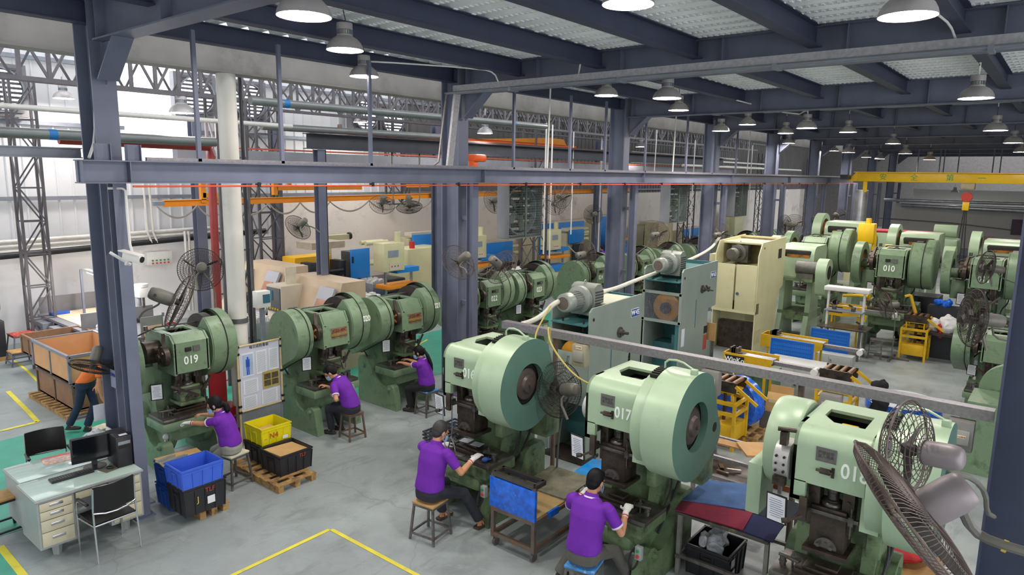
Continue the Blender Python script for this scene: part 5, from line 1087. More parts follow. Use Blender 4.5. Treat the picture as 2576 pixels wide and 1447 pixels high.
r0 = rear_press('green press seen from behind with triangular belt guard, just right of the cream press', 20.1, 5.85); r0.scale = (.95, .95, .95)
dup(r0, (25.2, 5.95, 0), 0, 'larger green press behind, with a tall wheel guard left of the yellow pillar crane', scale=1.1); dup(r0, (24.6, 3.6, 0), 0, 'green press seen from behind between presses 010 and the white wall', scale=1.03); dup(r0, (24.6, 1.45, 0), 0, 'green press seen from behind press 011 near the right edge', scale=1.0)
rp = press_A('stamping_press', 'green press numbered 010 in the far right row', (20.35, 3.62, 0), RB, '010', box=True, gear=False, group='green presses of the far row'); rp.scale = (1.28,)*3
rp = press_A('stamping_press', 'green press numbered 011 near the right edge of the far row', (20.35, 1.52, 0), RB, '011', box=True, gear=False, group='green presses of the far row'); rp.scale = (1.24,)*3
rp = press_A('stamping_press', 'green press left of press 010 in the far row, its tall wheel drum showing', (22.2, 6.1, 0), RB, None, box=True, gear=False, group='green presses of the far row'); rp.scale = (1.3,)*3
rp = press_A('stamping_press', 'dark green press at the right edge behind the upright fan', (14.7, .75, 0), RB, None, box=True, group='green presses of the far row'); rp.scale = (1.0, 1.0, .85)
# big green housing by the right column
t = T('machine_housing', 'low dark green machine housing with sloped top beside the right column', 'machine', (12.4, .35, 0)); mk('housing', MB().prism([(-.6, 0), (-.55, .95), (-.2, 1.15), (.6, 1.15), (.6, 0)], 'x', -.0, .9), GA, t, ); mk('wheel_cover', MB().cyl((.95, .1, 1.15), (1.1, .1, 1.15), .45, n=32), GA, t); mk('knob', MB().cyl((-.03, .05, .75), (0, .05, .75), .05, n=14), OILY, t)
# ---------------- coil feeders, roller stands
def feeder(label, X, pts, wid, badge=True):
    q = [onX(*p, X) for p in pts]; ys = [p[0] for p in q]; y1, y0 = max(ys), min(ys); zt = (q[0][1]+q[3][1])/2; t = T('coil_feeder', label, 'feeder', (X, y0, 0)); L = y1-y0
    b = MB(); b.prism([(L, zt), (L, zt-.28), (L*.55, zt-.29), (.1, zt-.22), (0, zt-.15), (0, zt)], 'x', -.015, .015); mk('side_plate', b, YSTEEL, t); b = MB(); b.prism([(L, zt), (L, zt-.28), (.1, zt-.22), (0, zt-.15), (0, zt)], 'x', wid-.015, wid+.015); mk('side_plate', b, YSTEEL, t)
    mk('feeder_tray', MB().bb(0, wid, 0, L, zt-.12, zt-.09), OILY, t); mk('end_plate', MB().bb(0, wid, L-.02, L, zt-.28, zt), YSTEEL, t)
    for i in range(5): mk('feed_rod', MB().cyl((wid*(i+1)/6, .02, zt-.05), (wid*(i+1)/6, L*.8, zt-.05), .014, n=8), CHROME, t)
    for y in (.12, L-.15):
        for x in (.03, wid-.03): mk('leg', MB().beam((x, y, 0), (x, y, zt-.25), .04, .04), YSTEEL, t)
    mk('arm_beam', MB().box((wid/2, -.38, zt-.10), (.11, .8, .07)), GALV, t); mk('hand_roller', MB().cyl((wid*.2, -.72, zt-.12), (wid*.8, -.72, zt-.12), .06, n=16), WHITEP, t)
    b = MB(); [b.bb(.03+.12*i, .12+.12*i, L*.72+.04*j, L*.80+.04*j, zt, zt+.10) for i in range(2) for j in range(3)]; mk('roller_block', b, DSTEEL, t)
    if badge: p = mk('maker_plate', MB().bb(-.022, -.015, L*.55, L*.95, zt-.20, zt-.04), BLK, t); text('plate_text', 'WinKo', .13, NUMW, p, (-.024, L*.75, zt-.12), (R(90), 0, R(-90)), bold=.002)
    return t
feeder('yellow coil feeder with a black lettered plate, in front of the blue perforated panel', 12.6, ((1820, 885), (1822, 922), (1940, 925), (1940, 905)), .42)
feeder('yellow coil feeder heaped with tools between the two blue panels', 15.6, ((1915, 840), (1920, 860), (2065, 880), (2070, 862)), .42, False)
feeder('yellow coil feeder behind the white lamp table', 19.5, ((2080, 765), (2082, 790), (2170, 800), (2172, 775)), .4)
PEG = mat('peg_blue', '#1767c4', .35, 0, .05, 5)
def peg(label, X, px0, py0, px1, py1, h):
    y1, z1 = onX(px0, py0, X); y0, _ = onX(px1, py1, X); t = T('perforated_panel', label, 'panel', (X, y0, 0)); L = y1-y0
    b = MB(); b.bb(-.01, .01, 0, L, z1-h, z1); f = mk('panel_sheet', b, PEG, t); b = MB(); n = 20
    for i in range(n):
        for j in range(6): b.box((-.011, L*(.06+.88*i/(n-1)), z1-.06-(h-.12)*j/5), (.003, .012, .014))
    mk('hole_grid', b, BLK, t); mk('rim', MB().bb(-.03, .02, 0, L, z1-.012, z1+.012).bb(-.03, .02, 0, L, z1-h-.01, z1-h+.01).bb(-.03, .02, -.01, .01, z1-h, z1).bb(-.03, .02, L-.01, L+.01, z1-h, z1), PEG, t)
    for y in (.1, L-.1): mk('panel_leg', MB().beam((.03, y, 0), (.03, y, z1-h), .03, .03), LSTEEL, t)
peg('front blue perforated tool panel beside the yellow feeder', 15.0, 1942, 850, 2047, 866, .55); peg('rear blue perforated tool panel near the steel table', 17.4, 2043, 825, 2137, 845, .50)
WBOX = mat('cabinet_white', '#b3b7b4', .45, .1, .06, 3)
def cabinet(label, x0, x1, y0, y1, z1, m=WBOX, name='control_cabinet', z0=.06):
    t = T(name, label, 'cabinet', (x0, y0, 0)); mk('cabinet_body', MB().bb(0, x1-x0, 0, y1-y0, z0, z1, .01), m, t)
    for i in (0, 1): mk('door', MB().bb(-.012, 0, (y1-y0)*(.03+.49*i), (y1-y0)*(.48+.49*i), z0+.04, z1-.04, .004), m, t)
    mk('foot_base', MB().bb(.03, x1-x0-.03, .03, y1-y0-.03, 0, z0), BLK, t); mk('handle', MB().bb(-.025, -.012, (y1-y0)*.45, (y1-y0)*.49, z1*.5, z1*.5+.1, .003), CHROME, t)
    return t
cabinet('white control cabinet under the front blue panel', 13.9, 14.6, 3.35, 4.6, .82); cabinet('white control cabinet under the rear blue panel', 17.0, 17.3, 3.6, 4.6, .42)
cabinet('green chipped control cabinet below the yellow feeder, on legs', 13.0, 13.5, 4.1, 4.85, .85, mat('green_chipped', '#5c7a5c', .5, 0, .1, 6, '#1c1f1a', .9, dscale=5, dlo=.62), z0=.3)
def roller_stand(label, x, y, s=1.0, group='yellow roller stands', rz=0):
    t = T('roller_stand', label, 'stand', (x, y, 0), rz, group); w = .28
    for i in (-1, 1):
        for j in (-1, 1): mk('leg', MB().beam((w*i, w*j, 0), (w*i, w*j, .82), .05, .05), YSTEEL, t)
    mk('lower_box', MB().bb(-w, w, -w, w, .14, .42, .005), YSTEEL, t); b = MB()
    for z in (.62, .80): b.beam((-w, -w, z), (w, -w, z), .04, .06); b.beam((-w, w, z), (w, w, z), .04, .06); b.beam((-w, -w, z), (-w, w, z), .04, .06); b.beam((w, -w, z), (w, w, z), .04, .06)
    mk('ring_rail', b, YSTEEL, t); mk('lift_screw', MB().cyl((0, 0, .42), (0, 0, .98), .03, n=12), OILY, t)
    b = MB(); b.bb(-w*.8, w*.8, -w*.8, w*.8, .96, .99); [b.beam((i*w*.7, j*w*.7, .8), (i*w*.7, j*w*.7, .97), .03, .03) for i in (-1, 1) for j in (-1, 1)]; mk('upper_frame', b, YSTEEL, t)
    [mk('roller_housing', MB().bb(a_, a_+w*.1, -w*.95, w*.95, .98, 1.16), OILY, t) for a_ in (-w*.85, w*.75)]
    for i in range(4): mk('roller', MB().cyl((-w*.75, -w*.7+w*.47*i, 1.13), (w*.75, -w*.7+w*.47*i, 1.13), .038, n=14), mat('roller_brown', '#8a6a50', .35, .5, .15, 6), t)
    mk('side_arm', MB().beam((w*.8, -w*.9, 1.1), (w*.9, -w*2.2, .84), .03, .05), YSTEEL, t); mk('side_arm', MB().beam((-w*.8, -w*.9, 1.1), (-w*.7, -w*2.2, .84), .03, .05), YSTEEL, t)
    return t
s0 = roller_stand('yellow roller stand standing alone on the far floor, with red gloves', 19.75, 2.78); s0.scale = (1, 1, 1.0)
mk('work_gloves', crumple(Body().ball((0, 0, 0), (.05, .06, .10)).ball((0, -.03, -.16), (.04, .05, .12)), .03, 12), mat('glove_red', '#b01c30', .8), label='red gloves hanging on the far yellow roller stand', cat='glove', loc=(19.9, 2.30, .86))
dup(s0, (13.0, 2.95, 0), 0, 'yellow roller stand with a black jacket, behind the trunking right of the cardboard box'); dup(s0, (11.05, 4.25, 0), 0, 'yellow roller stand beside the blue wrapped coil')
mk('jacket', crumple(Body().ball((0, 0, 0), (.10, .14, .12)).ball((.02, -.03, -.25), (.09, .15, .26)).ball((0, .05, -.5), (.06, .08, .24)), .05, 7), mat('jacket_black', '#17181c', .9, 0, .2, 8), label='black jacket hanging from the arm of the roller stand', cat='jacket', loc=(13.1, 2.30, .92))
mk('work_gloves', crumple(Body().ball((0, 0, 0), (.05, .08, .2)), .03, 12), mat('glove_darkred', '#6e2622', .8), label='dark red gloves on the near yellow roller stand', cat='glove', loc=(12.75, 2.55, .42))
mk('lever', MB().beam((0, 0, 0), (-.1, .14, .46), .06, .06).beam((-.1, .14, .46), (-.16, .25, .42), .05, .05), YSTEEL, label='short yellow lever standing on top of the far roller stand', cat='lever', loc=(19.85, 2.85, 1.17))
# coils
def coil(label, loc, rot, ro, ri, w, m=WRAP):
    t = T('steel_coil', label, 'coil', loc, rot); mk('coil_wrap', MB().lathe([(ri, -w/2), (ro*.93, -w/2), (ro, -w/2+.03), (ro, w/2-.03), (ro*.93, w/2), (ri, w/2), (ri, -w/2)], n=40, caps=False), m, t); return t
c1 = coil('blue wrapped coil standing upright on a pallet behind press 017', (11.75, 4.28, .56), (R(90), 0, R(78)), .46, .24, .28)
pallet('small wooden pallet under the upright blue coil', 11.3, 12.0, 3.75, 4.6); mk('coil_tag', MB().box((0, 0, 0), (.1, .13, .004), rot=(R(90), 0, R(-80))), PAPER, label='white paper tag on the blue wrap beside the rollers', cat='label', loc=(11.3, 4.62, .93))
mk('coil_bag', crumple(Body().ball((0, 0, 0), (.16, .14, .12)), .05, 8), WRAP, label='blue plastic bundle beside the upright coil', cat='bundle', loc=(11.42, 4.62, .86)); mk('cloth_bag', crumple(Body().ball((0, 0, 0), (.12, .14, .13)), .05, 8), mat('grey_cloth', '#3f3d3a', .9, 0, .2, 10), label='dark grey cloth hanging over the upright coil', cat='cloth', loc=(11.6, 4.48, 1.0))
WHTOP = mat('coil_top_white', '#c4ccd4', .5, 0, .05, 5)
for lb, (x, y) in (('large flat blue coil with a white top behind the trunking', (14.75, 2.15)), ('second flat blue coil partly hidden by the right switch box', (13.3, 1.30))):
    c = coil(lb, (x, y, .19), (0, 0, 0), .66, .42, .22, WRAP); mk('coil_top', MB().lathe([(.42, .11), (.65, .11), (.64, .125), (.43, .125), (.42, .11)], n=40, caps=False), WHTOP, c, label='pale top ring of the coil'); mk('skid', MB().bb(-.5, .5, -.5, .5, -.19, -.11), OILY, c)
# cardboard box on rusty crate
t = T('metal_bin', 'rusty grey steel bin holding the big cardboard box', 'bin', (12.2, 3.68, 0)); b = MB()
for s in (-1, 1): b.bb(-.22, .22, s*.26-.012, s*.26+.012, 0, .42); b.bb(s*.22-.012, s*.22+.012, -.26, .26, 0, .42)
b.bb(-.22, .22, -.26, .26, 0, .02); mk('bin_shell', b, mat('rusty_bin', '#6b6660', .6, .2, .15, 6, '#9a9a9c', .6, dscale=3, dlo=.55), t)
t = T('cardboard_box', 'large open tan cardboard box standing in the rusty bin', 'box', (12.2, 3.70, .05), R(6)); mk('box_body', MB().bb(-.17, .17, -.2, .2, 0, .58), CARD, t); mk('box_flap', MB().box((-.10, 0, .63), (.14, .38, .008), rot=(0, R(-50), 0)), CARD, t); mk('box_flap', MB().bb(.16, .17, -.2, .2, .58, .76), CARD, t); mk('tape_strip', MB().box((-.172, 0, .55), (.004, .30, .05)), mat('tape_clear', '#c9b98c', .2), t)
# metal table with plywood behind 017/018
t = T('metal_rack', 'low grey angle iron rack carrying wooden boards between presses 017 and 018', 'rack', (9.0, 3.0, 0)); b = MB()
for x in (0, .75):
    for y in (-.15, .85): b.beam((x, y, 0), (x, y, .62), .05, .05)
for z in (.3, .6): b.beam((0, -.15, z), (0, .85, z), .05, .05); b.beam((.75, -.15, z), (.75, .85, z), .05, .05); b.beam((0, -.15, z), (.75, -.15, z), .05, .05); b.beam((0, .85, z), (.75, .85, z), .05, .05)
mk('rack_frame', b, GALV, t); mk('rack_tray', MB().bb(0, .75, -.15, .85, .28, .30), OILY, t)
mk('wooden_board', MB().box((0, 0, 0), (.5, .75, .03), rot=(0, 0, R(38))), mat('plywood_warm', '#b58a50', .6, 0, .12, 5), label='loose plywood board lying askew on the angle iron rack', cat='board', loc=(9.55, 3.0, .68)); mk('wooden_board', MB().box((0, 0, 0), (.2, 1.0, .025)), WOOD, label='narrow raw board along the back of the angle iron rack', cat='board', loc=(9.5, 3.45, .64))
mk('metal_scraps', MB().box((.1, .1, .0), (.2, .06, .01), rot=(0, .1, .5)).box((-.1, 0, .01), (.18, .05, .01), rot=(.1, 0, 1.5)).box((.05, -.1, .02), (.22, .04, .01), rot=(0, -.1, 2.2)), CHROME, label='bright metal offcuts in the tray of the rack', cat='scrap', loc=(9.3, 3.5, .315), kind='stuff')
mk('red_tube_rail', MB().box((0, 0, .04), (.1, 2.2, .08)), mat('rail_rust', '#8a4a24', .7, 0, .3, 8), label='rusty orange floor rail behind press 018', cat='rail', loc=(9.9, 2.4, 0))
# white lamp table, steel stools, pedestal fan
t = T('inspection_table', 'tall white framed inspection table with fluorescent canopy beside the rear blue panel', 'table', (18.75, 4.25, 0)); b = MB()
for y in (-.42, .42): b.beam((0, y, 0), (0, y, 1.72), .05, .05)
mk('upright', b, WHITEP, t); b = MB()
for x in (-.3, .3):
    for y in (-.45, .45): b.beam((x, y, 0), (x, y, .76), .05, .05)
mk('table_leg', b, STOOLM, t); mk('table_top', MB().bb(-.38, .38, -.6, .55, .76, .79), DSTEEL, t); mk('canopy', MB().bb(-.2, .15, -.55, .5, 1.70, 1.80, .01), WHITEP, t); mk('canopy_shelf', MB().bb(-.22, .2, -.45, .45, 1.18, 1.21), LSTEEL, t)
for i, (x, y, z, lb) in enumerate(((18.7, 4.5, 1.21, 'left small steel clamp on the canopy shelf of the inspection table'), (18.7, 4.05, 1.21, 'right small steel clamp on the canopy shelf of the inspection table'), (18.75, 3.85, .79, 'small steel vice on the right end of the inspection table top'))): mk('clamp', MB().box((0, 0, .05), (.12, .09, .1), ch=.01).box((.02, .05, .11), (.05, .16, .04), rot=(.5, 0, 0)), DSTEEL, label=lb, cat='clamp', loc=(x, y, z))
stool('small round-backed work stool beside the far inspection table', 19.15, 3.55, .2, .5, .26, STOOLM)
# ================================================================ FANS
CAGE = mat('cage_wire', '#5e544e', .5, .5, .2, 20); CAGED = mat('cage_dark', '#38322f', .5, .4, .2, 20); FMOT = mat('fan_motor_grey', '#6d6a62', .5, .2, .12, 8); FMOTP = mat('fan_motor_mauve', '#857b7d', .45, .2, .08, 5)
def make_fan(r=.36, wires=40, rings=6, th=.0028, m=CAGE, fm=FMOT, blade=True, concentric=True, mr=.085, ml=.26, dep=.10):
    """axis +X is the way the air goes; cage centre at origin, motor behind at -X"""
    t = bpy.data.objects.new('wall_fan', None); COL.objects.link(t); b = MB()
    def P(rr, a, x): return (x, rr*math.cos(a), rr*math.sin(a))
    for sgn, de in ((1, dep), (-1, dep*.95)):
        for k in range(1, rings+1):
            rr = r*k/rings; x = sgn*de*math.sqrt(max(0, 1-(rr/r)**2.4)) if k < rings else 0
            b.tube([P(rr, 2*math.pi*i/28, x) for i in range(28)], th*(1.6 if k == rings else 1), 5, closed=True)
        for i in range(wires):
            a = 2*math.pi*i/wires; tw = .5*sgn
            b.tube([P(r*q, a+tw*(1-q), sgn*de*math.sqrt(max(0, 1-q**2.4))) for q in (.12, .35, .58, .78, .92, 1.0)], th*.8, 4)
    b.tube([P(r*1.005, 2*math.pi*i/28, .0) for i in range(28)], th*2.4, 6, closed=True)
    mk('cage', b, m, t)
    mk('hub_badge', MB().lathe([(.001, dep+.006), (.035, dep+.004), (.035, dep-.01), (.001, dep-.012)], ax=(1, 0, 0), n=16, caps=False), fm, t)
    if blade:
        for k in range(3):
            a0 = 2*math.pi*k/3+.4; vs = []
            for j, (q, w, tw) in enumerate(((.12, .05, .5), (.35, .13, .45), (.62, .17, .35), (.85, .12, .25))):
                for s in (-1, 1):
                    aa = a0+s*w*.5/q*.55+.25*q; vs.append((s*tw*.05, r*q*math.cos(aa), r*q*math.sin(aa)))
            n = len(vs); vs += [(v[0]+.004, v[1], v[2]) for v in vs]
            fs = [(2*i, 2*i+1, 2*i+3, 2*i+2) for i in range(3)]+[(n+2*i, n+2*i+1, n+2*i+3, n+2*i+2) for i in range(3)]+[(2*i, 2*i+2, n+2*i+2, n+2*i) for i in range(3)]+[(2*i+1, 2*i+3, n+2*i+3, n+2*i+1) for i in range(3)]
            mk('blade', MB().add(vs, fs), CAGED, t)
        mk('blade_hub', MB().cyl((-.05, 0, 0), (.03, 0, 0), .04, n=14), CAGED, t)
    mk('fan_motor', MB().lathe([(.001, -dep-ml), (mr*.55, -dep-ml*.99), (mr*.78, -dep-ml*.95), (mr*.92, -dep-ml*.86), (mr, -dep-ml*.65), (mr, -dep-ml*.3), (mr*.95, -dep+.02), (mr*.6, -dep+.04), (.001, -dep+.04)], ax=(1, 0, 0), n=22, caps=False), fm, t)
    mk('speed_knob', MB().cyl((-dep-ml*.7, -mr*.9, 0), (-dep-ml*.7, -mr*1.25, 0), .018, n=12), BLACKP, t)
    return t
FANS = {}
def fan(label, loc, aim, key='std', scale=1.0, arm=None, group=None, armr=.014, roll=0):
    d = Vector(aim).normalized(); rot = d.to_track_quat('X', 'Z').to_euler()
    if key not in FANS:
        kw = dict(std={}, dark=dict(m=CAGED, wires=60, rings=8), near=dict(r=.37, wires=110, rings=5, th=.0022, m=mat('cage_brown', '#6d5d56', .45, .5, .2, 20), fm=FMOTP, ml=.19, mr=.082, dep=.07), near2=dict(r=.33, wires=26, rings=8, th=.0035, fm=FMOTP, ml=.22, mr=.085, dep=.12))[key]
        FANS[key] = make_fan(**kw); t = FANS[key]; t.location = loc; t.rotation_euler = rot; t['label'] = label; t['category'] = 'fan'
        if group: t['group'] = group
    else:
        t = dup(FANS[key], loc, (rot.x, rot.y, rot.z), label, group); t['category'] = 'fan'
    t.scale = (scale,)*3
    bpy.context.view_layer.update()
    if arm:
        a0 = Vector(loc)-d*(.22*scale); iv = t.matrix_world.inverted(); pts = [iv@(a0-Vector((0, 0, .06*scale)))]+[iv@Vector(p) for p in arm]
        mk('bracket_arm', MB().tube([iv@(a0+Vector((0, 0, .0)))]+pts, armr/scale, 8, smooth=1), FMOT, t)
    return t
CRT = CR; UPV = -CD; FW = _f
def dirv(r, u, f): return CRT*r+UPV*u+FW*f     # a direction given as right / up / away as seen from the gallery
# near right pair
p = at(2297, 1300, 2.95); fan('huge brown wire fan seen edge on at the bottom right, nearest of all fans', p, dirv(-.75, -.62, .33), 'near', 1.0, [at(2445, 1335, 3.05), at(2500, 1365, 3.0), at(2620, 1400, 2.9), at(2700, 1410, 2.9)], armr=.022)
mk('tape_band', MB().cyl(at(2522, 1372, 2.99), at(2534, 1377, 2.98), .027, n=14), YELB, label='yellow tape band around the thick fan arm at the right edge', cat='tape')
p = at(2283, 1130, 4.7); fan('open wire fan with a mauve motor beside the right column', p, dirv(-.62, .02, .78), 'near2', 1.0, [at(2400, 1190, 4.85), at(2450, 1205, 5.0), at(2480, 1240, 5.2), at(2482, 1290, 5.5), at(2500, 1300, 5.9)], armr=.02)
mk('white_conduit', MB().tube([(7.72, -.28, 3.2), (7.70, -.27, 1.9), (7.70, -.27, 1.0), (7.70, -.27, .3)], .018, 8).box((7.70, -.27, 1.62), (.05, .06, .12)).tube([(7.70, -.27, 1.62), (7.68, -.5, 1.55)], .016, 8), WHITEP, label='white conduit with a junction running down the right column', cat='conduit')
# near left column pair
fan('grey fan seen from the edge on the left side of the near column', at(233, 923, 9.0), dirv(-.10, -.93, -.30), 'dark', .78, [at(262, 915, 9.1), at(290, 908, 9.3)])
fan('grey fan with round motor on a curved arm right of the near column', at(452, 762, 9.4), dirv(.82, -.38, .42), 'std', 1.12, [at(395, 770, 9.5), at(362, 782, 9.4), at(350, 800, 9.4)])
fan('large round fan behind the red pipe', at(505, 678, 12.6), dirv(-.45, -.1, .85), 'dark', 1.08, [at(540, 720, 12.7), at(545, 800, 12.7)])
fan('wire fan on the lattice column at the far left before the pipes', at(100, 600, 18.5), dirv(-.4, -.3, .8), 'std', 1.25, [at(85, 625, 18.8)])
# second column pair
fan('wire fan on the left face of the second column', at(1153, 660, 12.2), dirv(-.50, -.35, .62), 'std', .92, [at(1195, 675, 12.4), at(1198, 700, 12.4)])
fan('wire fan with downward motor right of the second column', at(1262, 672, 12.6), dirv(.55, -.45, .65), 'std', .95, [at(1225, 690, 12.6), at(1205, 690, 12.6)])
# hall fans
fan('left one of two fans hanging on drop pipes below the dark hall beam', at(961, 515, 15.5), dirv(-.25, -.55, .7), 'std', .78, [at(986, 518, 15.6), at(990, 500, 15.6), at(986, 392, 15.6)])
fan('right one of two fans hanging on drop pipes below the dark hall beam', at(1030, 521, 15.5), dirv(0, -.75, .5), 'dark', .80, [at(1050, 518, 15.6), at(1057, 495, 15.6), at(1055, 392, 15.6)])
fan('tilted fan on the left side of the slim hall post', at(750, 572, 14.5), dirv(-.62, -.45, .45), 'dark', .82, [at(790, 572, 14.6), at(805, 585, 14.6)])
fan('fan half hidden by the box exhaust fan left side', at(1240, 508, 17.5), dirv(-.6, -.2, .6), 'std', .85, [at(1262, 500, 17.6)])
fan('round fan facing out, left of the pair right of the box exhaust fan', at(1396, 513, 17.5), dirv(0, -.1, -1), 'std', .78, [at(1396, 462, 17.4)]); fan('fan behind the round one, right of the pair', at(1418, 500, 19.0), dirv(.6, -.2, .6), 'std', .80, [at(1425, 462, 19)])
fan('solid looking dark fan in front of the blue machines', at(1492, 540, 18.0), dirv(-.2, 0, 1), 'dark', .70, [at(1500, 600, 18.2)])
fan('wire fan above the press 024 wheel guard', at(1478, 638, 15.0), dirv(.75, .15, .4), 'std', .85, [at(1445, 635, 15.2), at(1430, 620, 15.3)])
fan('fan with an upright motor right of the third column', at(1660, 590, 17.5), dirv(.7, .1, .5), 'std', .9, [at(1640, 610, 17.6), at(1600, 640, 17.6)])
fan('wire fan above the left end of the cream press', at(1815, 590, 20.5), dirv(.8, .1, .5), 'std', .9, [at(1795, 590, 20.6), at(1785, 620, 20.6)])
fan('left one of two big overlapping fans above the far presses', at(1975, 566, 24.5), dirv(-.5, 0, .8), 'dark', 1.0, [at(1960, 600, 24.6)]); fan('right one of two big overlapping fans above the far presses', at(1998, 566, 25), dirv(.3, 0, .9), 'std', 1.05, [at(1990, 600, 25)])
fan('tilted dark fan right of the overlapping pair', at(2056, 562, 26), dirv(-.4, -.45, .6), 'dark', .9, [at(2050, 600, 26)]); fan('small fan seen edge on by the last far column', at(2110, 545, 27), dirv(.75, -.3, .5), 'dark', .85, [at(2095, 540, 27.2)])
fan('upright grey fan beside the right column in front of press 011', at(2447, 800, 9.6), dirv(-.93, .12, .2), 'dark', 1.12, [at(2500, 850, 9.8), at(2545, 860, 9.9)])
fan('dark blurred fan before press 011', at(2480, 672, 14.5), dirv(-.90, .2, .2), 'dark', 1.0, [at(2520, 700, 14.6), at(2560, 715, 14.8)])
fan('big dark fan behind the trunking post by the 01 press', at(1408, 980, 8.9), dirv(-.5, -.1, .75), 'dark', 1.0, [at(1415, 1040, 9.2), at(1405, 1100, 9.3), at(1400, 1190, 9.4)])
t = fan('pedestal fan with cross foot on the far floor', (19.3, 3.45, 1.35), dirv(-.97, -.1, .1), 'std', .95, [(19.35, 3.25, 1.2), (19.35, 3.2, 1.0), (19.35, 3.2, .05)])
bpy.context.view_layer.update(); iv = t.matrix_world.inverted(); mk('cross_foot', MB().beam(iv@Vector((18.95, 3.2, .03)), iv@Vector((19.75, 3.2, .03)), .06, .05, up=(1, 0, 0)).beam(iv@Vector((19.35, 2.8, .03)), iv@Vector((19.35, 3.6, .03)), .06, .05, up=(1, 0, 0)), STOOLM, t)
# box exhaust fans
def box_fan(label, px0, py0, px1, py1, px2, D0):
    """side panel px0..px1 faces -Y-ish, grille px1..px2"""
    t = T('exhaust_fan', label, 'exhaust fan'); W = 1.12; Dp = .31
    b = MB(); b.bb(-.02, 0, 0, Dp, 0, W); b.bb(W, W+.02, 0, Dp, 0, W); b.bb(0, W, 0, Dp, -.02, 0); b.bb(0, W, 0, Dp, W, W+.02); mk('housing', b, mat('housing_grey', '#8f9296', .4, .5, .08, 3), t)
    mk('shroud', MB().lathe([(.50, 0), (.53, 0), (.53, .15), (.50, .15), (.50, 0)], (W/2, .12, W/2), (0, 1, 0), 40, caps=False), LSTEEL, t); b = MB()
    for i in range(23): b.bb(W*i/22-.003, W*i/22+.003, -.006, 0, 0, W); b.bb(0, W, -.006, 0, W*i/22-.003, W*i/22+.003)
    mk('grille', b, mat('grille_green', '#4e5c56', .5, .3), t)
    for i in range(7): mk('shutter_blade', MB().box((W/2, Dp-.05, W*(i+.5)/7), (W-.02, .02, .13), rot=(R(35), 0, 0)), mat('shutter', '#4a4f50', .5, .3), t)
    for k in range(5): a = 2*math.pi*k/5; mk('blade', MB().box((W/2+.25*math.cos(a), .2, W/2+.25*math.sin(a)), (.42, .02, .14), rot=(R(20), -a, 0)), mat('blade_grey', '#6c7072', .4, .5), t)
    mk('hub', MB().cyl((W/2, .1, W/2), (W/2, .3, W/2), .1, n=20), IRON, t); mk('frame_bar', MB().bb(W/2-.03, W/2+.03, -.01, .01, 0, W), mat('grille_green', '#4e5c56'), t)
    return t
bf = box_fan('large square exhaust fan with mesh grille right of the second column', 0, 0, 0, 0, 0, 0); 
for i, (px, py, lb) in enumerate(((1280, 605, ''), (1683, 567, 'square exhaust fan right of the third column'), (1846, 556, 'dark square exhaust fan right of the fourth column'))):
    x, z = onY(px, py, 9.05); q = (x, 9.05, 4.32-1.14)
    if i == 0: bf.location = q
    else: dup(bf, q, 0, lb)
# ================================================================ HALL BEHIND THE COLUMN ROW
LAT = mat('lattice_steel', '#5d5a5e', .5, .3, .15, 6)
def lattice(label, x, y, w, z0, z1, step=.55, d=None, th=.05):
    t = T('lattice_column', label, 'lattice column', (x, y, 0)); d = d or w; b = MB()
    for i in (-1, 1):
        for j in (-1, 1): b.beam((i*w/2, j*d/2, z0), (i*w/2, j*d/2, z1), th, th)
    mk('chord', b, LAT, t); b = MB(); z = z0; k = 0
    while z+step <= z1+.01:
        s = 1 if k % 2 else -1
        for j in (-1, 1): b.beam((-s*w/2, j*d/2, z), (s*w/2, j*d/2, z+step), .03, .03)
        for i in (-1, 1): b.beam((i*w/2, -s*d/2, z), (i*w/2, s*d/2, z+step), .03, .03)
        b.beam((-w/2, -d/2, z), (w/2, -d/2, z), .03, .03); b.beam((-w/2, d/2, z), (w/2, d/2, z), .03, .03); z += step; k += 1
    mk('lacing', b, LAT, t); return t
def LX(px, py, Y): return onY(px, py, Y)[0]
lattice('lattice steel column at the far left before the corrugated wall', LX(70, 450, 19.6), 19.6, .5, 0, 6.5, .8, .35, .055)
lattice('lattice column close behind the white round pillar', LX(580, 550, 13.6), 13.6, .62, 0, 5.9, .95, .4)
lattice('lattice column left of the bare plaster wall', LX(668, 500, 19.6), 19.6, .75, 0, 6.6, .8, .5, .07)
lattice('lattice column right of the dark hall beam, behind the drop fans', LX(1000, 470, 20.2), 20.2, .8, 3.3, 6.8, .8, .4, .07)
lattice('lattice column with grey box behind the right side of the mesh exhaust fan', LX(1345, 500, 16.0), 16.0, .75, 0, 6.2, .9, .6, .06)
lattice('lattice column right of the third steel column', LX(1725, 550, 17.5), 17.5, .8, 0, 6.2, .9, .6, .06)
lattice('lattice column between the fourth and fifth steel columns', LX(1915, 500, 19.5), 19.5, .9, 0, 6.4, .9, .6, .07)
lattice('slender lattice column past the fifth steel column', LX(2035, 500, 20), 20, .8, 0, 6.4, .9, .6, .07)
def truss(label, x0, x1, y, z0, z1, step=.43):
    t = T('roof_truss', label, 'truss', (0, y, 0)); b = MB(); b.beam((x0, 0, z0), (x1, 0, z0), .09, .07); b.beam((x0, 0, z1), (x1, 0, z1), .09, .07); b.beam((x0, .3, z0), (x1, .3, z0), .05, .05); mk('chord', b, LAT, t)
    b = MB(); x = x0; k = 0
    while x < x1-step: b.beam((x, 0, z0), (x, 0, z1), .06, .05); b.beam((x, 0, z0 if k % 2 else z1), (x+step, 0, z1 if k % 2 else z0), .04, .04); b.beam((x, .3, z1 if k % 2 else z0), (x+step, .3, z0 if k % 2 else z1), .035, .035); x += step; k += 1
    mk('web_bar', b, LAT, t); return t
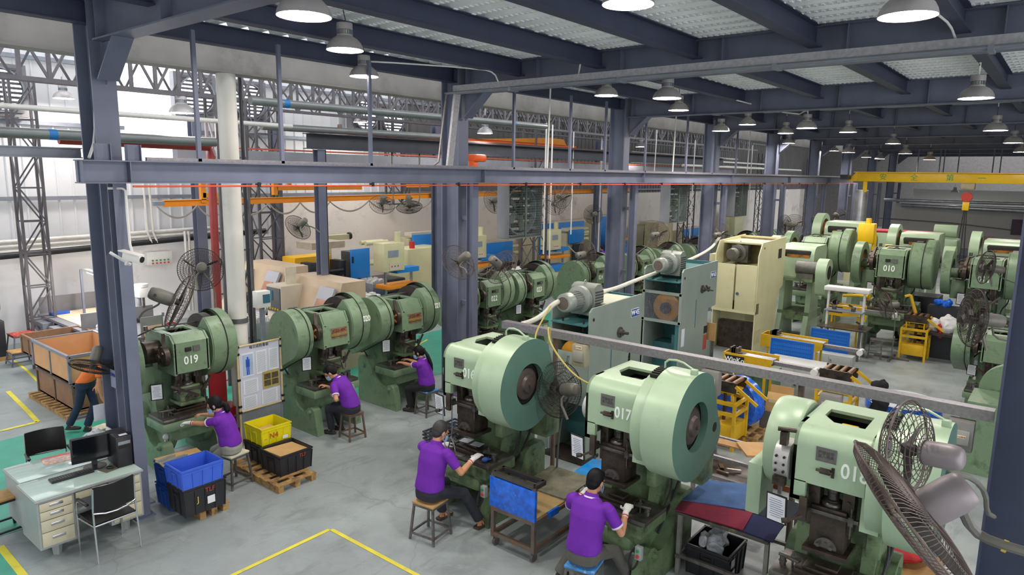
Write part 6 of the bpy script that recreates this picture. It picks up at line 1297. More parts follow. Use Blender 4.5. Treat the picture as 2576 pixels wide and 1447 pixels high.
truss('long lattice roof truss below the beige beam at left', 2.2, 9.0, 13.5, 5.92, 6.75); truss('long lattice roof truss behind the hanger posts', 9.6, 40, 14.5, 6.05, 6.85, .6); truss('rear lattice roof truss near the corrugated wall', 12, 48, 19.0, 6.3, 7.2, .8)
PIPEG = mat('pipe_grey', '#767a79', .4, .3, .1, 4); PIPEW = mat('pipe_white', '#cfccc6', .45, 0, .06, 4, '#9a8f86', .5, dscale=3, dlo=.55); TAPEB = mat('tape_blue', '#1c6eb0', .5)
def pipe(label, pts, r, m=PIPEG, bands=()):
    t = T('pipe', label, 'pipe'); mk('pipe_run', MB().tube(pts, r, 14), m, t)
    for x in bands:
        a, b_ = Vector(pts[0]), Vector(pts[-1]); f = (x-a.x)/(b_.x-a.x); p = a.lerp(b_, f); mk('blue_band', MB().cyl(p-Vector((.06, 0, 0)), p+Vector((.06, 0, 0)), r*1.03, n=14), TAPEB, t)
    return t
pipe('big grey pipe with a blue band crossing the far left at beam height', [(0, 13, 5.02), (6.9, 13, 5.02)], .085, bands=(4.15,))
pipe('thinner light pipe above the big grey one at far left', [(2.6, 13, 5.42), (8.6, 13, 5.42)], .045, PIPEW, (4.75,)); pipe('grey pipe with a blue band behind the hanger posts', [(7.2, 12.2, 5.78), (16.5, 12.2, 5.88)], .08, bands=(7.95, 15.0)); pipe('long pale pipe in front of the corrugated wall, centre', [(8.5, 14, 5.45), (14.5, 14, 5.5)], .08, PIPEG)
pipe('red sprinkler pipe running from the near column to its drop behind the fans', [(4.3, 13.2, 4.95), (onY(525, 372, 13.2)[0], 13.2, 4.93), (onY(531, 400, 13.2)[0], 13.2, 4.75), (onY(548, 800, 13.2)[0], 13.2, .0)], .075, mat('pipe_red', '#8e2f2a', .5, 0, .12, 6))
for i, z in enumerate((2.52, 2.40, 2.28)): pipe(('upper', 'middle', 'lower')[i]+' pale pipe of the bundle along the left masonry wall', [(-1, 20.5, z+.02), (11.2 if i < 2 else 12.5, 20.5, z+.22)], .055, PIPEW)
pipe('black pipe below the pale bundle on the left masonry wall', [(-1, 20.45, 2.08), (12.4, 20.45, 2.55)], .08, BLACKP)
for px in (372, 386): pipe('thin white riser pipe on the corrugated wall, '+('left' if px == 372 else 'right')+' of two', [(onY(px-12, 465, 20.4)[0], 20.4, 4.4), (onY(px, 590, 20.4)[0], 20.4, 2.7), (onY(px+10, 612, 20.4)[0], 20.4, 2.4)], .03, PIPEW)
for j, px in enumerate((465, 474)): pipe(('left', 'right')[j]+' white drop pipe on the left masonry wall, ending behind the round fan', [(onY(px, 585, 20.35)[0], 20.35, 2.68), (onY(px, 585, 20.35)[0], 20.35, .3)], .04, PIPEW)
for j, (y, z, px0) in enumerate(((15.2, 5.32, 1450), (15.6, 5.12, 1590), (17.2, 5.65, 1590), (13.2, 4.98, 1720))): pipe(('upper', 'lower', 'rear', 'front')[j]+' pale pipe running behind the third to sixth columns', [(onY(px0, 370, y)[0], y, z), (44, y, z)], .055, PIPEW)
# white round pillar
Xp = onY(588, 600, 10.5)[0]
t = T('round_pillar', 'white round pillar carrying the beige beam beside the notice board', 'pillar', (Xp, 10.5, 0)); mk('pillar_shaft', MB().cyl((0, 0, .02), (0, 0, 5.97), .145, n=32), mat('pillar_white', '#d2cfc6', .5, 0, .05, 3, '#a08f76', .4, dscale=2, dlo=.58), t); mk('pillar_base', MB().lathe([(.2, 0), (.2, .22), (.165, .25)], n=28), mat('cabinet_red', '#a02228'), t); mk('pillar_band', MB().lathe([(.162, 2.02), (.164, 2.06), (.162, 2.1)], n=28, caps=False), LAT, t)
mk('thin_black_pole', MB().cyl((onY(612, 400, 11.2)[0], 11.2, 0), (onY(612, 400, 11.2)[0], 11.2, 6.1), .03, n=10), BLACKP, label='thin black pole just right of the white round pillar', cat='pole')
# dark hall runway beam and its post
t = T('hall_crane_beam', 'dark steel runway beam end with a brown angle on top, on a slim post', 'beam', (0, 14.0, 0)); xb = onY(771, 355, 14)[0]
mk('beam_body', MB().ibeam((xb, 0, 5.19), (34, 0, 5.25), .3, .36, .02, .02), mat('dark_beam', '#3b3d45', .5, .1, .15, 3), t); mk('rust_angle', MB().box((xb+12, 0, 5.42), (24, .12, .05)), mat('rail_brown', '#4a302a', .6, .2, .2, 5), t); mk('stop_plate', MB().prism([(-.05, 5.42), (.05, 5.42), (.03, 5.62), (-.03, 5.62)], 'y', -.05, .05), RUST, t, )
t.children[-1].location.x = onY(855, 325, 14)[0]
t = T('hall_post', 'slim dark steel post under the end of the dark hall beam', 'post', (onY(806, 500, 14)[0], 14, 0)); mk('post_shaft', MB().ibeam((0, 0, 0), (0, 0, 5.0), .2, .2, .014, .01, up=(0, 1, 0)), STEEL, t); mk('cable_duct', MB().beam((.13, -.05, 0.6), (.13, -.05, 5.0), .03, .05), BLACKP, t); mk('junction_box', MB().bb(.08, .18, -.12, -.05, 1.55, 1.7), WHITEP, t)
for j, px in enumerate((986, 1055)): mk('drop_pipe', MB().cyl((onY(px, 392, 14)[0], 14, 4.3), (onY(px, 392, 14)[0], 14, 5.02), .02, n=8), BLACKP, label=('left', 'right')[j]+' short drop pipe under the dark hall beam', cat='pipe')
t = T('hall_girder', 'pale grey hall girder with an orange rail on top behind the pillar', 'girder', (0, 16, 0)); mk('girder_body', MB().bb(onY(440, 380, 16)[0], 40, -.12, .12, 4.62, 4.97), mat('girder_pale', '#8d8c94', .5, 0, .12, 2, '#5d6078', .7, dscale=1, dlo=.6), t); mk('orange_rail', MB().bb(onY(440, 380, 16)[0], 40, -.06, .06, 5.0, 5.04), mat('rail_orange', '#c0593c', .5), t)
# dark beam and slim steel columns behind
for j, px in enumerate((505, 700, 1500, 1100)): mk('hall_column', MB().ibeam((onY(px, 600, 20.0)[0] if px < 1000 else onY(px, 600, 16.5)[0], 20.0 if px < 1000 else 16.5, 0), (onY(px, 600, 20.0)[0] if px < 1000 else onY(px, 600, 16.5)[0], 20.0 if px < 1000 else 16.5, 6), .28, .28, .02, .02, up=(0, 1, 0)), STEEL, kind='structure')
# orange light crane
OR_ = mat('crane_orange', '#e08a1c', .45, 0, .06, 4); Yk = 16.8
t = T('light_crane_rail', 'orange light crane rail spanning the hall over the machines', 'crane rail', (0, Yk, 0)); xa, za = onY(412, 512, Yk); mk('rail_beam', MB().ibeam((xa, 0, za), (30, 0, 3.84), .12, .16, .02, .03), OR_, t); mk('end_stop', MB().bb(xa-.25, xa, -.04, .04, za-.05, za+.05), LSTEEL, t); mk('hanger_frame', MB().beam((onY(690, 460, Yk)[0], 0, 3.85), (onY(690, 460, Yk)[0], 0, 5.0), .12, .12).beam((onY(700, 470, Yk)[0], 0, 4.75), (onY(735, 490, Yk)[0], 0, 4.0), .08, .08).bb(onY(695, 492, Yk)[0], onY(908, 485, Yk)[0], -.06, .06, 3.97, 4.08), OR_, t)
mk('hanger_frame', MB().beam((onY(508, 460, Yk)[0], 0, za), (onY(508, 460, Yk)[0], 0, 4.9), .12, .12).bb(onY(508, 490, Yk)[0], onY(560, 490, Yk)[0], -.06, .06, za+.12, za+.24), OR_, t); mk('hanger_frame', MB().bb(onY(1025, 482, Yk)[0], onY(1090, 482, Yk)[0], -.06, .06, 4.03, 4.13).bb(onY(1180, 480, Yk)[0], onY(1500, 480, Yk)[0], -.06, .06, 4.06, 4.16).beam((onY(1385, 465, Yk)[0], 0, 3.9), (onY(1385, 465, Yk)[0], 0, 5.0), .1, .1), OR_, t)
b = MB(); xs = [onY(p, 520, Yk-.15)[0] for p in (396, 498, 572, 678, 757, 832, 930, 1020, 1090)]
for a, c in zip(xs, xs[1:]):
    for e in (0, .06): b.tube([(a+(c-a)*q, -.12, za-.05-1.0*(.25-(q-.5)**2)*1.15-e*(.25-(q-.5)**2)) for q in [i/12 for i in range(13)]], .018, 5)
mk('festoon_cable', b, mat('festoon', '#9a9088', .6), t, label='drooping loops of pale festoon cable')
t = T('overhead_crane', 'bright orange overhead crane girder behind the hanger posts', 'crane', (0, 16.2, 0)); RO = mat('crane_red_orange', '#f06018', .4, 0, .05, 3); xA, xB = onY(1080, 348, 16.2)[0], onY(1442, 362, 16.2)[0]
mk('end_carriage', MB().bb(xA, xB, -.15, .15, 5.42, 5.66), RO, t); mk('bridge_girder', MB().prism([(xA+2, 5.66), (onY(1375, 335, 16.2)[0], 5.90), (onY(1408, 345, 16.2)[0], 5.88), (onY(1415, 355, 16.2)[0], 5.66)], 'y', -.2, .2), OR_, t)
mk('crane_hoist', MB().box((0, 0, 0), (.5, .3, .2), ch=.05).box((-.15, 0, -.2), (.2, .2, .25), ch=.04), RO, label='small orange hoist left of the third hanger post', cat='hoist', loc=at(1200, 398, 19))
# exhaust fans high on the hall wall
def wall_fan_round(label, px, py, D, r, group='round exhaust fans high on the hall wall'):
    q_ = onY(px, py, 20.35); r *= .8; t = T('wall_exhaust_fan', label, 'exhaust fan', (q_[0], 20.35, q_[1]), 0, group); mk('fan_frame', MB().bb(-r*1.25, r*1.25, -.05, .2, -r*1.25, r*1.25), mat('fan_frame_grey', '#77767a', .5, .3, .1, 6), t); mk('fan_opening', MB().cyl((0, -.06, 0), (0, -.04, 0), r, n=32), mat('daylight_slats', '#e8ecf4', .5, emit=2.2, var=0), t, label='bright daylight behind the shutter')
    b = MB(); [b.bb(-r, r, -.10, -.07, -r+2*r*i/9-.03, -r+2*r*i/9+.03) for i in range(10)]; b.bb(-.03, .03, -.11, -.08, -r, r); mk('shutter_slat', b, LAT, t); mk('rim', MB().lathe([(r, 0), (r*1.08, 0), (r*1.08, .12), (r, .12)], (0, -.16, 0), (0, 1, 0), 32, caps=False), LSTEEL, t); return t
wall_fan_round('round exhaust fan letting in light, behind the second hanger post from left', 490, 240, 21.5, .62); wall_fan_round('bright exhaust fan cut by the white pillar top', 622, 255, 22.5, .62); wall_fan_round('exhaust fan cut off by the left picture edge', -8, 225, 20.5, .62); wall_fan_round('exhaust fan near the third hanger post', 915, 290, 27, .62); wall_fan_round('dark exhaust fan right of the third hanger post', 985, 305, 28.5, .6)
win = mk('window_1', MB().bb(onY(305, 220, 20.7)[0], onY(470, 220, 20.7)[0], -.0, .03, 4.75, 7.6), mat('translucent_panel', '#f4f6fb', .4, emit=1.6, var=.03), kind='structure', loc=(0, 20.66, 0))
# ---------------- left hall corner furniture
def hx(px0, px1, pt, Y): return onY(px0, pt, Y)[0], onY(px1, pt, Y)[0], onY((px0+px1)/2, pt, Y)[1]
TABT = mat('bench_grey', '#7b7b80', .5, .2, .1, 5)
t = T('work_bench', 'long grey deburring bench with a pale wooden top and back boards', 'bench', (0, 0, 0)); mk('bench_top', MB().prism([(5.75, 20.2), (5.75, 15.7), (7.4, 15.7), (7.4, 20.2)], 'z', .74, .80), TABT, t); mk('wooden_top', MB().bb(5.95, 7.3, 17.6, 20.0, .80, .815), mat('pale_ply', '#d2bfa0', .6, 0, .1, 3), t); mk('back_board', MB().bb(5.8, 7.4, 20.15, 20.2, .80, 1.22), TABT, t); mk('back_board', MB().bb(5.8, 7.4, 17.4, 17.44, .80, 1.18), TABT, t)
for x in (5.85, 7.3):
    for y in (15.8, 17.9, 20.1): mk('leg', MB().beam((x, y, 0), (x, y, .74), .06, .06), TABT, t)
for y in (15.8, 16.8, 18.0, 19.2): mk('side_bin', MB().bb(5.55, 5.78, y, y+.8, .50, .72), LSTEEL, t)
mk('tool_tray', MB().bb(-.2, .2, -.08, .08, 0, .07, .01), CRDB, label='small blue tray on the wooden bench top', cat='tray', loc=(6.1, 19.7, .815))
b = Body(); [b.ball((random.uniform(-.3, .3), random.uniform(-.25, .25), .06), (.12, .1, .06), rot=(random.random(), random.random(), 0)) for _ in range(12)]; mk('glove_pile', crumple(b, .04, 9), WHITEP, label='heap of white cotton gloves on the grey bench', cat='gloves', loc=(6.25, 16.9, .80), kind='stuff')
t = T('canopy_lamp', 'white fluorescent tube fitting on posts over the wooden bench', 'lamp', (0, 0, 0)); mk('fitting', MB().beam((6.6, 19.2, 1.95), (6.35, 16.6, 2.0), .12, .06), WHITEP, t); mk('fluorescent_tube', MB().cyl((6.6, 19.1, 1.90), (6.36, 16.7, 1.95), .02, n=8), mat('tube_glow', '#fffaf4', emit=60, var=0), t); mk('post', MB().beam((6.55, 19.4, .8), (6.55, 19.4, 1.95), .05, .05), STEEL, t); mk('post', MB().beam((6.3, 16.7, .8), (6.3, 16.7, 2.0), .05, .05), LSTEEL, t)
CBIN = mat('rusty_bin_tan', '#8a6a50', .7, .1, .2, 4, '#a8a8a8', .6, dscale=2, dlo=.6)
def openbox(name, label, cat, x0, x1, y0, y1, z0, z1, m, lining=None, th=.03):
    t = T(name, label, cat, (0, 0, 0)); b = MB(); b.bb(x0, x1, y0, y0+th, z0, z1); b.bb(x0, x1, y1-th, y1, z0, z1); b.bb(x0, x0+th, y0, y1, z0, z1); b.bb(x1-th, x1, y0, y1, z0, z1); b.bb(x0, x1, y0, y1, z0, z0+.03); mk('box_wall', b, m, t)
    b = MB()
    for x in (x0, x1):
        for y in (y0, y1): b.beam((x, y, z0), (x, y, z1), .05, .05)
    b.beam((x0, y0, z1), (x1, y0, z1), .05, .05); b.beam((x0, y1, z1), (x1, y1, z1), .05, .05); b.beam((x0, y0, z1), (x0, y1, z1), .05, .05); b.beam((x1, y0, z1), (x1, y1, z1), .05, .05); b.beam((x0, (y0+y1)/2, z0), (x0, (y0+y1)/2, z1), .04, .04); mk('edge_frame', b, lining or m, t); return t
openbox('metal_bin', 'rusty lower bin on a pallet, left of the walking person', 'bin', 4.35, 5.45, 13.75, 15.6, .10, .56, CBIN, RUST); openbox('carton_bin', 'tan board bin with grey frame stacked on the rusty bin', 'bin', 4.35, 5.45, 13.85, 15.75, .60, 1.10, mat('tan_board', '#c99a6c', .75, 0, .06, 4), LSTEEL)
openbox('metal_trough', 'long rusty trough on trestle legs at far left', 'trough', 4.75, 5.9, 17.0, 17.9, .40, .80, CBIN)
for i, (x, y) in enumerate(((4.9, 17.1), (5.75, 17.1), (4.9, 17.8), (5.75, 17.8))): mk('trestle_leg', MB().beam((x, y, 0), (x, y, .40), .05, .05), STEEL, label=['near left', 'near right', 'far left', 'far right'][i]+' leg under the long rusty trough', cat='leg')
pallet('pallet under the rusty bin beside the walking person', 4.15, 5.5, 13.55, 15.6, h=.10)
stool('small stool with a red patterned top near the far left bench', 5.15, 19.3, 0, .55, .5, mat('red_print', '#c44a3c', .6, 0, .5, 8, '#e6e0d8', .8, dscale=8, dlo=.55), m=STEEL); stool('low stool under the red topped one at far left', 4.85, 18.5, 0, .32, .4, WOOD, m=STEEL)
t = T('black_bin', 'tall black bin on a wooden block at the far left edge', 'bin', (4.45, 19.35, 0)); mk('bin_body', MB().bb(-.3, .3, -.3, .3, .1, .95, .02), CRBK, t); mk('block', MB().bb(-.25, .35, -.3, .3, 0, .1), WOOD, t)
t = T('drill_machine', 'green grey bench grinder head at the far left edge', 'machine', (4.6, 19.9, 0)); mk('machine_head', MB().cyl((-.3, 0, 1.2), (.2, 0, 1.2), .09, n=16).lathe([(.16, 0), (.16, .08)], (.2, 0, 1.2), (1, 0, 0), 20), mat('machine_green', '#8ea898', .5), t); mk('machine_stand', MB().prism([(-.25, 0), (.25, 0), (.15, 1.05), (-.2, 1.05)], 'x', -.15, .15), TABT, t)
b = MB(); r_ = .11
for i in range(14): a = 2*math.pi*i/14; b.cyl((r_*math.cos(a), r_*math.sin(a), 0), (r_*math.cos(a), r_*math.sin(a), .95), .006, n=5)
for z in (0, .32, .63, .95): b.tube([(r_*math.cos(k*math.pi/8), r_*math.sin(k*math.pi/8), z) for k in range(16)], .008, 5, closed=True)
p_ = at(146, 748, 19.0); mk('wire_cage', b, mat('cage_teal', '#4a5a5c', .5), label='hanging cylindrical wire rack in front of the white wall', cat='rack', loc=p_)
b = MB()
for i in range(22): z = .9*i/22; b.cyl((-.12, 0, z), (.12, 0, z+.01), .005, n=5)
b.cyl((0, 0, 0), (.03, 0, .95), .02, n=6); mk('green_hook_rack', b, mat('rack_green', '#2fa04a', .5), label='green spiky hook rack on the left lattice column', cat='rack', loc=at(75, 795, 19.2))
t = T('wall_control_box', 'white wall control box with coloured push buttons', 'control box', at(397, 650, 24.2)); t.location = (onY(397, 650, 20.6)[0], 20.6, onY(397, 660, 20.6)[1]); mk('box_body', MB().bb(-.35, .35, -.15, .1, -.05, .33, .01), WHITEP, t)
for i in range(5): mk('push_button', MB().cyl((-.22+.11*i, -.16, .08), (-.22+.11*i, -.19, .08), .025, n=10), GRNB, t); mk('push_button', MB().cyl((-.22+.11*i, -.16, .0), (-.22+.11*i, -.19, .0), .025, n=10), REDB, t)
t = T('drill_press', 'white drill press right of the near column', 'drill press', (onY(352, 720, 17.5)[0], 17.5, 0)); mk('column', MB().cyl((0, .1, 0), (0, .1, 1.7), .05, n=14), LSTEEL, t); mk('head', MB().bb(-.12, .12, -.2, .2, 1.4, 1.65, .03).cyl((0, -.05, 1.65), (0, -.05, 1.72), .16, n=20), WHITEP, t); mk('chuck', MB().cyl((0, -.15, 1.15), (0, -.15, 1.4), .03, n=10), DSTEEL, t); mk('table', MB().bb(-.2, .2, -.25, .1, .85, .9), OILY, t)
t = T('area_sign', 'grey sign board with a beige panel reading Deburring Area', 'sign', (0, 0, 0)); xs0, xs1, _z = hx(350, 408, 760, 15.2); mk('sign_board', MB().bb(xs0, xs1, 15.2, 15.23, .45, 1.35), mat('board_grey_green', '#7d827c', .6), t); mk('sign_panel', MB().bb(xs0+.05, xs1-.05, 15.18, 15.2, .75, 1.15), mat('sign_beige', '#d4b296', .6), t); text('sign_text', '去 披 组\nDeburring Area', .10, mat('ink_dark', '#33353c'), t, ((xs0+xs1)/2, 15.175, .95), (R(90), 0, 0)); mk('sign_leg', MB().beam((xs1, 15.2, 0), (xs1, 15.2, 1.4), .04, .04), STEEL, t)
t = T('warning_sign', 'red and white prohibition sign behind the caged fan', 'sign', (0, 0, 0)); xs0, xs1, _z = hx(408, 442, 760, 15.0); mk('sign_board', MB().bb(xs0, xs1, 15.0, 15.02, .4, 1.35), WHITEP, t); mk('red_panel_strip', MB().bb(xs0+.02, xs1-.02, 14.985, 15.0, .62, .82), REDB, t); text('sign_text', '禁止打', .15, NUMW, t, ((xs0+xs1)/2, 14.98, .72), (R(90), 0, 0)); mk('prohibition_ring', MB().lathe([(.11, 0), (.15, 0), (.15, .01), (.11, .01), (.11, 0)], ((xs0+xs1)/2, 14.985, 1.07), (0, 1, 0), 24, caps=False), REDB, t); mk('sign_leg', MB().beam((xs1, 15, 0), (xs1, 15, .4), .04, .04), STEEL, t); mk('sign_leg', MB().beam((xs0, 15, 0), (xs0, 15, .4), .04, .04), STEEL, t)
mk('purple_bucket', MB().lathe([(.001, 0), (.17, 0), (.2, .34), (.19, .34), (.16, .02), (.001, .02)], n=20, caps=False), mat('bucket_purple', '#6a2fb4', .4), label='purple bucket behind press 019', cat='bucket', loc=(onY(425, 820, 14.2)[0], 14.2, .35)); mk('bucket_stand', MB().bb(-.25, .25, -.2, .2, 0, .35), TABT, label='low grey stand under the purple bucket', cat='stand', loc=(onY(425, 820, 14.2)[0], 14.2, 0))
mk('wire_trolley', MB().tube([(-.2, 0, 0), (-.2, 0, 1.0), (.2, 0, 1.0), (.2, 0, 0)], .02, 6).tube([(-.2, .25, 0), (-.2, .25, 1.0), (.2, .25, 1.0), (.2, .25, 0)], .02, 6).tube([(-.2, 0, 1), (-.2, .25, 1)], .02, 6).tube([(.2, 0, 1), (.2, .25, 1)], .02, 6), LSTEEL, label='light tubular frame just behind the wheel guard of press 019', cat='frame', loc=(onY(512, 780, 13.2)[0], 13.2, 0))
# stacked white trays on grey box tables
for j, (a, c, pt, Y, lb) in enumerate(((634, 690, 805, 13.4, 'grey steel bin full of white trays left of press 020'), (835, 885, 742, 14.6, 'crate heaped with white moulded parts before the black machine'), (893, 975, 752, 14.0, 'flat pile of white parts behind press 021'), (938, 975, 708, 16.6, 'stack of silver boxes behind the brown board'))):
    x0, x1, z = hx(a, c, pt, Y); t = T('parts_bin', lb, 'bin', (0, 0, 0)); mk('bin_body', MB().bb(x0, x1, Y, Y+.8, z-.42, z-.06, .01), mat('zinc_bin', '#9a9c9e', .5, .4, .12, 5), t); b = MB(); [b.bb(x0+.03+(x1-x0-.06)*i/7, x0+.03+(x1-x0-.06)*(i+.8)/7, Y+.04+.74*k/4, Y+.04+.74*(k+.8)/4, z-.06, z+.03*((i+k) % 3)) for i in range(7) for k in range(4)]; mk('white_parts', b, WHITEP, t); mk('bin_stand', MB().bb(x0+.04, x1-.04, Y+.05, Y+.75, 0, z-.42), LSTEEL, t)
mk('brown_board', MB().box((0, 0, 0), (.5, .02, .75), rot=(0, R(-8), 0)), mat('board_brown', '#7a5a48', .7, 0, .2, 8), label='rusty brown sheet standing beside the silver boxes', cat='sheet', loc=(onY(930, 725, 15.8)[0], 15.8, .45))
# lathes
BEI = mat('lathe_beige', '#b8a288', .5, 0, .08, 3); LGRY = mat('lathe_door', '#a9a9b0', .45, .1, .05, 3); CPALE = mat('console_pale', '#cbc0ac', .5, 0, .05, 4)
def lathe_m(label, x, y):
    t = T('cnc_lathe', label, 'lathe', (x, y, 0), RB, 'beige lathes behind the press row'); mk('lathe_body', MB().prism([(-.1, 0), (.1, .5), (.45, 1.55), (.95, 1.55), (.95, 0)], 'x', -.9, .62), BEI, t)
    mk('inner_bay', MB().prism([(.02, .55), (.5, 1.4), (.6, 1.3), (.6, .55)], 'x', -.35, .60), mat('bay_brown', '#5a4232', .7), t); mk('chuck', MB().lathe([(.14, 0), (.14, .06), (.06, .1), (.06, .16)], (-.36, .2, .85), (1, 0, 0), 20), OILY, t)
    d = mk('sliding_door', MB().box((.35, .12, .98), (.42, .05, 1.05), rot=(R(-26), 0, 0)), LGRY, t); mk('door_window', MB().box((.35, .075, 1.0), (.28, .02, .6), rot=(R(-26), 0, 0), ch=.008), mat('window_orange_brown', '#a8755a', .3), d)
    c = mk('console', MB().prism([(-.2, 0), (-.2, .55), (-.05, .85), (-.05, 1.42), (.5, 1.42), (.5, 0)], 'x', -.95, -.48), CPALE, t); mk('control_panel', MB().bb(-.92, -.51, -.07, -.05, .95, 1.38), mat('panel_dark', '#55585c', .4), c); mk('screen', MB().bb(-.88, -.72, -.08, -.07, 1.15, 1.33), mat('screen_blue', '#3d6478', .2), c); b = MB(); [b.box((-.88+.08*i, -.08, 1.0), (.03, .02, .03)) for i in range(5)]; mk('key_button', b, YELB, c)
    return t
l1 = lathe_m('nearer beige lathe with grey sliding door behind the slim hall post', onY(696, 708, 14.3)[0], 13.4); l1.scale = (1.3,)*3; dup(l1, (onY(622, 690, 16.6)[0], 16.5, 0), RB, 'beige lathe partly hidden by the white round pillar')
mk('pale_board', MB().box((0, 0, 0), (.3, .02, .45)), mat('pale_board', '#d2c9b2', .6), label='small pale board propped on top of the nearer lathe', cat='board', loc=(onY(725, 690, 14.4)[0], 14.3, 2.02))
t = T('notice_screen', 'large beige notice frame with a red heading behind the nearer lathe', 'notice board', (0, 0, 0)); x0, x1, z = hx(703, 765, 668, 16.8); mk('frame_panel', MB().bb(x0, x1, 16.8, 16.84, z-1.3, z), BEI, t); mk('heading', MB().bb(x0+.08, x1-.1, 16.78, 16.8, z-.25, z-.1), mat('heading_pink', '#c79a92', .6), t); mk('sheet_area', MB().bb(x0+.08, x1-.1, 16.78, 16.8, z-1.0, z-.3), mat('sheet_lilac', '#b3aeb8', .6), t); mk('screen_leg', MB().bb(x0, x0+.05, 16.8, 16.84, 0, z-1.3).bb(x1-.05, x1, 16.8, 16.84, 0, z-1.3), BEI, t)
t = T('touch_panel', 'small white touch panel on a stand beside the pillar', 'control panel', (0, 0, 0)); x0, x1, z = hx(647, 680, 733, 12.9); mk('panel_housing', MB().bb(x0, x1, 12.9, 13.1, z-.35, z, .01), WHITEP, t); mk('touch_screen', MB().bb(x0+.12, x0+.28, 12.885, 12.9, z-.25, z-.07), mat('screen_blue', '#3d6478'), t); mk('stand', MB().beam(((x0+x1)/2, 13, 0), ((x0+x1)/2, 13, z-.35), .08, .08), LSTEEL, t)
# injection moulding machines
YM = mat('machine_yellow', '#e3ac12', .45, 0, .05, 3); BM = mat('machine_blue', '#1f7fd0', .4, 0, .05, 3); BKM = mat('machine_black', '#26282e', .45, .2, .2, 8)
t = T('moulding_machine', 'yellow and black moulding machine before the bare plaster wall', 'machine', (0, 0, 0)); x0, x1, z = hx(741, 832, 645, 18.6); mk('hood', MB().bb(x0, x1, 18.6, 19.3, z-.68, z, .03), YM, t); mk('window', MB().bb(x0+.65, x0+1.05, 18.58, 18.6, z-.4, z-.2), BM, t); mk('machine_bed', MB().bb(x0-.3, x1+.6, 18.65, 19.3, .2, z-.72, .03).bb(x0, x1+.5, 18.5, 18.8, z-1.0, z-.8, .05), BKM, t); mk('base', MB().bb(x0-.2, x1+.5, 18.7, 19.3, 0, .2), BKM, t)
mk('machine_cover', MB().bb(*[v for v in (0, .9, 0, .6)], 0, .45, .02), YM, label='small yellow machine cover right of the white pillar', cat='cover', loc=(onY(622, 700, 17.6)[0], 17.6, 1.0)); mk('cover_base', MB().bb(0, 1.6, 0, .6, 0, 1.0), BEI, label='beige machine base under the small yellow cover', cat='machine', loc=(onY(622, 700, 17.6)[0], 17.6, 0))
t = T('moulding_machine', 'moulding machine with a bright blue door, behind press 021', 'machine', (0, 0, 0)); x0, x1, z = hx(883, 930, 626, 17.2); zb_ = onY(905, 700, 17.2)[1]; mk('blue_door', MB().bb(x0, x1, 17.2, 17.26, zb_, z, .01), BM, t); mk('door_handle', MB().bb(x0+.03, x0+.06, 17.15, 17.2, zb_+.5, zb_+.7), BKM, t); mk('clamp_unit', MB().bb(x1-.3, x1+.25, 17.5, 18.3, zb_-.2, z-.15, .03), mat('clamp_grey', '#55585e', .45, .3, .3, 6), t); b = MB(); [b.bb(x0-1.7+.35*i, x0-1.45+.35*i, 17.4, 17.9, zb_-.3, zb_+.15+.22*((i*2) % 3), .02) for i in range(5)]; [b.cyl((x0-1.6, 17.35, zb_-.1+.2*i), (x0-.2, 17.35, zb_-.1+.2*i), .05, n=12) for i in range(3)]; mk('toggle_unit', b, BKM, t); b = MB(); [b.cyl((x1, 17.4+.25*j, zb_+.4+.65*i), (x1+.9, 17.4+.25*j, zb_+.4+.65*i), .07, n=14) for i in (0, 1) for j in (0, 1)]; mk('tie_bar', b, CRM, t); mk('bed', MB().bb(x0-1.8, x1+1.6, 17.3, 18.4, 0, zb_-.2, .04), BKM, t); b = MB(); [b.tube([(x0-1.6, 17.2-.05*i, .5+.1*i), (x0, 17.15, .45+.1*i), (x1+1, 17.2, .55+.1*i)], .04, 8) for i in range(3)]; mk('oil_pipe', b, BKM, t); mk('top_tray', MB().bb(x0-1.2, x0+.0, 17.5, 18.3, z+.05, z+.25), mat('tray_tan', '#a39684', .5), t)
t = T('gantry_arm', 'cream take-out arm on a post right of the slim hall post', 'machine', (0, 0, 0)); xg, zg = onY(828, 602, 18.8); xh = onY(870, 597, 18.8)[0]; mk('post', MB().bb(xg-.05, xg+.08, 18.8, 18.95, 0, zg), CRM, t); mk('arm', MB().bb(xg-.05, xh+.15, 18.8, 18.95, zg-.05, zg+.12), CRM, t); mk('hand_wheel', MB().cyl((xh+.15, 18.85, zg+.06), (xh+.22, 18.85, zg+.06), .12, n=16), BKM, t)
def hyd(label, pxc, pt, Y, s=1.0, og=OR_):
    xc, zt_ = onY(pxc, pt, Y); t = T('hydraulic_press', label, 'press', (xc, Y, 0), 0, 'cream hydraulic presses with orange platens'); w = .55*s
    mk('control_cabinet', MB().bb(-w-.1, .15, -.05, .45, zt_-.85, zt_, .01), CRM, t); mk('display', MB().bb(-w+.05, -.1, -.065, -.05, zt_-.42, zt_-.22), mat('display_grey', '#8d93a0', .4), t); mk('button_panel', MB().bb(-w+.1, .0, -.07, -.05, zt_-.82, zt_-.6), CPALE, t)
    for i in range(3): mk('push_button', MB().cyl((-w+.18+.12*i, -.08, zt_-.7), (-w+.18+.12*i, -.06, zt_-.7), .025, n=8), (REDB, GRNB, REDB)[i], t)
    mk('top_beam', MB().bb(-.1, w+.25, .0, .4, zt_-.95, zt_-.8), BM, t); mk('cylinder', MB().cyl((.1, .2, zt_-.8), (.1, .2, zt_+.3), .1, n=14), CRM, t)
    for x in (-w+.15, w+.1): mk('guide_column', MB().cyl((x, .2, .75), (x, .2, zt_-.9), .045, n=12), CHROME, t)
    mk('orange_platen', MB().bb(-w, w+.25, -.1, .5, 1.0*s, 1.12*s, .01), og, t); mk('bed', MB().bb(-w, w+.2, -.05, .5, .45, .72, .01), BM, t); mk('base_cabinet', MB().bb(-w, w+.2, 0, .5, 0, .45), CRM, t); return t
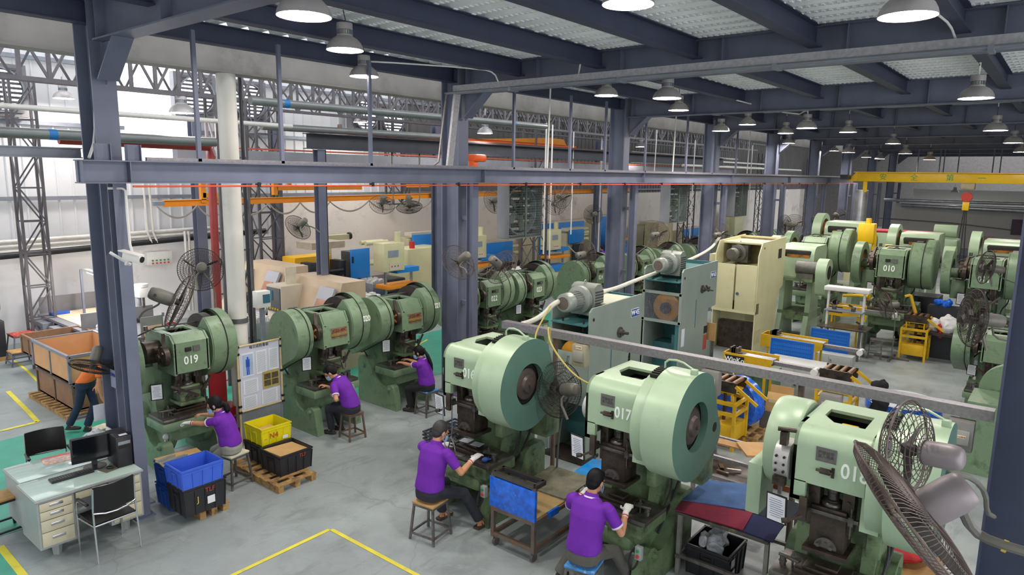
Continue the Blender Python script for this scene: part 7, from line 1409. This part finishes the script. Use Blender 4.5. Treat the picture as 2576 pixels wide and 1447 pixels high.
hyd('cream hydraulic press with orange platen behind press 021', 1005, 610, 15.8); hyd('cream hydraulic press with red lit buttons right of the mesh fan', 1405, 577, 16.8); hyd('cream hydraulic press hidden behind the third column', 1560, 575, 18.5, 1.1); hyd('cream hydraulic press left behind the two column fans', 1215, 592, 17.2)
t = T('machine_cabinet', 'large cream machine cabinet with a red beacon beside the second column', 'cabinet', (0, 0, 0)); x0, x1, z = hx(1025, 1090, 625, 18.2); mk('cabinet_body', MB().bb(x0, x1+.5, 18.2, 19.2, 0, z, .02), CRM, t); mk('beacon', MB().cyl((x0+.4, 18.4, z), (x0+.4, 18.4, z+.25), .1, n=16), mat('beacon_red', '#c8302c', .4), t)
def bluem(label, a, c, pt, Y, dz):
    x0, x1, z = hx(a, c, pt, Y); t = T('moulding_machine', label, 'machine', (0, 0, 0), 0, 'blue moulding machines in the hall'); mk('blue_guard', MB().bb(x0, x1, Y, Y+.1, z-dz, z, .01), BM, t); mk('machine_frame', MB().bb(x0-.1, x1+.2, Y+.15, Y+1.0, 0, z-.15), mat('machine_cream2', '#c2bb9c', .5, 0, .1, 3), t); mk('top_rail', MB().bb(x0, x1+.3, Y+.1, Y+.5, z-.05, z+.08), CPALE, t); mk('lower_guard', MB().bb(x0+.2, x1-.1, Y-.05, Y, .2, z-dz-.05), BKM, t)
    b = MB(); [b.cyl((x1, Y+.2, z-dz*.3-.3*i), (x1+.6, Y+.2, z-dz*.3-.3*i), .08, n=12) for i in (0, 1)]; mk('tie_bar', b, CRM, t)
bluem('blue guarded machine between the second column and the cream cabinet', 1040, 1092, 590, 19.3, 1.0); bluem('blue machine behind the left part of the mesh exhaust fan', 1218, 1290, 610, 19.4, .9); bluem('blue machine right of the mesh exhaust fan', 1362, 1470, 560, 19.2, 1.4); bluem('lower blue guard left of the solid dark fan', 1435, 1470, 578, 17.4, .6); bluem('tall blue machine left of the third column', 1495, 1545, 545, 19.5, 2.0); bluem('blue machine just right of the third column', 1628, 1655, 560, 19.4, 1.5); bluem('small blue machine near the hall lattice, right', 1722, 1760, 575, 19.0, .5)
openbox('wooden_crate', 'shelf of cream panels right of the second exhaust fan', 'shelf', onY(1655, 590, 18)[0], onY(1690, 590, 18)[0], 18, 18.8, 0, 1.9, mat('shelf_cream', '#c0b48e', .6))
cabinet('cream electric cabinet with a yellow triangle near the fourth column', onY(1850, 545, 19)[0], onY(1872, 545, 19)[0], 19, 19.8, 2.4, CRM)
mk('warning_triangle', MB().add([(-.22, 0, 0), (.22, 0, 0), (0, 0, .38)], [(0, 1, 2)]).add([(-.22, .02, 0), (.22, .02, 0), (0, .02, .38)], [(0, 1, 2)]), YELB, label='yellow warning triangle on the cream electric cabinet', cat='sign', loc=(onY(1855, 575, 18.95)[0], 18.92, 1.7))
for j, (px, py, Y, pb) in enumerate(((1367, 463, 12.4, 640), (1382, 463, 12.6, 650), (1436, 463, 14, 590), (1504, 463, 15, 645), (1585, 463, 9.25, 720), (1735, 463, 12.5, 600), (1768, 463, 15, 560), (1880, 463, 12, 560))):
    x, zb2 = onY(px, pb, Y); mk('white_conduit', MB().cyl((x, Y, max(zb2, .3)), (x, Y, 6.0 if Y > 9.3 else 4.3), .022, n=8), WHITEP, label='thin white vertical conduit '+('left of two beside the mesh exhaust fan', 'right of two beside the mesh exhaust fan', 'beside the pair of round hall fans', 'by the solid dark fan', 'on the third steel column', 'right of the second exhaust fan', 'left of the fourth column', 'between the fourth and fifth columns')[j], cat='conduit')
for j, (px, Y) in enumerate(((1378, 9.3), (1696, 9.3), (1650, 12.5), (1885, 9.3))): x = onY(px, 350, Y)[0]; mk('white_conduit', MB().cyl((x, Y, 4.6), (x+.06, Y, 6.5), .02, n=8), WHITEP, label='thin white vertical conduit above the runway beam, '+('left of the orange crane end', 'right of the third column', 'thin one by the small hall lamp', 'near the fifth column')[j], cat='conduit')
# people in the hall
SH = [(1302, 655, 15.4, 'person in white shirt and dark cap sitting in the hall behind press 023', WHITEP, 30), (1523, 640, 16.2, 'person in purple polo sitting left of the third column in the hall', PURP, 120)]
for px, py, Y, lb, sm_, fc in SH:
    x = onY(px, py, Y)[0]; worker(lb, x, Y, fc, (x+.2, Y+.4, .95), (x+.4, Y+.2, .95), (x+.1, Y+.4, .085), (x+.3, Y+.3, .085), shirt=sm_, glovesL=False, glovesR=False, trim=False, mask=False, pose=dict(hip=.62, lean=12, hpitch=20)); stool('work stool under the '+('white shirted' if px < 1400 else 'purple shirted')+' person in the hall', x, Y, 0, .5, .3)
for x, y, fc, lb in ((14.9, 7.9, 160, 'person in purple polo working behind the W 63 press, only an arm showing'), (10.2, 8.2, 150, 'person in purple polo with a face mask behind the W 45 press')):
    worker(lb, x, y, fc, (x-.45, y+.35, .95), (x-.2, y+.45, .95), (x-.3, y+.2, .085), (x-.1, y+.4, .085), glovesL=False, glovesR=False, pose=dict(hip=.60, lean=12, hpitch=20)); stool('work stool of the '+('person whose arm shows behind the mesh guarded grey press' if x > 12 else 'masked person behind the nearest grey press'), x, y, 0, .5, .3)
crate('upper deep blue bin behind the W 45 press', 10.2, 10.8, 8.9, 9.4, .35, .75, CRDB); crate('lower deep blue bin behind the W 45 press', 10.2, 10.8, 8.9, 9.4, 0, .35, CRDB)
# ================================================================ OVERHEAD DETAILS, RIGHT SIDE
xt, zt = 9.35, 6.02
t = T('cable_tray', 'long galvanised cable tray running below the roof girder across the top', 'cable tray', (0, 0, 0)); y0 = onX(1145, 215, xt)[0]
mk('tray_body', MB().bb(xt-.06, xt+.06, -3, y0, 5.96, 6.06), mat('tray_metal', '#b4b3b6', .4, .5, .15, 20), t); mk('tray_pipe', MB().cyl((xt-.10, -3, 5.93), (xt-.10, y0+.15, 5.93), .022, n=8).cyl((xt-.03, -3, 5.92), (xt-.03, y0, 5.92), .02, n=8), LSTEEL, t)
for y in (.9, 3.2, 5.5, 7.6): mk('tray_bracket', MB().bb(xt-.13, xt+.1, y-.03, y+.03, 5.88, 5.95), LSTEEL, t)
mk('tray_drop', MB().beam((xt, y0-.06, 6.0), (xt-.12, 9.0, 4.62), .14, .05), mat('tray_metal', '#b4b3b6'), t); mk('drop_pipe', MB().tube([(xt-.1, y0+.12, 5.93), (xt-.35, 9.05, 4.7), (xt-.45, 9.1, 4.62)], .02, 8), STOOLM, t)
def cond(label, pts, r=.013): mk('conduit', MB().tube(pts, r, 8, smooth=1), WHITEP, label=label, cat='conduit')
cond('bent white conduit feeding the third lamp from the tray', [LP[2][:2]+(6.25,), (LP[2][0]+.02, LP[2][1]-.02, 6.28), (9.0, 8.0, 6.24), (9.25, 7.95, 6.2), (9.3, 7.9, 6.05)])
cond('short white drop conduit between purlin and tray in the middle', [(9.4, 6.3, 6.22), (9.36, 6.3, 6.06)]); cond('white conduit bending from the top right purlin to the tray', [(8.7, 1.35, 6.22), (9.2, 1.3, 6.2), (9.35, 1.25, 6.06)])
cond('long bent white conduit ending at the lamp left of centre right', [(15.6, 6.2, 6.22), (18.8, 5.85, 6.1), (LP[13][0], LP[13][1], 6.15), (LP[13][0], LP[13][1], 5.95)], .016)
cond('white drop pipe above the lamp near the right edge', [(LP[9][0], LP[9][1], 5.95), (LP[9][0], LP[9][1], 6.24)], .016)
b = MB().tube([(0, 0, .5), (.05, 0, .58), (-.02, .0, .66), (.04, 0, .74), (0, 0, .85)], .012, 6); b.box((0, 0, .68), (.08, .06, .08)); b.box((.06, 0, .6), (.03, .03, .08)); mk('rusty_hook', b, RUST, label='rusty chain hook above the lamp below the cable tray', cat='hook', loc=LP[6])
# yellow crane
YC = mat('crane_yellow', '#e6bb12', .4, 0, .06, 3)
yA = onX(2137, 450, 34)[0]
t = T('bridge_crane', 'yellow bridge crane girder at the far right with a hanging hook', 'crane', (34, 0, 0)); mk('crane_girder', MB().bb(-.12, .12, -6, yA-.35, 4.42, 4.80, .01).bb(-.2, .2, -6, yA-.2, 4.80, 4.84), YC, t); mk('girder_end', MB().prism([(yA-.35, 4.42), (yA, 4.42), (yA, 4.5), (yA-.3, 4.82), (yA-.35, 4.82)], 'x', -.13, .13), YC, t); mk('end_plate', MB().bb(-.05, .05, yA-.75, yA-.60, 3.95, 4.45), YC, t); mk('end_truck', MB().bb(-.8, .8, yA-.1, yA+.2, 4.5, 4.7), BLACKP, t)
for s_, py_ in (('安', 2222), ('全', 2300), ('第', 2390), ('一', 2470)): text('girder_letter', s_, .30, mat('letter_green', '#2f9a4a', .5), t, (-.125, onX(py_, 455, 34)[0], 4.6), (R(90), 0, R(-90)))
yh = onX(2433, 490, 34)[0]; h = T('chain_hoist', 'hoist with a red block and chains hanging from the yellow crane', 'hoist', (34, yh, 0)); mk('trolley', MB().bb(-.2, .2, -.25, .25, 4.15, 4.42, .05), mat('hoist_beige', '#a89a80', .5), h); mk('hook_block', MB().cyl((-.1, 0, 3.85), (.1, 0, 3.85), .2, n=20), REDB, h); mk('yellow_block', MB().bb(-.1, .1, -.12, .12, 3.3, 3.65, .03), YC, h); b = MB(); [b.cyl((0, o_, 1.1), (0, o_*.3, 3.4), .02, n=5) for o_ in (-.15, 0, .15)]; mk('hoist_chain', b, BLACKP, h)
for j, (px, py) in enumerate(((2308, 420), (2362, 430), (2410, 420), (2497, 425), (2515, 430), (2375, 410))): x = 40+j; y = onX(px, py, x)[0]; mk('hanging_rod', MB().cyl((x, y, 4.7), (x, y, 6.5), .03, n=6), LSTEEL, label='thin hanging rod above the yellow crane, number %s from the left' % ['one', 'two', 'five', 'six', 'seven', 'four'][j], cat='rod')
# silver ducts on the end wall, boxes, notices
DUCT = mat('silver_duct', '#b9bcc2', .3, .7, .2, 3)
t = T('silver_duct', 'upper crinkled silver duct along the far end wall', 'duct', (0, 0, 0)); mk('duct_run', MB().cyl((49.2, -8, 3.3), (49.2, 9.5, 3.25), .10, n=14), DUCT, t); t = T('silver_duct', 'lower crinkled silver duct on top of the end wall', 'duct', (0, 0, 0)); mk('duct_run', MB().cyl((47.5, -8, 2.75), (49.4, 8.5, 2.95), .13, n=14), DUCT, t); t = T('silver_duct', 'vertical silver duct at the end of the far column row', 'duct', (0, 0, 0)); X_, Y_ = 36.5, onX(2160, 560, 36.5)[0]; mk('duct_run', MB().cyl((X_, Y_, .2), (X_, Y_, 4.0), .3, n=16), DUCT, t)
mk('upper_wall_band', MB().bb(56, 56.2, -10, 9, 3.2, 3.9), mat('grey_white_wall', '#c9c6c2'), kind='structure')
for j, px in enumerate((2176, 2188)): mk('meter_box', MB().bb(-.1, 0, -.28, .28, 0, .8, .02), mat('meter_grey', '#8a8a88', .5), label=('left', 'right')[j]+' grey meter box on the far end wall', cat='box', loc=(49.95, onX(px, 540, 49.9)[0], onX(px, 553, 49.9)[1]))
mk('pink_notice', MB().bb(-.02, 0, -.6, .6, 0, .45), mat('notice_pink', '#d08f94', .6), label='pink notice with red lettering on the far end wall', cat='notice', loc=(49.96, onX(2468, 610, 49.9)[0], onX(2468, 613, 49.9)[1])); mk('purple_board', MB().bb(-.05, 0, -.9, .9, 0, .9), mat('board_purple', '#5c4c5c', .6), label='dark purple board at the right edge of the end wall', cat='board', loc=(49.9, onX(2572, 600, 49.9)[0]-.3, onX(2572, 592, 49.9)[1]))
b = MB().tube([(49.9, onX(2205, 548, 49.9)[0], onX(2205, 548, 49.9)[1]), (49.9, onX(2400, 562, 49.9)[0], onX(2400, 562, 49.9)[1]), (49.9, onX(2576, 583, 49.9)[0], onX(2576, 583, 49.9)[1])], .03, 6); mk('wall_cable', b, STOOLM, label='sagging grey cable along the far end wall', cat='cable')
mk('wall_plinth', MB().bb(49.93, 49.99, -8, 9, 0, .45), mat('plinth_blue_grey', '#8d929c', .6), kind='structure')
# yellow pillar crane and green machines at the far right
t = T('pillar_crane', 'bright yellow pillar crane post with a curved handle, left of press 010', 'crane', (22.9, onX(2190, 700, 22.9)[0], 0)); mk('post', MB().cyl((0, 0, 0), (0, 0, 2.9), .06, n=14), YC, t); mk('yellow_box', MB().bb(-.15, .2, .0, .45, 2.6, 3.2, .03).cyl((0, .2, 3.2), (0, .2, 3.35), .08, n=12), YC, t); mk('handle_bar', MB().tube([(-.1, .7, .95), (-.1, .3, 1.0), (-.1, .0, 1.0)], .05, 8).bb(-.1, .1, -.5, -.3, 2.35, 2.6), YC, t)
t = T('green_machine', 'pale green boxy machine with red cloths on top by the yellow post', 'machine', (28, onX(2215, 600, 28)[0]-1.4, 0)); mk('machine_body', MB().bb(0, 1.2, 0, 1.9, 0, 2.6, .02), GB, t); mk('red_cloth', MB().bb(0, 1.0, -.3, 1.9, 2.6, 2.68, .03), mat('cloth_red', '#a8303c', .8, 0, .3, 12), t); mk('top_motor', MB().cyl((.5, -.9, 2.75), (.5, -.2, 2.75), .22, n=16).bb(0, 1, -1.0, 0, 1.9, 2.5, .1), GB, t)
for j, (px, py, X, lb) in enumerate(((2160, 640, 31, 'cream cabinet behind the yellow pillar crane'), (2310, 745, 22, 'black rack of trays between presses 010 and 011'))):
    y = onX(px, py, X)[0]; cabinet(lb, X, X+.8, y-.5, y+.5, 2.2 if j == 0 else 1.3, CRM if j == 0 else BKM)
mk('white_sacks', crumple(Body().ball((0, 0, .2), (.17, .18, .26)).ball((0, .3, .15), (.12, .16, .18)), .06, 6), WHITEP, label='white plastic wrapped sack beside press 011', cat='sack', loc=(20.0, onX(2394, 740, 20.0)[0], .75)); mk('sack_table', MB().bb(-.3, .3, -.4, .5, .68, .74).bb(-.3, -.25, -.4, -.35, 0, .68).bb(-.3, -.25, .45, .5, 0, .68), OILY, label='dark table under the white sack', cat='table', loc=(20.0, onX(2394, 740, 20.0)[0], 0))
mk('blue_wrap_bundle', crumple(Body().ball((0, 0, 0), (.12, .12, .1)).ball((0, .18, .03), (.1, .1, .08)), .05, 8), WRAP, label='bright blue wrapped bundle above the white sack', cat='bundle', loc=(20.3, onX(2390, 700, 20.3)[0], 1.42)); mk('bundle_shelf', MB().bb(-.1, .3, -.3, .4, 0, 1.34), BKM, label='black shelf carrying the blue wrapped bundle', cat='shelf', loc=(20.3, onX(2390, 700, 20.3)[0], 0))
# red bags under the near fan
mk('red_bag', crumple(Body().ball((0, 0, .1), (.3, .26, .12)).ball((.1, -.1, .16), (.2, .16, .1)), .05, 6), mat('bag_red', '#b01f24', .7, 0, .15, 8), label='red bag on a pallet behind the huge fan', cat='bag', loc=fl(2260, 1400, .35)+(.35,)); mk('bag_stand', MB().bb(-.4, .4, -.4, .4, 0, .35), WOOD, label='low wooden stand under the red bag', cat='stand', loc=fl(2260, 1400, .35)+(0,))
